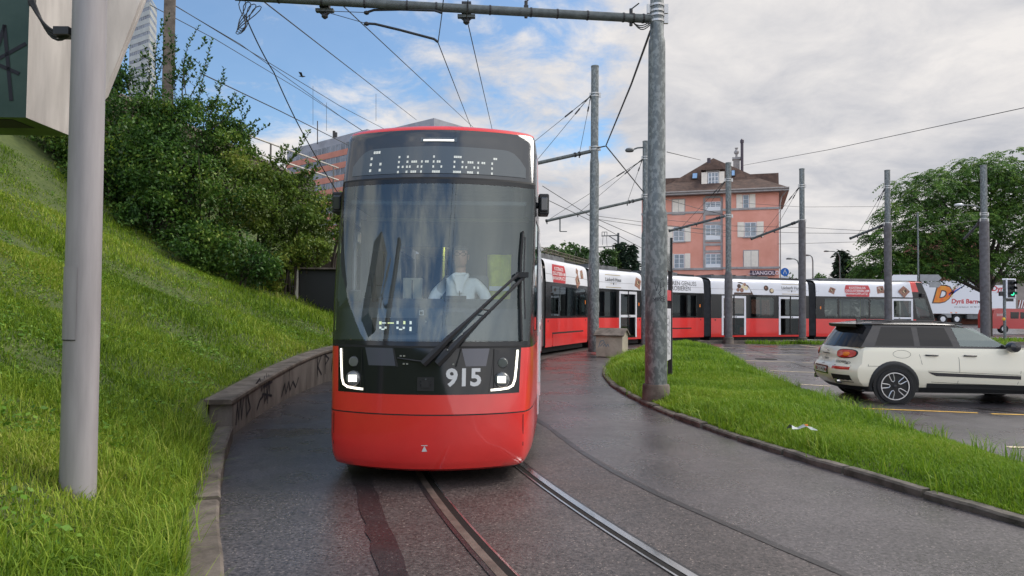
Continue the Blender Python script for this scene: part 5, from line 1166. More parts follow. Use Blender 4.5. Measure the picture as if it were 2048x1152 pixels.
for (pa, pb, ya, yb2) in ((1381,1393,352,363),(1461,1470,346,357)):
    c = fp((pa+pb)/2, (ya+yb2)/2); n_ = Vector((0,-(z1_-z0_+1.3), 0)); wv = fp(pb,ya)[0]-fp(pa,ya)[0]
    t = max(0.0, min(1, (c[1]*1.02+0.3-z1_)/(apex-z1_))); y_ = lerp(B[0][1], Rg[0][1], t); zz_ = lerp(z1_, apex, t); sl = Vector((0, Rg[0][1]-B[0][1], apex-z1_)).normalized(); nn = Vector((0,-sl.z,sl.y))
    o_ = Vector((c[0], y_, zz_))
    mb = MB(); P = lambda du, ds, h: o_+Vector((du,0,0))+sl*ds+nn*h
    mb.prism([P(-wv/2,-0.5,0.02),P(wv/2,-0.5,0.02),P(wv/2,0.5,0.02),P(-wv/2,0.5,0.02)], nn*0.10, 'plastic'); mb.prism([P(-wv/2+0.08,-0.42,0.12),P(wv/2-0.08,-0.42,0.12),P(wv/2-0.08,0.42,0.12),P(-wv/2+0.08,0.42,0.12)], nn*0.012, 'skyglass'); mb.build('skylight', rf)

mb = MB(); u = fp(1471.5,320)[0]; zc_ = fp(1471,312)[1]*1.06; mb.b2(u-0.35,u+0.35,5.0,5.7,apex-3.2,zc_-0.4,'soffit'); mb.b2(u-0.45,u+0.45,4.9,5.8,zc_-0.4,zc_-0.15,'stone'); mb.lathe((u,5.35,zc_-0.15), [(0.14,0),(0.12,0.35),(0.26,0.5),(0.28,0.68),(0.14,0.85),(0.12,1.0),(0.2,1.1),(0,1.15)], 'stone', 12); mb.build('chimney', rf)
mb = MB(); u = fp(1483.5,320)[0]; mb.tube([(u,4.6,apex-4),(u,4.6,fp(1483,284)[1]*1.06)], 0.16, 'darkpipe', 10); mb.lathe((u,4.6,fp(1483,284)[1]*1.06), [(0.2,-0.2),(0.2,0.1),(0.05,0.25)], 'darkpipe', 10); mb.build('flue_pipe', rf)
mb = MB(); u = fp(1414.5,320)[0]; zz_ = fp(1414,308)[1]; mb.b2(u-0.5,u+0.5,3.0,3.9,zz_-2.2,zz_-0.75,'stone'); mb.tube([(u,3.4,zz_-0.8),(u,3.4,zz_+0.25)], 0.2, 'darkpipe', 10); mb.build('chimney', rf)
(ua, za), (ubb, zbb) = fp(1500,551.5), fp(1550,541); 
mb = MB(); mb.b2(ua,ubb,-0.50,-0.29,za,zbb,'signdark'); put_text(mb, "L'ANGOLO", lambda x, y: (x+lerp(ua,ubb,0.63), -0.505, y+(za+zbb)/2-0.02), 'signtext', 0.52, bold=0.02); put_text(mb, 'RISTORANTE', lambda x, y: (x+lerp(ua,ubb,0.18), -0.505, y+(za+zbb)/2-0.08), 'signtext', 0.20); mb.build('name_sign', ho)
mb = MB(); mb.b2(ua+0.2,HL+0.3,-1.5,-0.3,za-0.5,za-0.38,'stone'); mb.build('canopy', ho)
# ---- orange banded offices and grey block behind the tram
def slab_block(name, label, pL, DL, pC, DC, pR, DR, yC, floors, pitch, wall_m, band_m, top, win_m='bandwin', mull=1.6, frac=0.52, cat='building'):
    c = at(pC, yC, DC); ht = c.z; o = empty(name, (c.x, c.y, 0)); tag(o, label, cat)
    l = at(pL, yC, DL)-c; r = at(pR, yC, DR)-c; l.z = r.z = 0
    nl = Vector((l.y,-l.x,0)).normalized(); nr = Vector((-r.y,r.x,0)).normalized()
    if nl.y > 0: nl = -nl
    if nr.y > 0: nr = -nr
    far = l+r; mb = MB(); P = [Vector((0,0,0)), r, far, l]; mb.prism([Vector((p.x,p.y,-5)) for p in P], (0,0,ht+5), wall_m); mb.build('wall', o)
    for e, n in ((l, nl), (r, nr)):
        mb = MB(); m2 = MB(); m3 = MB()
        for k in range(floors):
            z1 = ht-top-k*pitch; z0 = z1-pitch*frac
            if z0 < 2: break
            mb.prism([n*0.05+e*0.012+Vector((0,0,z0)), n*0.05+e*0.988+Vector((0,0,z0)), n*0.05+e*0.988+Vector((0,0,z1)), n*0.05+e*0.012+Vector((0,0,z1))], -n*0.2, win_m)
            m2.prism([n*0.14+e*0.004+Vector((0,0,z0-pitch*(1-frac))), n*0.14+e*0.996+Vector((0,0,z0-pitch*(1-frac))), n*0.14+e*0.996+Vector((0,0,z0)), n*0.14+e*0.004+Vector((0,0,z0))], -n*0.3, band_m)
            nm = max(1, int(e.length/mull))
            for q in range(nm+1):
                x = e*(q/nm)*0.976+e*0.012; ed = e.normalized()*0.10; m3.prism([n*0.10+x-ed+Vector((0,0,z0)), n*0.10+x+ed+Vector((0,0,z0)), n*0.10+x+ed+Vector((0,0,z1)), n*0.10+x-ed+Vector((0,0,z1))], -n*0.1, 'grey_facade')
        mb.build('window_strip', o); m2.build('spandrel_band', o); m3.build('mullions', o)
    return o
ob = slab_block('office_building', 'office building with salmon bands and dark window strips rising left of the tram', 575, 150, 735, 131.5, 800, 140, 258, 9, 2.42, 'grey_facade', 'orangeband', 1.5, frac=0.52)
mb = MB()
for px_, y0, y1 in ((635,262,284),(668,262,282),(672,265,282)):
    a = Vector(lcl(ob, at(px_, y1+4, 141))); b = Vector(lcl(ob, at(px_, y0-(20 if px_ == 635 else 0), 141))); mb = MB(); mb.tube([a,b], 0.10 if px_ == 635 else 0.28, 'plastic', 6); mb.build('antenna', ob)
slab_block('grey_office_block', 'grey flat roofed office block whose corner peeps over the tram roof', 670, 205, 868, 178, 990, 196, 236, 4, 4.6, 'grey_facade', 'grey_facade', 2.0, frac=0.5)
slab_block('high_rise', 'distant pale grey residential high rise behind the bush tops at upper left', 262, 262, 300, 255, 314, 265, -8, 22, 3.0, 'concblock', 'concblock', 0.8, frac=0.42, mull=1.4, cat='tower')
# ---- railway wall, handrail, concrete post, dark shelter
rw = empty('railway_wall', (-13,19,0)); tag(rw, 'tall dark brown railway retaining wall behind the bushes on the left bank', 'wall')
mb = MB(); pa = Vector((-15.4,4,0)); pb = Vector((-11.2,40,0)); n = Vector((-(pb-pa).y,(pb-pa).x,0)).normalized()
pts = [pa,pb,pb+n*3,pa+n*3]; mb.prism([Vector(lcl(rw,p)) for p in pts], (0,0,8.55), 'brownwall'); mb.build('wall_face', rw)
mb = MB(); mb.prism([Vector(lcl(rw, p+(0,0,8.55) if False else Vector((p.x,p.y,8.55))))+n*(-0.08) for p in (pa,pb)]+[Vector(lcl(rw, Vector((p.x,p.y,8.55))))+n*0.5 for p in (pb,pa)], (0,0,0.14), 'concdark'); mb.build('coping', rw)
hrl = empty('handrail', (-9,24,2)); tag(hrl, 'two bar pale metal handrail descending behind the bushes towards the offices', 'handrail')
for (x0,y0,x1,y1) in ((440,250,676,336),(436,280,676,360)):
    mb = MB(); mb.tube([Vector(lcl(hrl, at(x0,y0,20))), Vector(lcl(hrl, at(x1,y1,27)))], 0.030, 'pipe', 8); mb.build('rail_bar', hrl)
for t in (0.05,0.36,0.68,0.95):
    mb = MB(); q = Vector(lcl(hrl, at(440,250,20))).lerp(Vector(lcl(hrl, at(676,336,27))), t); mb.tube([q+Vector((0,0,-2.2)), q], 0.03, 'concdark', 6); mb.build('post', hrl)
cpp = at(337,120,21.5); cp = empty('concrete_post', (cpp.x, cpp.y, 3.0), R(28)); tag(cp, 'square grey concrete railway mast rising out of the bushes', 'mast')
mb = MB(); mb.prism([(-0.16,-0.16,0),(0.16,-0.16,0),(0.16,0.16,0),(-0.16,0.16,0)], (0,0,10), 'conc'); mb.build('shaft', cp, bevel=0.02)
sp = at(592,640,21); sh_ = empty('dark_shelter', (sp.x, sp.y, 1.2), R(4)); tag(sh_, 'black sheet metal shelter with painted dark inside and thin pale roof edge behind the tram on the bank', 'shelter')
zt = at(600,538,21).z-1.2
mb = MB(); mb.b2(0.06,2.93,0.12,0.16,-0.45,zt-0.01,'blackvoid'); mb.b2(0.0,3.0,2.0,2.06,-0.6,zt,'blackvoid'); mb.b2(2.94,3.0,0,2,-0.6,zt,'blackvoid'); mb.b2(0.0,0.05,0.1,2,-0.6,zt,'blackvoid'); mb.b2(0,3,0,2,-0.6,-0.5,'blackvoid'); mb.build('cladding', sh_)  # first sheet closes the open front, black in place of the shaded inside
mb = MB(); mb.b2(-0.1,3.1,-0.08,2.1,zt,zt+0.05,'conc'); mb.build('roof_edge', sh_)
mb = MB(); mb.b2(-0.03,0.05,-0.04,0.05,-0.8,zt,'pipe'); mb.build('post', sh_)
fx = at(558,640,21.2); fe = empty('mesh_fence', (fx.x, fx.y, 1.3), R(4)); tag(fe, 'dark wire mesh fence panel between the bushes and the black shelter', 'fence')
mb = MB(); wv = sp.x-fx.x-0.05; ztf = at(560,545,21.2).z-1.3
for k in range(12): x = wv*k/11; mb.tube([(x,0,-0.5),(x,0,ztf)], 0.006, 'pipe', 4)
for k in range(9): z = lerp(-0.3, ztf, k/8); mb.tube([(0,0.01,z),(wv,0.01,z)], 0.006, 'pipe', 4)
mb.build('wire_mesh', fe)
mb = MB(); mb.tube([(0,0,-0.6),(0,0,ztf+0.03)], 0.03, 'arm', 6); mb.build('post', fe)
bk = empty('bank_screen', (fx.x-1.5, fx.y+2.6, 1.0)); tag(bk, 'dark brown slatted screen wall behind the mesh fence on the bank', 'wall'); mb = MB(); mb.b2(-1.5,6.2,0,0.3,-1,zt+0.9,'brownwall'); mb.build('wall_face', bk)
# ================================================================ parked car
M['cream'] = mat('cream white car paint', (0.76,0.72,0.58), 0.22, coat=0.6)
M['carroof'] = mat('black car roof paint', (0.018,0.018,0.021), 0.2, coat=0.25)
M['cladding'] = mat('matt black arch cladding', (0.016,0.017,0.018), 0.55)
M['tyre'] = mat('tyre rubber', (0.014,0.014,0.015), 0.8, var=0.3, scale=8)
M['rim'] = mat('machined silver rim', (0.62,0.62,0.62), 0.3, 0.8)
M['rimblack'] = mat('black rim paint', (0.012,0.012,0.013), 0.3)
M['taillight'] = mat('red tail light lens', (0.42,0.018,0.012), 0.12, coat=0.8, col2=(0.62,0.05,0.02), scale=9)
M['chrome'] = mat('bright chrome', (0.7,0.7,0.7), 0.12, 1.0)
M['cabview'] = glass_mat('greenish car side glass', (0.45,0.55,0.50), 0.10, 0.012)
M['yellowbox'] = mat('yellow push button box', (0.70,0.42,0.03), 0.5)
M['plate'] = mat('white number plate', (0.74,0.74,0.72), 0.4)
cx = at(1789,772,12.45); CA = R(-4.5)
car = empty('estate_car', (cx.x+0.07, 13.345, 0.0), CA); tag(car, 'cream white estate car with black roof and black side stripe in the parking lot', 'car')
ZR = [0.22,0.30,0.38,0.48,0.56,0.62,0.66,0.70,0.80,0.90,0.97,1.00]
XR = [-0.68,-0.79,-0.88,-0.92,-0.925,-0.915,-0.88,-0.845,-0.83,-0.81,-0.78,-0.75]     # tail
XF = [3.20,3.34,3.40,3.44,3.45,3.44,3.42,3.39,3.30,3.12,2.70,2.30]
HWC = [0.80,0.86,0.885,0.90,0.905,0.905,0.90,0.895,0.885,0.865,0.845,0.825]
def chw(z): return interp(z, ZR, HWC)
def cxr(z): return interp(z, ZR, XR)
RC, EL = 0.34, 2.6
def rear_pt(y, z, off=0.0):
    h = chw(z); a = min(1, abs(y)/h); dx = 0.30*max(0, (a-0.30)/0.70)**2.4; p = Vector((cxr(z)+dx, y, z))
    if off: 
        s = -0.30*2.4/0.70*max(0, (a-0.30)/0.70)**1.4/h*(1 if y > 0 else -1); n = Vector((-1, -s*1.0 if False else (0.0-s)*1.0, 0)); n = Vector((-1, (1 if y > 0 else -1)*0.30*2.4/0.70*max(0,(a-0.30)/0.70)**1.4/h, 0)).normalized(); p = p+n*off
    return p
ya = [0,0.2,0.4,0.55,0.68,0.78,0.86,0.92,0.96,1.0]; xsd = [-0.30,-0.1,0.3,0.8,1.4,2.0,2.5,2.9]
rows = []
for z in ZR:
    h = chw(z); L_ = [rear_pt(-a*h, z) for a in ya]+[Vector((x, -h, z)) for x in xsd if x > cxr(z)+0.33 and x < interp(z, ZR, XF)-0.38]
    xf = interp(z, ZR, XF); fr = [Vector((xf-0.45*a**2.2, -a*h, z)) for a in ya[::-1]]
    half = L_[::1]; 
    full = half+fr; mir = [Vector((p.x,-p.y,p.z)) for p in full[::-1]]; rows.append((half, fr))
def side_row(z):
    h = chw(z); xf = interp(z, ZR, XF); s = [rear_pt(-a*h, z) for a in ya]; n = 10; x0 = s[-1].x; x1 = xf-0.45
    s += [Vector((lerp(x0,x1,k/n), -h, z)) for k in range(1, n)]; s += [Vector((xf-0.45*a**2.2, -a*h, z)) for a in ya[::-1]]; return s
R_ = [side_row(z) for z in ZR]; full = [r+[Vector((p.x,-p.y,p.z)) for p in r[-2:0:-1]]+[r[0]] for r in R_]
mb = MB(); mb.grid(full, lambda i, j: 'cladding' if ZR[i] < 0.30 else 'cream')
bon = []                                            # bonnet and shelf under the glass
top = R_[-1]; mb.grid([[Vector((p.x,p.y,p.z)) for p in top],[Vector((p.x,p.y*0.5,p.z+0.02)) for p in top],[Vector((p.x,0,p.z+0.03)) for p in top],[Vector((p.x,-p.y*0.5,p.z+0.02)) for p in top],[Vector((p.x,-p.y,p.z)) for p in top]], 'cream')
mb.b2(-0.5,3.1,-0.78,0.78,0.20,0.24,'cladding')
mb.build('body', car, smooth=35)
# glasshouse
GZ = [0.985,1.05,1.15,1.25,1.33,1.385]; GH = [0.835,0.825,0.79,0.75,0.715,0.675]; GX0 = [-0.78,-0.735,-0.67,-0.60,-0.545,-0.51]; GX1 = [2.28,2.16,1.96,1.74,1.56,1.42]
def gh(z): return interp(z, GZ, GH)
def g_row(z):
    h = gh(z); x0, x1 = interp(z, GZ, GX0), interp(z, GZ, GX1); aa = [0,0.3,0.6,0.8,0.92,1.0]
    s = [Vector((x0+0.24*max(0,(a-0.25)/0.75)**2.2, -a*h, z)) for a in aa]; n = 8; s += [Vector((lerp(x0+0.24, x1-0.3, k/n), -h, z)) for k in range(1, n)]+[Vector((x1-0.3*a**2, -a*h, z)) for a in aa[::-1]]; return s
G = [g_row(z) for z in GZ]; full = [r+[Vector((p.x,-p.y,p.z)) for p in r[-2:0:-1]]+[r[0]] for r in G]; NG = len(G[0])
def gcell(i, j):
    if j < 5 or j >= len(full[0])-6: return 'darkglass'
    k = j if j < NG-1 else (len(full[0])-2-j)
    return 'carroof' if k < NG-6 else None
mb = MB(); mb.grid(full, gcell); gl = mb.build('pillars', car, smooth=35)
mb = MB(); mb.grid(full, lambda i, j: 'carglass' if gcell(i, j) is None else None); mb.build('windscreen', car, smooth=35)
# roof with spoiler and rails
RZ = [1.385,1.40,1.425,1.44,1.448]; RS = [1.02,1.03,0.97,0.80,0.0]
tp = G[-1]; rows = []
for z, s in zip(RZ, RS):
    rows.append([Vector((lerp(0.5, p.x, max(s,0.02) if s < 0.9 else 1+(s-1)*0.4), p.y*s, z-0.035*max(0,(p.x-0.6)/0.9)**2-0.02*max(0,(0.0-p.x)/0.5)**2)) for p in tp])
full = [r+[Vector((p.x,-p.y,p.z)) for p in r[-2:0:-1]]+[r[0]] for r in rows]; mb = MB(); mb.grid(full, 'carroof')
mb.grid([[Vector((-0.69+0.15*abs(a)**2.2, -a*0.635, 1.345)) for a in (-1,-0.8,-0.5,0,0.5,0.8,1)],[Vector((-0.705+0.15*abs(a)**2.2, -a*0.635, 1.395)) for a in (-1,-0.8,-0.5,0,0.5,0.8,1)],[Vector((-0.40, -a*0.625, 1.422-0.025*a*a)) for a in (-1,-0.8,-0.5,0,0.5,0.8,1)]], lambda i, j: 'cladding' if i == 0 else 'carroof')
mb.grid([[Vector((-0.50, -a*0.64, 1.325)) for a in (-1,-0.8,-0.5,0,0.5,0.8,1)],[Vector((-0.69+0.15*abs(a)**2.2, -a*0.635, 1.345)) for a in (-1,-0.8,-0.5,0,0.5,0.8,1)]], 'cladding')
rfc = mb.build('roof', car, smooth=40)
mb = MB(); mb.prism([(-0.28,-0.02,1.42),(-0.12,-0.02,1.43),(-0.24,-0.012,1.485),(-0.29,-0.012,1.485)], (0,0.04,0), 'carroof'); mb.build('antenna_fin', rfc)
for s in (-1,1): mb = MB(); mb.tube([(-0.25,s*0.61,1.415),(0.1,s*0.615,1.452),(0.8,s*0.61,1.452),(1.3,s*0.58,1.405)], 0.016, 'carroof', 6); mb.build('roof_rail', rfc)
def gside(x, z, s, off): h = gh(z); return Vector((x, s*(h+off), z+off*0.35))
def sidepoly(mb, pts, s, off, m, th=0.0):
    q = [gside(x, z, s, off) for x, z in pts]; mb.poly(q if s < 0 else q[::-1], m)
def bside(x, z, s, off): return Vector((x, s*(chw(z)+off), z))
for s in (-1, 1):
    for nm, pts, m_ in (('quarter_window', [(-0.30,1.02),(0.37,1.02),(0.37,1.345),(-0.14,1.345)], 'darkglass'),('rear_door_window', [(0.47,1.02),(1.02,1.02),(0.93,1.345),(0.47,1.345)], 'darkglass'),('front_door_window', [(1.14,1.02),(1.90,1.02),(1.42,1.335),(1.05,1.345)], 'cabview')):
        mb = MB(); n = 4; a, b, c, d = [Vector((p[0],0,p[1])) for p in pts]
        rw_ = [[gside(lerp(lerp(a.x,b.x,i/n), lerp(d.x,c.x,i/n), j/3), lerp(lerp(a.z,b.z,i/n), lerp(d.z,c.z,i/n), j/3), s, 0.004) for i in range(n+1)] for j in range(4)]
        mb.grid(rw_ if s < 0 else [r[::-1] for r in rw_], m_); mb.build(nm, car)
    # door gaps, stripe, handles, fuel flap
    mb = MB(); B_ = lambda u, v, o=0.003: bside(u, v, s, o)
    def gap(pts, wd=0.006): 
        for i in range(len(pts)-1):
            p, q = pts[i], pts[i+1]; dx, dz = q[0]-p[0], q[1]-p[1]; l_ = math.hypot(dx, dz); nx, nz = -dz/l_*wd/2, dx/l_*wd/2
            mb.poly([B_(p[0]+nx,p[1]+nz),B_(p[0]-nx,p[1]-nz),B_(q[0]-nx,q[1]-nz),B_(q[0]+nx,q[1]+nz)], 'seam')
    gap([(0.42,0.99),(0.44,0.85),(0.47,0.70)]); gap([(1.05,0.99),(1.09,0.8),(1.09,0.6),(1.06,0.38)]); gap([(2.05,0.98),(2.1,0.6),(2.05,0.38)]); gap([(0.62,0.40),(1.06,0.38),(2.05,0.36)])
    gap([(-0.45,0.66),(0.0,0.665),(0.20,0.655)]); gap([(-0.42,0.99),(-0.44,0.66)])
    gap([(0.14+0.15*math.cos(t), 0.875+0.068*math.sin(t)) for t in [i*math.pi/10 for i in range(21)]], 0.005)
    mb.build('door_gaps', car)
    mb = MB(); st = [(0.56,0.575),(0.62,0.535),(0.70,0.505),(2.1,0.465),(2.1,0.525),(0.72,0.563)]; q = [B_(u, v, 0.004) for u, v in st]; mb.poly(q if s < 0 else q[::-1], 'carroof')
    q = [B_(u, v, 0.004) for u, v in ((0.56,0.588),(2.1,0.538),(2.1,0.544),(0.56,0.594))]; mb.poly(q if s < 0 else q[::-1], 'carroof'); mb.build('side_stripe', car)
    for hx in (0.53, 1.17):
        mb = MB(); mb.tube([B_(hx,0.865,0.012),B_(hx+0.05,0.862,0.035),B_(hx+0.16,0.862,0.035),B_(hx+0.21,0.86,0.012)], 0.013, 'carroof', 8); mb.build('door_handle', car, smooth=60)
    mb = MB(); mb.lathe((1.93, s*0.98, 1.03), [(0.02,-0.10),(0.085,-0.08),(0.10,0.0),(0.085,0.07),(0.02,0.09)], 'carroof', 14, 'Y'); mb.tube([(1.93,s*0.82,0.985),(1.93,s*0.93,1.0)], 0.025, 'carroof', 8); mb.build('wing_mirror', car, smooth=50)
    mb = MB(); q = [(0.55,0.30),(2.3,0.27),(2.3,0.36),(0.55,0.375)]; P = [bside(u, v, s, 0.012) for u, v in q]; mb.prism(P if s < 0 else P[::-1], (0,-s*0.06,0), 'cladding'); mb.build('sill', car)
    for wx in (0.0, 2.67):
        n = 22; yo = s*(chw(0.5)+0.012); mb = MB(); a0, a1 = R(-14), R(194); ri, ro = 0.355, 0.440
        prof = [(ri, -0.05),(ri, 0.012),(ri+0.02,0.020),(ro-0.02,0.010),(ro,-0.02)]
        rws = [[Vector((wx+r_*math.cos(lerp(a0,a1,k/n)), s*(chw(min(0.7,max(0.3,0.32+r_*math.sin(lerp(a0,a1,k/n)))))+o_), 0.325+r_*math.sin(lerp(a0,a1,k/n)))) for k in range(n+1)] for r_, o_ in prof]
        mb.grid(rws if s < 0 else rws[::-1], 'cladding'); mb.build('wheel_arch', car, smooth=50)
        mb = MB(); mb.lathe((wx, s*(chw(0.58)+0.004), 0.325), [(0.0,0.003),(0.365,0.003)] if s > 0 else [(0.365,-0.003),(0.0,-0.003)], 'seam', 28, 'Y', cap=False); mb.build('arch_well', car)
        wh = MB(); rr_ = 0.318
        wh.lathe((0,0,0), [(0.235,-0.015*s),(0.262,0.012*s),(0.300,0.010*s),(rr_,-0.02*s),(rr_,-0.18*s),(0.25,-0.20*s)] if s > 0 else [(0.25,0.20),(rr_,0.18),(rr_,0.02),(0.300,-0.010),(0.262,-0.012),(0.235,0.015)], 'tyre', 40, 'Y', cap=False)
        w_o = wh.build('wheel', car, smooth=40); w_o.location = (wx, s*(chw(0.58)+0.018), rr_)
        rm = MB(); rm.lathe((0,0,0), [(0.0,-0.045*s),(0.19,-0.045*s),(0.232,-0.012*s)] if s > 0 else [(0.232,0.012),(0.19,0.045),(0.0,0.045)], 'rimblack', 36, 'Y', cap=False)
        rm.lathe((0,0,0), [(0.222,-0.004*s),(0.226,0.008*s),(0.240,0.008*s),(0.243,-0.004*s)] if s > 0 else [(0.243,0.004),(0.240,-0.008),(0.226,-0.008),(0.222,0.004)], 'rim', 40, 'Y', cap=False)
        for k in range(5):
            g = R(90)+k*2*math.pi/5+0.30
            def sp2(r_, w_): return Vector((r_*math.cos(g)-w_*math.sin(g), -s*0.012, r_*math.sin(g)+w_*math.cos(g)))
            lp = [sp2(0.226,-0.040),sp2(0.15,-0.034),sp2(0.10,-0.026),sp2(0.078,0.0),sp2(0.10,0.026),sp2(0.15,0.034),sp2(0.226,0.040)]; rm.tube(lp, 0.0085, 'rim', 6)
        rm.lathe((0,0,0), [(0.03,0.0),(0.025,s*0.004),(0,s*0.004)] if s > 0 else [(0,-0.004),(0.025,-0.004),(0.03,0.0)], 'plastic', 14, 'Y', cap=False)
        rm.build('rim', w_o, smooth=40)
# tail
def rpoly(mb, pts, off, m): mb.poly([rear_pt(y, z, off) for y, z in pts], m)
def rgrid(mb, y0, y1, z0, z1, off, m, n=6):
    mb.grid([[rear_pt(lerp(y0,y1,k/n), z, off) for k in range(n+1)] for z in (z1, lerp(z0,z1,0.5), z0)][::1], m)
def roval(mb, cy, cz, ry, rz_, off, m, ex=2.6, n=24):
    pts = [(cy+ry*math.copysign(abs(math.cos(t))**(2/ex), math.cos(t)), cz+rz_*math.copysign(abs(math.sin(t))**(2/ex), math.sin(t))) for t in [2*math.pi*k/n for k in range(n)]]
    P = [rear_pt(y, z, off) for y, z in pts]; c = rear_pt(cy, cz, off+0.012); base = [rear_pt(y, z, 0) for y, z in pts]
    mb.add(P+base+[c], [(k,(k+1)%n,2*n) for k in range(n)]+[(n+k,n+(k+1)%n,(k+1)%n,k) for k in range(n)], m)
for s in (-1, 1):
    mb = MB(); roval(mb, s*0.63, 0.865, 0.185, 0.083, 0.006, 'carroof'); roval(mb, s*0.63, 0.865, 0.165, 0.070, 0.018, 'taillight'); roval(mb, s*0.66, 0.862, 0.05, 0.035, 0.032, 'amber'); mb.build('tail_light', car, smooth=45)
    mb = MB(); rgrid(mb, s*0.46, s*0.80, 0.585, 0.635, 0.006, 'taillight'); mb.build('reflector', car)
    mb = MB(); rgrid(mb, s*0.44, s*0.80, 0.36, 0.49, 0.006, 'seam'); 
    mb.build('bumper_vent', car)
    mb = MB(); mb.lathe((-0.80, s*0.55, 0.37), [(0.036,-0.06),(0.043,-0.06),(0.043,0.06),(0.036,0.06)], 'chrome', 16, 'X', cap=False); mb.lathe((-0.79, s*0.55, 0.37), [(0.0,0),(0.038,0)], 'seam', 16, 'X', cap=False); mb.build('exhaust', car)
mb = MB(); rgrid(mb, -0.32, 0.32, 0.47, 0.62, 0.006, 'carroof', 8); rgrid(mb, -0.265, 0.265, 0.495, 0.595, 0.012, 'plate', 8)
put_text(mb, 'BE·314534', lambda x, y: rear_pt(-x, y+0.545, 0.016), 'seam', 0.105, bold=0.01)
rgrid(mb, 0.222, 0.255, 0.52, 0.57, 0.016, 'adred', 2); rgrid(mb, -0.222, -0.255, 0.52, 0.57, 0.016, 'adred', 2); mb.build('number_plate', car)
mb = MB(); rgrid(mb, -0.17, 0.17, 0.835, 0.85, 0.014, 'carroof'); rgrid(mb, -0.1, 0.02, 0.885, 0.905, 0.008, 'chrome', 3); put_text(mb, 'C L U B M A N', lambda x, y: rear_pt(-x+0.03, y+0.745, 0.005), 'seam', 0.052, bold=0.012)
put_text(mb, 'COOPER', lambda x, y: rear_pt(-x-0.57, y+0.715, 0.006), 'seam', 0.055, bold=0.01, shear=0.2); put_text(mb, 'SD', lambda x, y: rear_pt(-x-0.71, y+0.70, 0.006), 'seam', 0.065, bold=0.01, shear=0.2)
mb.build('tailgate_badge', car)
mb = MB(); mb.poly([rear_pt(y, 0.655, 0.004) for y in (-0.8,-0.5,0,0.5,0.8)]+[rear_pt(y, 0.648, 0.004) for y in (0.8,0.5,0,-0.5,-0.8)], 'seam'); mb.poly([rear_pt(0.004,0.66,0.004),rear_pt(-0.004,0.66,0.004),rear_pt(-0.004,0.99,0.004),rear_pt(0.004,0.99,0.004)],'seam'); mb.build('door_gaps', car)
for s in (-1, 1): mb = MB(); mb.tube([(-0.72,s*0.06,1.02),(-0.705,s*0.28,1.045),(-0.66,s*0.50,1.06)], 0.011, 'plastic', 6); mb.build('rear_wiper', car)
mb = MB(); mb.b2(0.2,1.0,-0.6,0.6,0.5,0.9,'plastic'); 
for y in (-0.35,0.35): mb.b2(1.15,1.28,y-0.22,y+0.22,0.6,1.22,'plastic'); mb.b2(1.17,1.26,y-0.1,y+0.1,1.22,1.34,'plastic')
mb.build('seats', car, bevel=0.04)
# ================================================================ lorry, van, signals in the road behind
M['vanred'] = mat('red van paint', (0.50,0.020,0.022), 0.3, coat=0.6)
M['logoy'] = mat('yellow orange logo', (0.72,0.36,0.03), 0.5, col2=(0.75,0.14,0.02), scale=0.9, lo=0.4, hi=0.6)
M['logoblue'] = mat('blue logo streak', (0.03,0.09,0.40), 0.5)
M['lampgreen'] = mat('lit green signal', (0.05,0.5,0.3), 0.4, emit=(0.05,0.9,0.45), es=1.2)
M['bluesign'] = mat('blue sign face', (0.02,0.14,0.50), 0.4)
M['signback'] = mat('grey sign back', (0.27,0.28,0.29), 0.5, var=0.1)
M['whitepaint'] = mat('white vehicle paint', (0.70,0.72,0.76), 0.35, coat=0.3)
D = 70; lp = at(1870,630,D); lor = empty('lorry', (lp.x, lp.y, at(1960,648,D).z)); tag(lor, 'white box lorry with orange letter emblem, waiting behind the tram front', 'lorry')
lz = lambda y, px=1930: at(px, y, D).z-lor.location.z
x1 = at(1968,600,D).x-lp.x
mb = MB(); mb.b2(-1.2,x1+0.5,0,2.5,lz(628),lz(562),'whitepaint'); bx = mb.build('box_body', lor, bevel=0.04)
mb = MB(); fn = lambda u, v: (u, -0.006, v); fn2 = lambda u, v: (u, -0.012, v); fn3 = lambda u, v: (u,-0.018,v)
ux = lambda px: at(px,600,D).x-lp.x
put_text(mb, 'D', lambda x, y: fn2(x+ux(1886)+y*0.3, y+lz(590,1886)), 'logoy', 2.05, bold=0.06); put_text(mb, 'D', lambda x, y: fn(x+ux(1885.5)+y*0.3, y+lz(590,1886)), 'adtext', 2.05, bold=0.11)
for k, m_ in enumerate(('logoblue','adred','creamdot','logoblue')):
    mb.poly([fn(ux(1896)+0.05, lz(588-k*1.0)-k*0.1), fn(ux(1898)+0.3, lz(590)-k*0.16), fn(ux(1928)-k*0.4, lz(570+k*1.6)), fn(ux(1932)-k*0.55, lz(568.5+k*1.2))][::1], m_) if k % 2 == 0 else mb.poly([fn3(ux(1897), lz(586+k*1.2)), fn3(ux(1899), lz(588+k*1.2)), fn3(ux(1924)-k*0.2, lz(571+k*0.6)), fn3(ux(1926)-k*0.2, lz(569.5+k*0.6))], m_)
put_text(mb, 'Dyrä Bern', lambda x, y: fn(x+ux(1929), y+lz(603)), 'adred', 0.62, bold=0.03, shear=0.1); put_text(mb, 'www.dyrabern.ch   031 981 57 44', lambda x, y: fn(x+ux(1936), y+lz(614)), 'adtext', 0.20)
mb.poly([fn(ux(1954),lz(603)),fn(ux(1958),lz(606)),fn(ux(1963),lz(608)),fn(ux(1962),lz(603.5)),fn(ux(1957),lz(601.5))][::-1], 'adtext')
mb.build('lettering', bx)
for px_ in (1902, 1912): mb = MB(); mb.b2(ux(px_)-0.08,ux(px_)+0.08,-0.03,0.02,lz(626.2),lz(624.8),'amber'); mb.build('marker_lamp', lor)
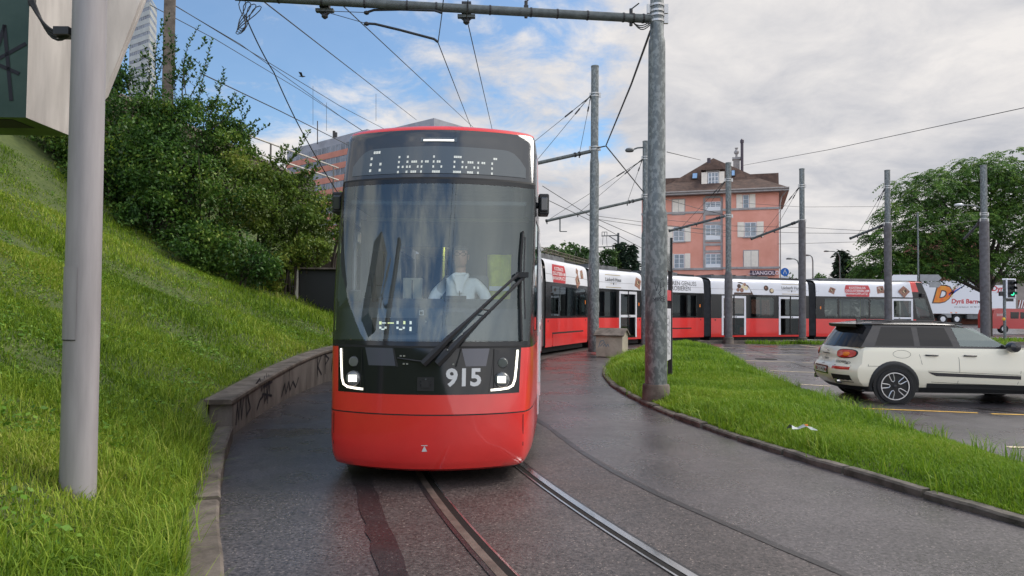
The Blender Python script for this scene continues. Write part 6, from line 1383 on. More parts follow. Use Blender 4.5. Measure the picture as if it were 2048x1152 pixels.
def truck_wheel(par, x, r, y=0.05):
    mb = MB(); mb.lathe((x,y,r), [(0.0,-0.02),(r*0.35,-0.03),(r*0.55,-0.02)], 'whitepaint', 20, 'Y', cap=False); mb.lathe((x,y,r), [(r*0.55,-0.02),(r*0.62,-0.05),(r*0.95,-0.04),(r,0.02),(r,0.28),(r*0.5,0.3)], 'tyre', 24, 'Y', cap=False); return mb.build('wheel', par, smooth=40)
truck_wheel(lor, ux(1914), 0.46); truck_wheel(lor, ux(1986), 0.46); truck_wheel(lor, ux(1886), 0.46)
mb = MB(); mb.b2(-1.0,x1+3,0.5,2.2,0.55,lz(629),'seam'); mb.build('chassis', lor)
mb = MB(); mb.b2(ux(1935),ux(1958),0.1,0.5,0.45,1.05,'roofbox'); mb.build('fuel_tank', lor, bevel=0.08)
mb = MB(); mb.b2(ux(1885),ux(1903),0.05,0.2,0.6,1.1,'signback'); mb.build('side_guard', lor)
mb = MB(); c0, c1 = x1+0.75, ux(2032); mb.b2(c0,c1,0,2.4,0.5,lz(585),'whitepaint'); mb.prism([(c0,0,lz(585)),(c1-0.4,0,lz(585)),(c1-0.9,0,lz(570)),(c0,0,lz(570))],(0,2.4,0),'whitepaint'); put_text(mb, 'Dyrä', lambda x, y: (x+ux(1998), -0.01, y+lz(577)), 'adred', 0.7, bold=0.03, shear=0.1); mb.build('cab', lor, bevel=0.06)
mb = MB(); mb.b2(c1-1.2,c1-0.25,-0.015,0.01,lz(602),lz(588),'darkglass'); mb.build('cab_window', lor)
# red van
D = 54; vp = at(1986,667,D); van = empty('delivery_van', (vp.x, vp.y, vp.z+0.02)); tag(van, 'red delivery van behind the traffic light, half out of the right picture edge', 'van')
k_ = 54/1420.; mb = MB(); pr = [(0,0.35),(0,1.35),(0.12,1.78),(0.35,1.90),(2.7,1.86),(3.1,1.75),(3.75,1.12),(4.45,0.98),(4.6,0.7),(4.6,0.35)]
mb.prism([(x,0,z) for x,z in pr], (0,1.75,0), 'vanred'); mb.build('body', van, bevel=0.07)
for x0, x1_, xt0, xt1 in ((1.35,1.95,1.35,1.95),(2.1,3.25,2.1,2.85)):
    mb = MB(); mb.poly([(x0,-0.012,1.12),(x1_+0.25 if x1_ > 3 else x1_,-0.012,1.12),(xt1+0.05,-0.012,1.62),(xt0,-0.012,1.62)], 'darkglass'); mb.build('side_window', van)
for x in (0.85, 3.65): truck_wheel(van, x, 0.33, 0.02)
mb = MB(); mb.b2(0.30,0.95,-0.013,-0.004,1.43,1.47,'adwhite'); mb.b2(0.30,0.80,-0.013,-0.004,1.32,1.35,'adwhite'); mb.b2(2.45,3.0,-0.013,-0.004,0.78,0.80,'adwhite'); mb.b2(2.45,2.9,-0.013,-0.004,0.70,0.72,'adwhite'); mb.build('lettering', van)
# traffic light
D = 40; tp_ = at(2010,692,D); tl = empty('traffic_light', (tp_.x, tp_.y, 0.05)); tag(tl, 'traffic light with white edged black backboard and lit green lamp at right', 'traffic light')
z = lambda y: at(2010,y,D).z-0.05; X = lambda px: at(px,580,D).x-tp_.x
mb = MB(); mb.tube([(0,0,-0.05),(0,0,z(560))], 0.075, 'galv', 12); mb.build('pole', tl, smooth=40)
mb = MB(); mb.b2(X(2007),X(2027),-0.22,-0.16,z(597),z(557.5),'whitepaint'); mb.b2(X(2009.5),X(2025),-0.23,-0.16+0.001,z(595.5),z(559.5),'plastic'); mb.build('backboard', tl, bevel=0.03)
for i, y in enumerate((567,577,587.5)):
    mb = MB(); c = Vector((X(2019), -0.23, z(y))); n = 14; q0 = R(-20); rws = [[c+Vector((r_*math.cos(lerp(q0, R(200), k/n)), dy, r_*math.sin(lerp(q0, R(200), k/n)))) for k in range(n+1)] for r_, dy in ((0.125,0.0),(0.12,-0.24))]
    mb.grid(rws, 'plastic'); 
    mb.build('lamp_hood', tl)
    mb = MB(); mb.lathe(c+Vector((0,-0.012,0)), [(0.0,-0.012),(0.105,0.0)], 'lampgreen' if i == 2 else 'seam', 18, 'Y', cap=False); mb.build('signal_lamp', tl)
mb = MB(); mb.b2(X(1997),X(2004),-0.12,0.02,z(592),z(583),'plastic'); mb.tube([(X(2003),0,z(586)),(0,0,z(586))], 0.03, 'plastic', 6); mb.build('side_signal', tl, bevel=0.02)
mb = MB(); mb.b2(X(2002.5),X(2013),-0.10,-0.07,z(560),z(557),'whitepaint'); mb.build('top_plate', tl)
mb = MB(); mb.lathe((X(2005),-0.10,z(638)), [(0.0,-0.03),(0.09,0.0),(0.09,0.05),(0,0.06)], 'yellowbox', 14, 'Y'); mb.build('push_button', tl)
# direction signs
D = 47; dp = at(1837,600,D); ds = empty('direction_sign', (dp.x, dp.y, 0.05)); tag(ds, 'post with grey backed arrow shaped direction signs before the big tree', 'sign'); z = lambda y: at(1837,y,D).z-0.05; X = lambda px: at(px,560,D).x-dp.x
mb = MB(); mb.tube([(0,0,0),(0,0,z(425))], 0.055, 'galv', 10); mb.build('post', ds)
for pts, m_ in (([(1782,562),(1833,562),(1833,550),(1786,550),(1780,556)],'whitepaint'),([(1839,562),(1876,562),(1882,555.5),(1876,549),(1839,549)],'signback'),([(1858,574.5),(1876,574.5),(1882,568.5),(1876,563),(1858,563)],'signback')):
    mb = MB(); P = [(X(a), -0.07, z(b)) for a, b in pts]; n_ = 1; ar_ = sum(P[i][0]*P[(i+1)%len(P)][2]-P[(i+1)%len(P)][0]*P[i][2] for i in range(len(P))); mb.prism(P if ar_ > 0 else P[::-1], (0,0.04,0), m_); mb.build('arrow_board', ds)
# round blue sign left of the fourth mast
D = 62; bp_ = at(1570,590,D); bs = empty('blue_sign', (bp_.x, bp_.y, 0.3)); tag(bs, 'round blue sign with white symbol and white plate beside the pink house', 'sign'); z = lambda y: at(1570,y,D).z-0.3
mb = MB(); mb.tube([(0,0.08,-0.3),(0,0.08,z(540))], 0.06, 'galv', 8); mb.build('post', bs)
mb = MB(); mb.lathe((0,0,z(544)), [(0.0,0.0),(0.36,0.0),(0.36,0.04),(0,0.05)], 'bluesign', 24, 'Y', cap=False); 
for g in ([(-0.12,-0.16),(-0.1,0.02),(0.0,0.16),(0.1,0.02),(0.12,-0.16)],[(-0.1,0.02),(0.1,0.02)],[(-0.05,0.18),(0.05,0.2)]): stroke(mb, g, 0.05, lambda u, v: (u, -0.004, v+z(544)), 'whitepaint')
mb.build('sign_disc', bs)
mb = MB(); mb.b2(-0.34,0.34,-0.02,0.03,z(557),z(553),'whitepaint'); mb.build('plate', bs)
# street lamps
def street_lamp(label, px, ybase, ytop, D, dxp, drop=1.0, ball=False):
    p = at(px, ybase, D); o = empty('street_lamp', (p.x, p.y, gz(p.x,p.y))); tag(o, label, 'street lamp', 'street lamps beyond the tram'); zt = at(px,ytop,D).z-o.location.z; dx = at(px+dxp,ytop,D).x-p.x
    mb = MB(); mb.tube([(0,0,0),(0,0,zt-0.6),(dx*0.12,0,zt-0.18),(dx*0.4,0,zt),(dx*0.8,0,zt+0.02)], [0.09,0.07,0.06,0.05,0.045], 'galv', 8); mb.build('column', o, smooth=40)
    mb = MB(); mb.lathe((dx*0.9,0,zt), [(0.04,-0.06),(0.26,-0.05),(0.30,0.03),(0.2,0.10),(0.03,0.12)], 'roofbox' if not ball else 'whitepaint', 12); mb.build('lamp_head', o, smooth=40); return o
street_lamp('hooked street lamp just right of the pink house, arm pointing left', 1598, 600, 518, 70, -22); street_lamp('street lamp with arm pointing left behind the dark round topped mast', 1626, 600, 511, 75, -13)
street_lamp('street lamp above the spruce with arm pointing left', 1680, 600, 503, 80, -30); street_lamp('street lamp with pale head in front of the big tree crown', 1972, 600, 411, 46, -60, ball=True); street_lamp('low street lamp with pale arm at the left edge of the big tree', 1779, 600, 486, 52, 18)
# ================================================================ bushes and trees
M['bush'] = leaf_mat('bush leaf', [(0.018,0.050,0.012),(0.050,0.120,0.022),(0.115,0.215,0.032),(0.26,0.32,0.06)], 0.28, 0.5)
M['bush2'] = leaf_mat('yellowish bush leaf', [(0.036,0.075,0.012),(0.095,0.165,0.024),(0.19,0.26,0.042),(0.34,0.35,0.07)], 0.3, 0.5)
M['treeleaf'] = leaf_mat('pinnate tree leaf', [(0.028,0.070,0.016),(0.068,0.150,0.026),(0.125,0.235,0.036),(0.21,0.30,0.055)], 0.3, 0.6)
M['farleaf'] = leaf_mat('far tree leaf', [(0.025,0.060,0.020),(0.060,0.120,0.032),(0.11,0.18,0.045)], 0.25, 0.7)
M['needle'] = leaf_mat('conifer needles', [(0.012,0.028,0.016),(0.022,0.046,0.022),(0.040,0.070,0.032)], 0.1, 0.7)
M['bark'] = mat('grey brown bark', (0.05,0.04,0.032), 0.9, var=0.35, scale=7, stretch=(2,2,0.5), bump=0.6, bscale=20)
def leaves_at(P, S, name, m, parent, base=None, droop=0.3, asp=0.55, rn=None, D=None):
    n = len(P)
    if D is None: D = rng.normal(0, 1, (n,3)); D[:,2] -= droop
    D = D/np.linalg.norm(D, axis=1)[:,None]; U = rng.normal(0, 1, (n,3)); U[:,2] += 1.4
    T = np.cross(D, U); T /= np.linalg.norm(T, axis=1)[:,None]+1e-6; Nn = np.cross(T, D); S = S[:,None]
    a = P; b = P+D*S*0.45-T*S*asp*0.5+Nn*S*0.10; c = P+D*S; d = P+D*S*0.45+T*S*asp*0.5+Nn*S*0.10
    V = np.stack([a,b,c,d], 1).reshape(-1,3); Q = np.arange(n*4).reshape(-1,4)
    if rn is None: rn = np.clip(rng.normal(0.42, 0.24, n), 0, 1)
    return mesh_np(name, V, Q, rn, m, parent)
def blob(n, rad, rz=None, shell=0.55, lump=7, seed=0, lamp=0.32):
    r2 = np.random.default_rng(seed); rz = rz or rad
    d = rng.normal(0, 1, (n,3)); d /= np.linalg.norm(d, axis=1)[:,None]; c = r2.normal(0, 1, (lump,3)); c /= np.linalg.norm(c, axis=1)[:,None]; amp = r2.uniform(0.5, 1.0, lump)
    k = np.max((d@c.T)**5*amp, axis=1) if lump else 0; rr = (1-lamp+lamp*1.6*k)*(shell+(1-shell)*rng.uniform(0,1,n)**0.6)
    return d*rr[:,None]*np.array([rad,rad,rz])
def shoot(base, top, n, ls):
    """an upright shoot with alternate leaves; returns twig points, leaf points, leaf directions"""
    base = np.array(base); top = np.array(top); t = np.linspace(0, 1, 7); bend = rng.normal(0, 0.10, 3)*np.array([1,1,0.2]); C = base+(top-base)*t[:,None]+np.sin(t*np.pi)[:,None]*bend
    u = np.linspace(0.12, 1.0, n); P = np.stack([np.interp(u, t, C[:,k]) for k in range(3)], 1); ax = (top-base)/np.linalg.norm(top-base)
    g = np.arange(n)*2.4+rng.uniform(0,6); D = np.stack([np.cos(g), np.sin(g), np.full(n, 0.55)], 1)+ax*0.5; return C, P, D
def bank_z(x, y):
    r_ = math.hypot(x-CX, y-CY); a = math.asin((y-CY)/r_); return bank_h(a, max(0, r_-rb(a)))
def shrub(px, py, D, rad, rz, n, leaf, label, m='bush', shoots=(), seed=0, name='shrub', ground=None):
    c = at(px, py, D); g = ground if ground is not None else max(0.3, min(c.z-rz*0.9, bank_z(c.x, c.y))); o = empty(name, (c.x, c.y, g)); tag(o, label, 'shrub', 'shrubs on the left bank')
    off = np.array([0,0,c.z-g]); P = []; k = 9; r2 = np.random.default_rng(seed+100)
    P.append(blob(int(n*0.55), rad, rz, 0.5, 8, seed)+off)
    for i in range(k):                               # smaller leafy limbs round the body
        q = r2.normal(0,1,3); q[1] = -abs(q[1])*0.8 if i % 2 else q[1]; q /= np.linalg.norm(q); q = q*np.array([rad,rad,rz])*r2.uniform(0.65,0.98); s = r2.uniform(0.24,0.42)*rad
        P.append(blob(int(n*0.45/k), s, s*0.75, 0.3, 4, seed+i)+off+q)
    P = np.concatenate(P); P = P[P[:,2] > -0.4]
    bump = 0.42+0.16*np.sin(P[:,0]*3.1+seed)+0.14*np.sin(P[:,2]*4.3+P[:,1]*2+seed); rn = np.clip(bump+rng.normal(0, 0.17, len(P)), 0, 1)
    leaves_at(P, rng.uniform(0.6, 1.3, len(P))*leaf, 'foliage', M[m], o, rn=rn)
    mb = MB(); rr = random.Random(seed)
    for i in range(6):
        a = rr.uniform(0, 6.28); e = Vector((math.cos(a)*rad*0.6, math.sin(a)*rad*0.6, c.z-g+rz*rr.uniform(0.1,0.7))); mb.tube([(0.1*math.cos(a),0.1*math.sin(a),-0.5),(e.x*0.4,e.y*0.4,(c.z-g)*0.55),e], [0.045,0.03,0.008], 'bark', 6)
    mb.build('stems', o, smooth=60)
    if shoots:
        mb = MB(); PP = []; DD = []
        for (bx, by, tx, ty, dd) in shoots:
            b = at(bx, by, D-0.3+dd); t = at(tx, ty, D-0.3+dd*0.6); nl = int(24+(by-ty)*0.14); C, P_, Dd = shoot(b-o.location, t-o.location, nl, leaf); mb.tube([tuple(q) for q in C], [0.013,0.012,0.010,0.009,0.007,0.006,0.004], 'bark', 5)
            PP.append(P_); DD.append(Dd)
            for j in range(4):                       # side twigs
                u = random.uniform(0.1, 0.7); q = C[0]+(C[-1]-C[0])*u; e = q+np.array([random.uniform(-.32,.32), random.uniform(-.2,.2), random.uniform(0.15,0.45)]); C2, P2, D2_ = shoot(q, e, 11, leaf); mb.tube([tuple(v) for v in C2], 0.005, 'bark', 4); PP.append(P2); DD.append(D2_)
        PP = np.concatenate(PP); DD = np.concatenate(DD); leaves_at(PP, rng.uniform(0.75, 1.25, len(PP))*leaf*1.02, 'shoot_leaves', M[m], o, D=DD, asp=0.62, rn=np.clip(rng.normal(0.22, 0.15, len(PP)), 0, 1)); mb.build('twigs', o)
    return o
LF = 0.10
shrub(45,265,18.74,1.41,0.58,3200,LF,'dark shrub under the sign cabinet at the left picture edge', seed=1)
shrub(205,305,18.90,1.70,1.70,6500,LF,'dense dark green shrub directly behind the grey sign mast', seed=2)
shrub(300,360,18.74,1.73,1.67,7000,LF,'broad dark shrub right of the sign mast, at the top of the grass', seed=3)
shrub(270,225,19.46,1.36,1.07,5200,LF,'tall shrub with upright shoots below the high rise', seed=4, shoots=[(235,200,232,92,0),(262,190,262,60,0.3),(300,190,322,40,0),(285,200,290,95,0.2),(318,190,338,30,0.4),(225,215,215,118,0.2)])
shrub(372,250,19.62,1.28,1.11,5000,LF,'shrub with the tallest leafy shoots, right of the concrete railway mast', seed=5, shoots=[(350,200,352,70,0.3),(372,190,398,52,0),(382,190,424,78,0.2),(395,230,420,118,0),(410,250,448,138,0.1),(420,260,488,192,0),(365,190,378,120,0.2),(345,200,340,60,0)])
shrub(408,385,19.30,1.75,1.45,7500,LF,'dark leafy shrub in the middle of the bank row', seed=6)
shrub(458,290,20.10,0.95,0.89,3600,LF,'small shrub with spreading tips halfway down the bank row', seed=7, shoots=[(450,280,500,215,0),(460,290,520,240,0),(470,300,540,250,0.2),(440,270,470,190,0.2)])
shrub(505,400,20.18,1.50,1.33,7000,LF,'greyish green shrub before the brown railway wall', 'bush2', seed=8, shoots=[(540,340,575,292,0),(560,350,620,262,0.3),(545,345,602,300,0)])
shrub(472,520,18.90,1.20,0.88,5200,LF,'dark low shrub overhanging the upper grass edge', seed=9)
shrub(592,415,21.14,1.28,1.18,6500,LF,'yellow green shrub left of the tram front', 'bush2', seed=10, shoots=[(610,370,640,322,0),(600,360,625,330,0)])
shrub(655,440,21.90,1.17,0.97,5200,LF,'yellow green shrub partly hidden by the tram mirror', 'bush2', seed=11)
shrub(560,505,20.74,1.01,0.79,4200,LF,'thin shrub with drooping tips above the black shelter', 'bush2', seed=12)
shrub(530,568,20.46,0.49,0.45,1500,LF,'small bright shrub before the wire mesh fence', 'bush2', seed=13)
shrub(620,505,21.38,0.91,0.55,3000,LF,'loose shrub hanging over the shelter roof edge', 'bush2', seed=14)
shrub(228,368,18.58,1.31,0.81,5200,LF,'dark low shrub at the grass edge right beside the grey sign mast', seed=41)
shrub(318,436,18.58,1.31,0.81,5200,LF,'dark low shrub at the grass edge below the broad shrub', seed=42)
shrub(400,500,18.62,1.24,0.81,5000,LF,'dark low shrub at the grass edge in the middle of the row', seed=43)
shrub(105,285,18.66,1.17,0.65,3200,LF,'dark low shrub left of the sign mast below the cabinet', seed=44)
shrub(262,285,19.1,1.5,1.35,5200,LF,'dark shrub filling the row between the concrete mast and the sign mast', seed=51)
shrub(355,300,19.3,1.4,1.25,5000,LF,'dark shrub right of the foot of the concrete mast', seed=52)
def trunk_limbs(o, h, r, tips, m='bark', name='trunk'):
    mb = MB(); mb.tube([(0,0,-0.2),(0.03*h*0.2,0,h*0.35),(0.0,0.05,h*0.75)], [r,r*0.75,r*0.35], m, 10)
    for t in tips: mb.tube([(0,0,h*0.3+random.random()*h*0.2),(t[0]*0.5,t[1]*0.5,(t[2]+h*0.4)*0.5+0.2),t], [r*0.42,r*0.25,r*0.06], m, 6)
    return mb.build(name, o, smooth=60)
def round_tree(px, ptop, pw, D, label, m='farleaf', n=2600, zbase=None, grp='trees beyond the tram', lf=None, seed=0, tall=1.0):
    t = at(px, ptop, D); rad = pw/2*D/F_PX; g = gz(t.x,t.y) if zbase is None else zbase; h = t.z-g; o = empty('tree', (t.x, t.y, g)); tag(o, label, 'tree', grp)
    rz = min(h*0.55, rad*1.35*tall); zc_ = h-rz*0.95; P = [blob(int(n*0.6), rad*0.85, rz*0.9, 0.35, 7, seed)+np.array([0,0,zc_])]; r2 = np.random.default_rng(seed+50); tips = []
    for i in range(12):
        q = r2.normal(0,1,3); q /= np.linalg.norm(q); q = q*np.array([rad,rad,rz])*r2.uniform(0.6,0.92); s = rad*r2.uniform(0.2,0.36); P.append(blob(int(n*0.4/12), s, s*0.8, 0.3, 4, seed+i)+np.array([0,0,zc_])+q); tips.append((q[0]*0.8,q[1]*0.8,zc_+q[2]*0.7))
    P = np.concatenate(P); lf = lf or rad*0.16; rn = np.clip(0.45+0.22*np.sin(P[:,0]*2.2/rad*2+seed)+rng.normal(0,0.18,len(P)), 0, 1)
    leaves_at(P, rng.uniform(0.6,1.3,len(P))*lf, 'crown', M[m], o, asp=0.75, rn=rn); trunk_limbs(o, h, max(0.12, rad*0.07), tips[:7]); return o
def conifer(px, ptop, pw, D, label, n=2400, zbase=None, seed=0, grp='trees beyond the tram'):
    t = at(px, ptop, D); rad = pw/2*D/F_PX; g = gz(t.x,t.y) if zbase is None else zbase; h = t.z-g; o = empty('conifer_tree', (t.x, t.y, g)); tag(o, label, 'tree', grp)
    P = []; Dd = []
    nb = 80
    for i in range(nb):
        u = (i/nb)**0.9; z0 = h*(0.12+0.86*u); L_ = rad*(1-u)**0.85*random.uniform(0.75,1.15)+0.08*rad; a = i*2.4+random.random(); k = int(n/nb); s = np.linspace(0.15, 1, k)
        q = np.stack([np.cos(a)*L_*s, np.sin(a)*L_*s, z0-0.28*L_*s+0.15*L_*s*s], 1)+rng.normal(0, 0.09*rad, (k,3))*np.array([1,1,0.6]); P.append(q); d = np.stack([np.full(k,math.cos(a)), np.full(k,math.sin(a)), np.full(k,-0.5)],1)+rng.normal(0,0.5,(k,3)); Dd.append(d)
    P = np.concatenate(P); leaves_at(P, rng.uniform(0.6,1.3,len(P))*rad*0.30, 'crown', M['needle'], o, asp=0.5, D=np.concatenate(Dd))
    mb = MB(); mb.tube([(0,0,-0.2),(0,0,h*0.97)], [max(0.15,rad*0.09),0.03], 'bark', 8); mb.build('trunk', o); return o
# behind the near bend, between tram and pink house
round_tree(1105,482,58,70,'round bright green tree just right of the tram mirror', seed=21)
round_tree(1148,474,95,64,'large loose tree left of the stepped mast', n=3600, seed=22)
round_tree(1074,500,50,75,'tree top peeping out beside the tram flank', seed=23)
round_tree(1217,497,62,66,'round tree immediately right of the stepped mast', seed=24)
conifer(1241,482,62,68,'dark conifer left of the pair beside the railway signal mast', seed=25)
conifer(1264,486,52,66,'dark conifer next to the lamp mast', seed=26)
round_tree(1205,535,60,60,'light green bush like tree above the white tram roof', seed=27, n=1800)
round_tree(1255,538,70,60,'low light green tree in front of the two conifers', seed=28, n=2200)
round_tree(1580,548,75,95,'low round tree behind the blue sign', seed=30)
conifer(1685,499,66,88,'spruce between the pink house and the big tree', seed=31)
round_tree(1722,522,60,84,'round tree right of the spruce', seed=32)
round_tree(1640,540,70,110,'far low tree between lamps and spruce', seed=33)
round_tree(1545,565,60,90,'low tree hidden behind the house canopy', seed=34)
round_tree(1755,560,70,75,'low dark tree under the left edge of the big tree', seed=35)
# the big pinnate leaved tree on the right
bt = at(1974,640,50); big = empty('broad_tree', (bt.x, bt.y, 0.1)); tag(big, 'broad spreading tree with drooping feathery fronds at the right picture edge', 'tree')
def frond_cloud(o, blobs, dens, ls):
    PP = []; DD = []; RN = []; tips = []
    for (px, py, dD, rx, ry, n) in blobs:
        c = np.array(at(px, py, 50+dD)-o.location); sx = rx*50/F_PX; sz = ry*50/F_PX; sy = sx*0.9; tips.append(tuple(c))
        for _ in range(int(n*dens)):
            q = rng.normal(0,1,3); q /= np.linalg.norm(q); rr = rng.uniform(0.25,1)**0.5; q = q*np.array([sx,sy,sz])*rr; b = c+q
            out = np.array([q[0]/sx*1.0, q[1]/sy, 0]); out = out/(np.linalg.norm(out)+1e-5); az = math.atan2(out[1],out[0])+rng.normal(0,0.7); L_ = rng.uniform(0.55,1.15); k = 9; s = np.linspace(0.05,1,k)
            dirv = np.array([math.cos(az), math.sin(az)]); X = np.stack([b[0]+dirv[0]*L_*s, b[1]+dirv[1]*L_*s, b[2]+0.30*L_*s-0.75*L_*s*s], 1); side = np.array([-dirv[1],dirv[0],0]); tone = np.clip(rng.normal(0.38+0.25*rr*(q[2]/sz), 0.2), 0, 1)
            for sg in (-1,1): PP.append(X); DD.append(np.stack([sg*side[0]+dirv[0]*0.5+0*s, sg*side[1]+dirv[1]*0.5+0*s, -0.55-0.35*s],1)); RN.append(np.full(k, tone))
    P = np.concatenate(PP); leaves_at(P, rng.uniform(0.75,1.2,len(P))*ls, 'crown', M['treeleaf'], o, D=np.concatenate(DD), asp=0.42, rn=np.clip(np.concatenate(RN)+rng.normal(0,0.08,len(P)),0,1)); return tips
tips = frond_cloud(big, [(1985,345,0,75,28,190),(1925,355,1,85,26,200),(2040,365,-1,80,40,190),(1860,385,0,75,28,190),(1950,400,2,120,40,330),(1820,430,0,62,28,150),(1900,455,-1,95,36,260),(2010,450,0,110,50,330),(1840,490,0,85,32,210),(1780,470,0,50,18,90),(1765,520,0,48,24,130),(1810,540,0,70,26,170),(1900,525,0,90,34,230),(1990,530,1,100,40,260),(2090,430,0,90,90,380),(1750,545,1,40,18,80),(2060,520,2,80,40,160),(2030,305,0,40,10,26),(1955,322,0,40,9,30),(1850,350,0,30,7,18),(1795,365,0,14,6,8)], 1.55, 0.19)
trunk_limbs(big, 9.0, 0.34, [(x*0.92,y*0.92,z-0.2) for x,y,z in tips])
# houses and walls behind that tree
M['brick'] = mat('red brown house wall', (0.22,0.085,0.060), 0.85, var=0.2, scale=1.5)
q = at(1925,640,72); bh = empty('brick_house', (q.x, q.y, gz(q.x,q.y))); tag(bh, 'red brown house with white framed window glimpsed under the big tree', 'house')
mb = MB(); Xb = lambda px: at(px,600,72).x-q.x; zb_ = lambda y: at(1925,y,72).z-bh.location.z
mb.b2(Xb(1888),Xb(1962),0,8,-0.5,zb_(505),'brick'); mb.build('wall', bh)
mb = MB(); mb.prism([(Xb(1884),-0.5,zb_(508)),(Xb(1966),-0.5,zb_(508)),(Xb(1925),-0.5,zb_(455))],(0,9,0),'brick'); mb.build('roof', bh)
mb = MB(); mb.b2(Xb(1902),Xb(1940),-0.03,0.05,zb_(562),zb_(540),'winframe')
for k in range(3): mb.b2(Xb(1903.5+k*12),Xb(1912.5+k*12),-0.05,-0.028,zb_(561),zb_(541.5),'bandwin')
mb.build('window', bh)
q2 = at(2020,640,80); gw = empty('yard_building', (q2.x,q2.y,gz(q2.x,q2.y))); tag(gw, 'low grey brown building with barred hatch behind the traffic light', 'building')
X2 = lambda px: at(px,600,80).x-q2.x; z2 = lambda y: at(2020,y,80).z-gw.location.z
M['yardwall'] = mat('grey brown rendered wall', (0.26,0.235,0.21), 0.85, var=0.15, scale=0.8)
mb = MB(); mb.b2(X2(1978),X2(2100),0,6,-0.5,z2(562),'yardwall'); mb.build('wall', gw)
mb = MB(); mb.b2(X2(1970),X2(2110),-0.5,6.5,z2(562),z2(553),'tile'); mb.build('roof', gw)
mb = MB(); mb.b2(X2(2036),X2(2060),-0.03,0.02,z2(616),z2(600),'brick'); 
for k in range(5): mb.quad((X2(2036+k*5),-0.035,z2(616)),(X2(2038+k*5),-0.035,z2(616)),(X2(2042+k*5),-0.035,z2(600)),(X2(2040+k*5),-0.035,z2(600)),'whitepaint')
mb.build('striped_barrier', gw)
# long far wall and railway structures left of the lamp mast
q3 = at(1085,520,58); rv = empty('railway_viaduct', (q3.x,q3.y,0)); tag(rv, 'railway viaduct with mesh parapet descending behind the curved tram', 'viaduct')
a = at(1055,487,48); b = at(1185,523,60); aL = Vector((a.x-q3.x,a.y-q3.y,0)); bL = Vector((b.x-q3.x,b.y-q3.y,0)); 
mb = MB(); mb.prism([aL,bL,bL+Vector((0,1,0)),aL+Vector((0,1,0))],(0,0,0.01),'concdark'); n_ = len(mb.v)
for i, v in enumerate(mb.v): top_ = (i//4) % 2; base_a = v[0] < (aL.x+bL.x)/2; mb.v[i] = (v[0],v[1],(a.z-1.1 if base_a else b.z-0.9) if top_ else 0)
mb.build('wall_face', rv)
mb = MB()
M['fence'] = mat('dull mesh parapet', (0.12,0.105,0.075), 0.8, var=0.2, scale=2)
for k in range(13):
    t = k/12; p = aL.lerp(bL, t); zt_ = lerp(a.z,b.z,t); mb.tube([(p.x,p.y,zt_-1.2),(p.x,p.y,zt_)], 0.06, 'fence', 6)
for dz in (0.0,-0.25,-0.5,-0.75): mb.tube([(aL.x,aL.y,a.z+dz),(bL.x,bL.y,b.z+dz*0.85)], 0.035, 'fence', 5)
for dz in [-0.04*k for k in range(1,24)]: mb.tube([(aL.x,aL.y+0.02,a.z+dz),(bL.x,bL.y+0.02,b.z+dz*0.85)], 0.008, 'fence', 3)
mb.build('parapet', rv)
q4 = at(1236,520,90); sm = empty('signal_mast', (q4.x,q4.y,0)); tag(sm, 'small railway mast with cantilever arm and cage left of the conifers', 'mast'); g4 = lambda px,py: Vector(lcl(sm, at(px,py,90)))
mb = MB(); mb.tube([(g4(1236.5,520).x,0,0), g4(1236.5,466)], 0.14, 'arm', 8); mb.build('shaft', sm)
mb = MB(); mb.tube([g4(1236,471),g4(1203,472)], 0.07, 'arm', 6); mb.tube([g4(1235,483),g4(1218,472)], 0.06, 'arm', 6); mb.build('cantilever', sm)
mb = MB()
for x in (1204,1209,1214): mb.tube([g4(x,472),g4(x,464)], 0.04, 'arm', 5)
mb.tube([g4(1204,464),g4(1214,464)], 0.04, 'arm', 5); mb.tube([g4(1206,472),g4(1205,490)],0.025,'wire',4); mb.tube([g4(1213,472),g4(1214,492)],0.025,'wire',4); mb.build('cage', sm)
q5 = at(1225,494,80); gan = empty('railway_gantry', (q5.x,q5.y,0)); tag(gan, 'thin railway gantry beam spanning behind the stepped mast', 'gantry'); g5 = lambda px,py: Vector(lcl(gan, at(px,py,80)))
mb = MB(); mb.tube([g5(1196,494),g5(1262,492)],0.06,'arm',6); mb.build('beam', gan)
for x in (1226,1240):
    mb = MB(); e = g5(x,494); mb.tube([(e.x,e.y,0),e],0.09,'arm',6); mb.build('post', gan)
# bird in the blue gap
bd = at(605,153,40); mb = MB(); mb.tube([(-0.22,0,0.02),(0,0,0),(0.16,0,0.01)],[0.01,0.05,0.015],'wire',6); mb.add([(0.02,0,0.02),(-0.1,0.02,0.03),(-0.12,0.4,0.12),(0.04,0.3,0.12)],[(0,1,2,3)],'wire'); mb.add([(0.02,0,0.02),(-0.1,-0.02,0.03),(-0.12,-0.4,0.14),(0.04,-0.3,0.14)],[(3,2,1,0)],'wire'); o = mb.build('bird'); o.location = bd; tag(o, 'tiny dark bird flying in the blue gap of the clouds', 'bird')
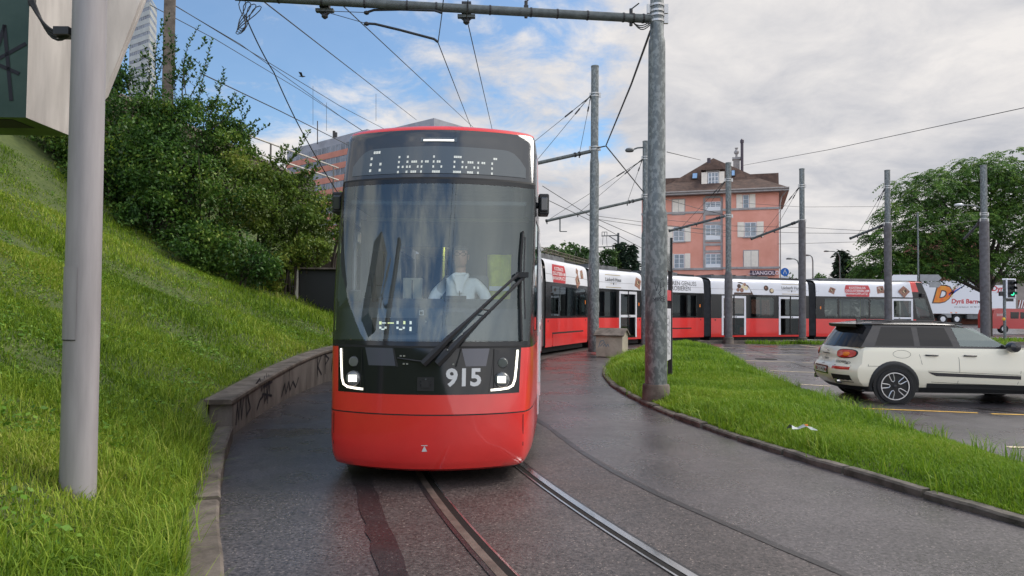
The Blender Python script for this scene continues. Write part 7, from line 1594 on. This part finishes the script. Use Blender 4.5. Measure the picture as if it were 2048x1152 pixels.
# ================================================================ the driver behind the windscreen
M['skin'] = mat('skin', (0.43,0.245,0.175), 0.5, var=0.06, scale=8)
M['hair'] = mat('short grey hair', (0.10,0.095,0.09), 0.8, var=0.3, scale=30)
M['jacket'] = mat('pale grey fleece jacket', (0.72,0.74,0.75), 0.85, var=0.06, scale=9)
M['shirt'] = mat('white shirt', (0.75,0.76,0.78), 0.8)
M['trousers'] = mat('dark trousers', (0.03,0.035,0.05), 0.8)
M['lip'] = mat('lips', (0.36,0.15,0.13), 0.5)
M['limevest'] = mat('lime safety vest', (0.50,0.55,0.04), 0.7, var=0.15, scale=9)
def skinned(name, nodes, edges, parent, m, sub=2, root=0):
    me = bpy.data.meshes.new(name); me.from_pydata([n[0] for n in nodes], edges, []); o = bpy.data.objects.new(name, me); COL.objects.link(o); o.parent = parent
    sk = o.modifiers.new('skin', 'SKIN'); sk.use_smooth_shade = True
    if not me.skin_vertices: me.attributes
    bm = bmesh.new(); bm.from_mesh(me); lay = bm.verts.layers.skin.verify(); bm.verts.ensure_lookup_table()
    for i, n in enumerate(nodes): bm.verts[i][lay].radius = n[1] if isinstance(n[1], tuple) else (n[1], n[1]); bm.verts[i][lay].use_root = (i == root)
    bm.to_mesh(me); bm.free(); me.materials.append(m)
    sb = o.modifiers.new('subdiv', 'SUBSURF'); sb.levels = sub; sb.render_levels = sub; return o
PX, PY, PZ = TX+0.20, TY+1.42, 1.37           # hip point on the driver's seat, the man faces the camera
man = empty('person', (PX, PY, PZ)); tag(man, 'tram driver in pale grey jacket and glasses sitting behind the windscreen with hands forward', 'person')
nd = [((0,0,0),(0.17,0.12)),((0,0.02,0.22),(0.165,0.115)),((0,0.0,0.42),(0.19,0.12)),((0,-0.01,0.55),(0.12,0.085)),((0,-0.015,0.64),0.062),
      ((0.17,0,0.50),0.085),((0.265,-0.03,0.40),0.072),((0.31,-0.13,0.22),0.055),((0.27,-0.32,0.20),0.045),((0.24,-0.46,0.24),0.034),
      ((-0.17,0,0.50),0.085),((-0.265,-0.03,0.40),0.072),((-0.31,-0.13,0.22),0.055),((-0.27,-0.32,0.20),0.045),((-0.24,-0.46,0.24),0.034),
      ((0.10,-0.10,-0.02),0.095),((0.12,-0.42,0.0),0.075),((0.12,-0.46,-0.40),0.05),((0.12,-0.56,-0.70),0.04),((-0.10,-0.10,-0.02),0.095),((-0.12,-0.42,0.0),0.075),((-0.12,-0.46,-0.40),0.05),((-0.12,-0.56,-0.70),0.04)]
ed = [(0,1),(1,2),(2,3),(3,4),(2,5),(5,6),(6,7),(7,8),(8,9),(2,10),(10,11),(11,12),(12,13),(13,14),(0,15),(15,16),(16,17),(17,18),(0,19),(19,20),(20,21),(21,22)]
body = skinned('body', nd, ed, man, M['jacket'])
# head as one shaped surface
mb = MB(); rows = []; n = 24
HP = [(-0.115,0.045,0.0),(-0.105,0.052,-0.012),(-0.085,0.060,-0.014),(-0.06,0.067,-0.010),(-0.03,0.071,-0.006),(0.0,0.073,-0.002),(0.03,0.075,0.0),(0.06,0.074,0.004),(0.085,0.066,0.010),(0.105,0.048,0.014),(0.118,0.022,0.016),(0.122,0.0,0.018)]
for z, r, sh in HP:
    row = []
    for k in range(n+1):
        a = 2*math.pi*k/n; x = r*math.sin(a); y = -r*1.22*math.cos(a)*1.0+sh; f = max(0, math.cos(a))
        if f > 0.93 and -0.035 < z < 0.015: y -= 0.022*(f-0.93)/0.07*(1.0 if z < -0.015 else 0.55)   # nose
        if f > 0.8 and 0.01 < z < 0.035: y += 0.006                                                     # eye hollows
        if f > 0.9 and -0.075 < z < -0.05: y -= 0.004
        row.append((x, y-0.02, z+0.795))
    rows.append(row)
mb.grid(rows, 'skin'); mb.lathe((0,-0.005,0.60), [(0.058,0),(0.054,0.05),(0.056,0.09)], 'skin', 16, cap=False)
hd_ = mb.build('head', man, smooth=70)
for s in (-1,1):
    mb = MB(); mb.lathe((s*0.076,0.0,0.79), [(0.0,-0.034),(0.014,-0.022),(0.016,0.01),(0.018,0.025),(0.0,0.036)], 'skin', 8); mb.build('ear', hd_, smooth=60)
    mb = MB(); mb.lathe((s*0.030,-0.087,0.817), [(0.0,-0.011),(0.010,-0.005),(0.010,0.005),(0.0,0.011)], 'shirt', 8); mb.lathe((s*0.030,-0.097,0.817), [(0.0,-0.004),(0.0045,0),(0.0,0.004)], 'seam', 6); mb.build('eye', hd_, smooth=60)
for s in (-1,1): mb = MB(); mb.tube([(s*0.012,-0.098,0.842),(s*0.030,-0.099,0.848),(s*0.050,-0.090,0.842)], 0.005, 'hair', 6); mb.build('eyebrow', hd_)
mb = MB(); mb.box((0,-0.102,0.735),(0.045,0.006,0.007),'lip'); mb.build('mouth', hd_, bevel=0.002)
mb = MB(); rows = []
for z, r, sh in HP[4:]:
    rows.append([((r+0.010)*math.sin(a), -(r+0.010)*1.2*math.cos(a)+sh-0.018, z+0.797) for a in [2*math.pi*(k/n) for k in range(n+1)]])
mb.grid(rows, lambda i, j: None if (i < 3 and (j < 5 or j > n-6)) else 'hair'); mb.build('hair', man, smooth=60)
mb = MB()
for s in (-1,1): mb.tube([(s*0.032+0.026*math.cos(t), -0.112, 0.815+0.019*math.sin(t)) for t in [k*math.pi/8 for k in range(17)]], 0.0028, 'seam', 5); mb.tube([(s*0.058,-0.11,0.82),(s*0.078,-0.03,0.82),(s*0.08,0.01,0.812)], 0.003, 'seam', 5)
mb.tube([(-0.008,-0.114,0.818),(0.008,-0.114,0.818)], 0.003, 'seam', 5); gl_ = mb.build('glasses', man)
mb = MB(); mb.prism([(-0.055,-0.115,0.58),(0.055,-0.115,0.58),(0.03,-0.128,0.40),(-0.03,-0.128,0.40)][::-1], (0,0.03,0), 'shirt'); mb.build('shirt_front', man, bevel=0.006)
mb = MB(); mb.tube([(0,-0.132,0.42),(0,-0.13,0.30),(0,-0.125,0.12)], 0.005, 'seam', 5); mb.build('jacket_zip', man)
mb = MB()
for s in (-1,1): mb.tube([(s*0.02,-0.105,0.47),(s*0.075,-0.085,0.585),(s*0.075,0.03,0.60),(0,0.07,0.60)], [0.018,0.024,0.022,0.02], 'jacket', 8)
mb.build('jacket_collar', man, smooth=60)
for s in (-1,1):                                    # hands closed on the controls
    hx, hy, hz = s*0.24, -0.50, 0.245; hn_ = [((hx,hy+0.03,hz),0.026),((hx,hy-0.03,hz+0.005),(0.040,0.018))]; he = [(0,1)]
    for q, ln_ in zip((-0.030,-0.010,0.010,0.030), (0.062,0.072,0.068,0.054)):
        b0 = len(hn_); hn_ += [((hx+q,hy-0.065,hz+0.006),0.0088),((hx+q*1.05,hy-0.065-ln_*0.5,hz-0.004),0.0082),((hx+q*1.05,hy-0.060-ln_*0.75,hz-0.030),0.0072)]; he += [(1,b0),(b0,b0+1),(b0+1,b0+2)]
    b0 = len(hn_); hn_ += [((hx-s*0.045,hy-0.03,hz-0.002),0.011),((hx-s*0.062,hy-0.065,hz-0.012),0.009)]; he += [(1,b0),(b0,b0+1)]
    skinned('hand', hn_, he, man, M['skin'], 1)
# vest on its hook and console items
vx = empty('safety_vest', (TX+0.62, TY+1.55, 1.75)); tag(vx, 'lime yellow safety vest hanging right of the driver inside the cab', 'vest')
mb = MB(); mb.grid([[(0.13*u*(0.7+0.3*math.cos(v*1.5)), 0.03*math.sin(u*5+v*3), 0.45-0.75*v) for u in (-1,-0.6,-0.2,0.2,0.6,1)] for v in (0,0.2,0.4,0.6,0.8,1.0)], 'limevest'); mb.build('cloth', vx, smooth=60, solid=0.01)
mb = MB(); mb.b2(-0.11,0.11,-0.045,-0.035,0.05,0.10,'number'); mb.build('reflective_band', vx)
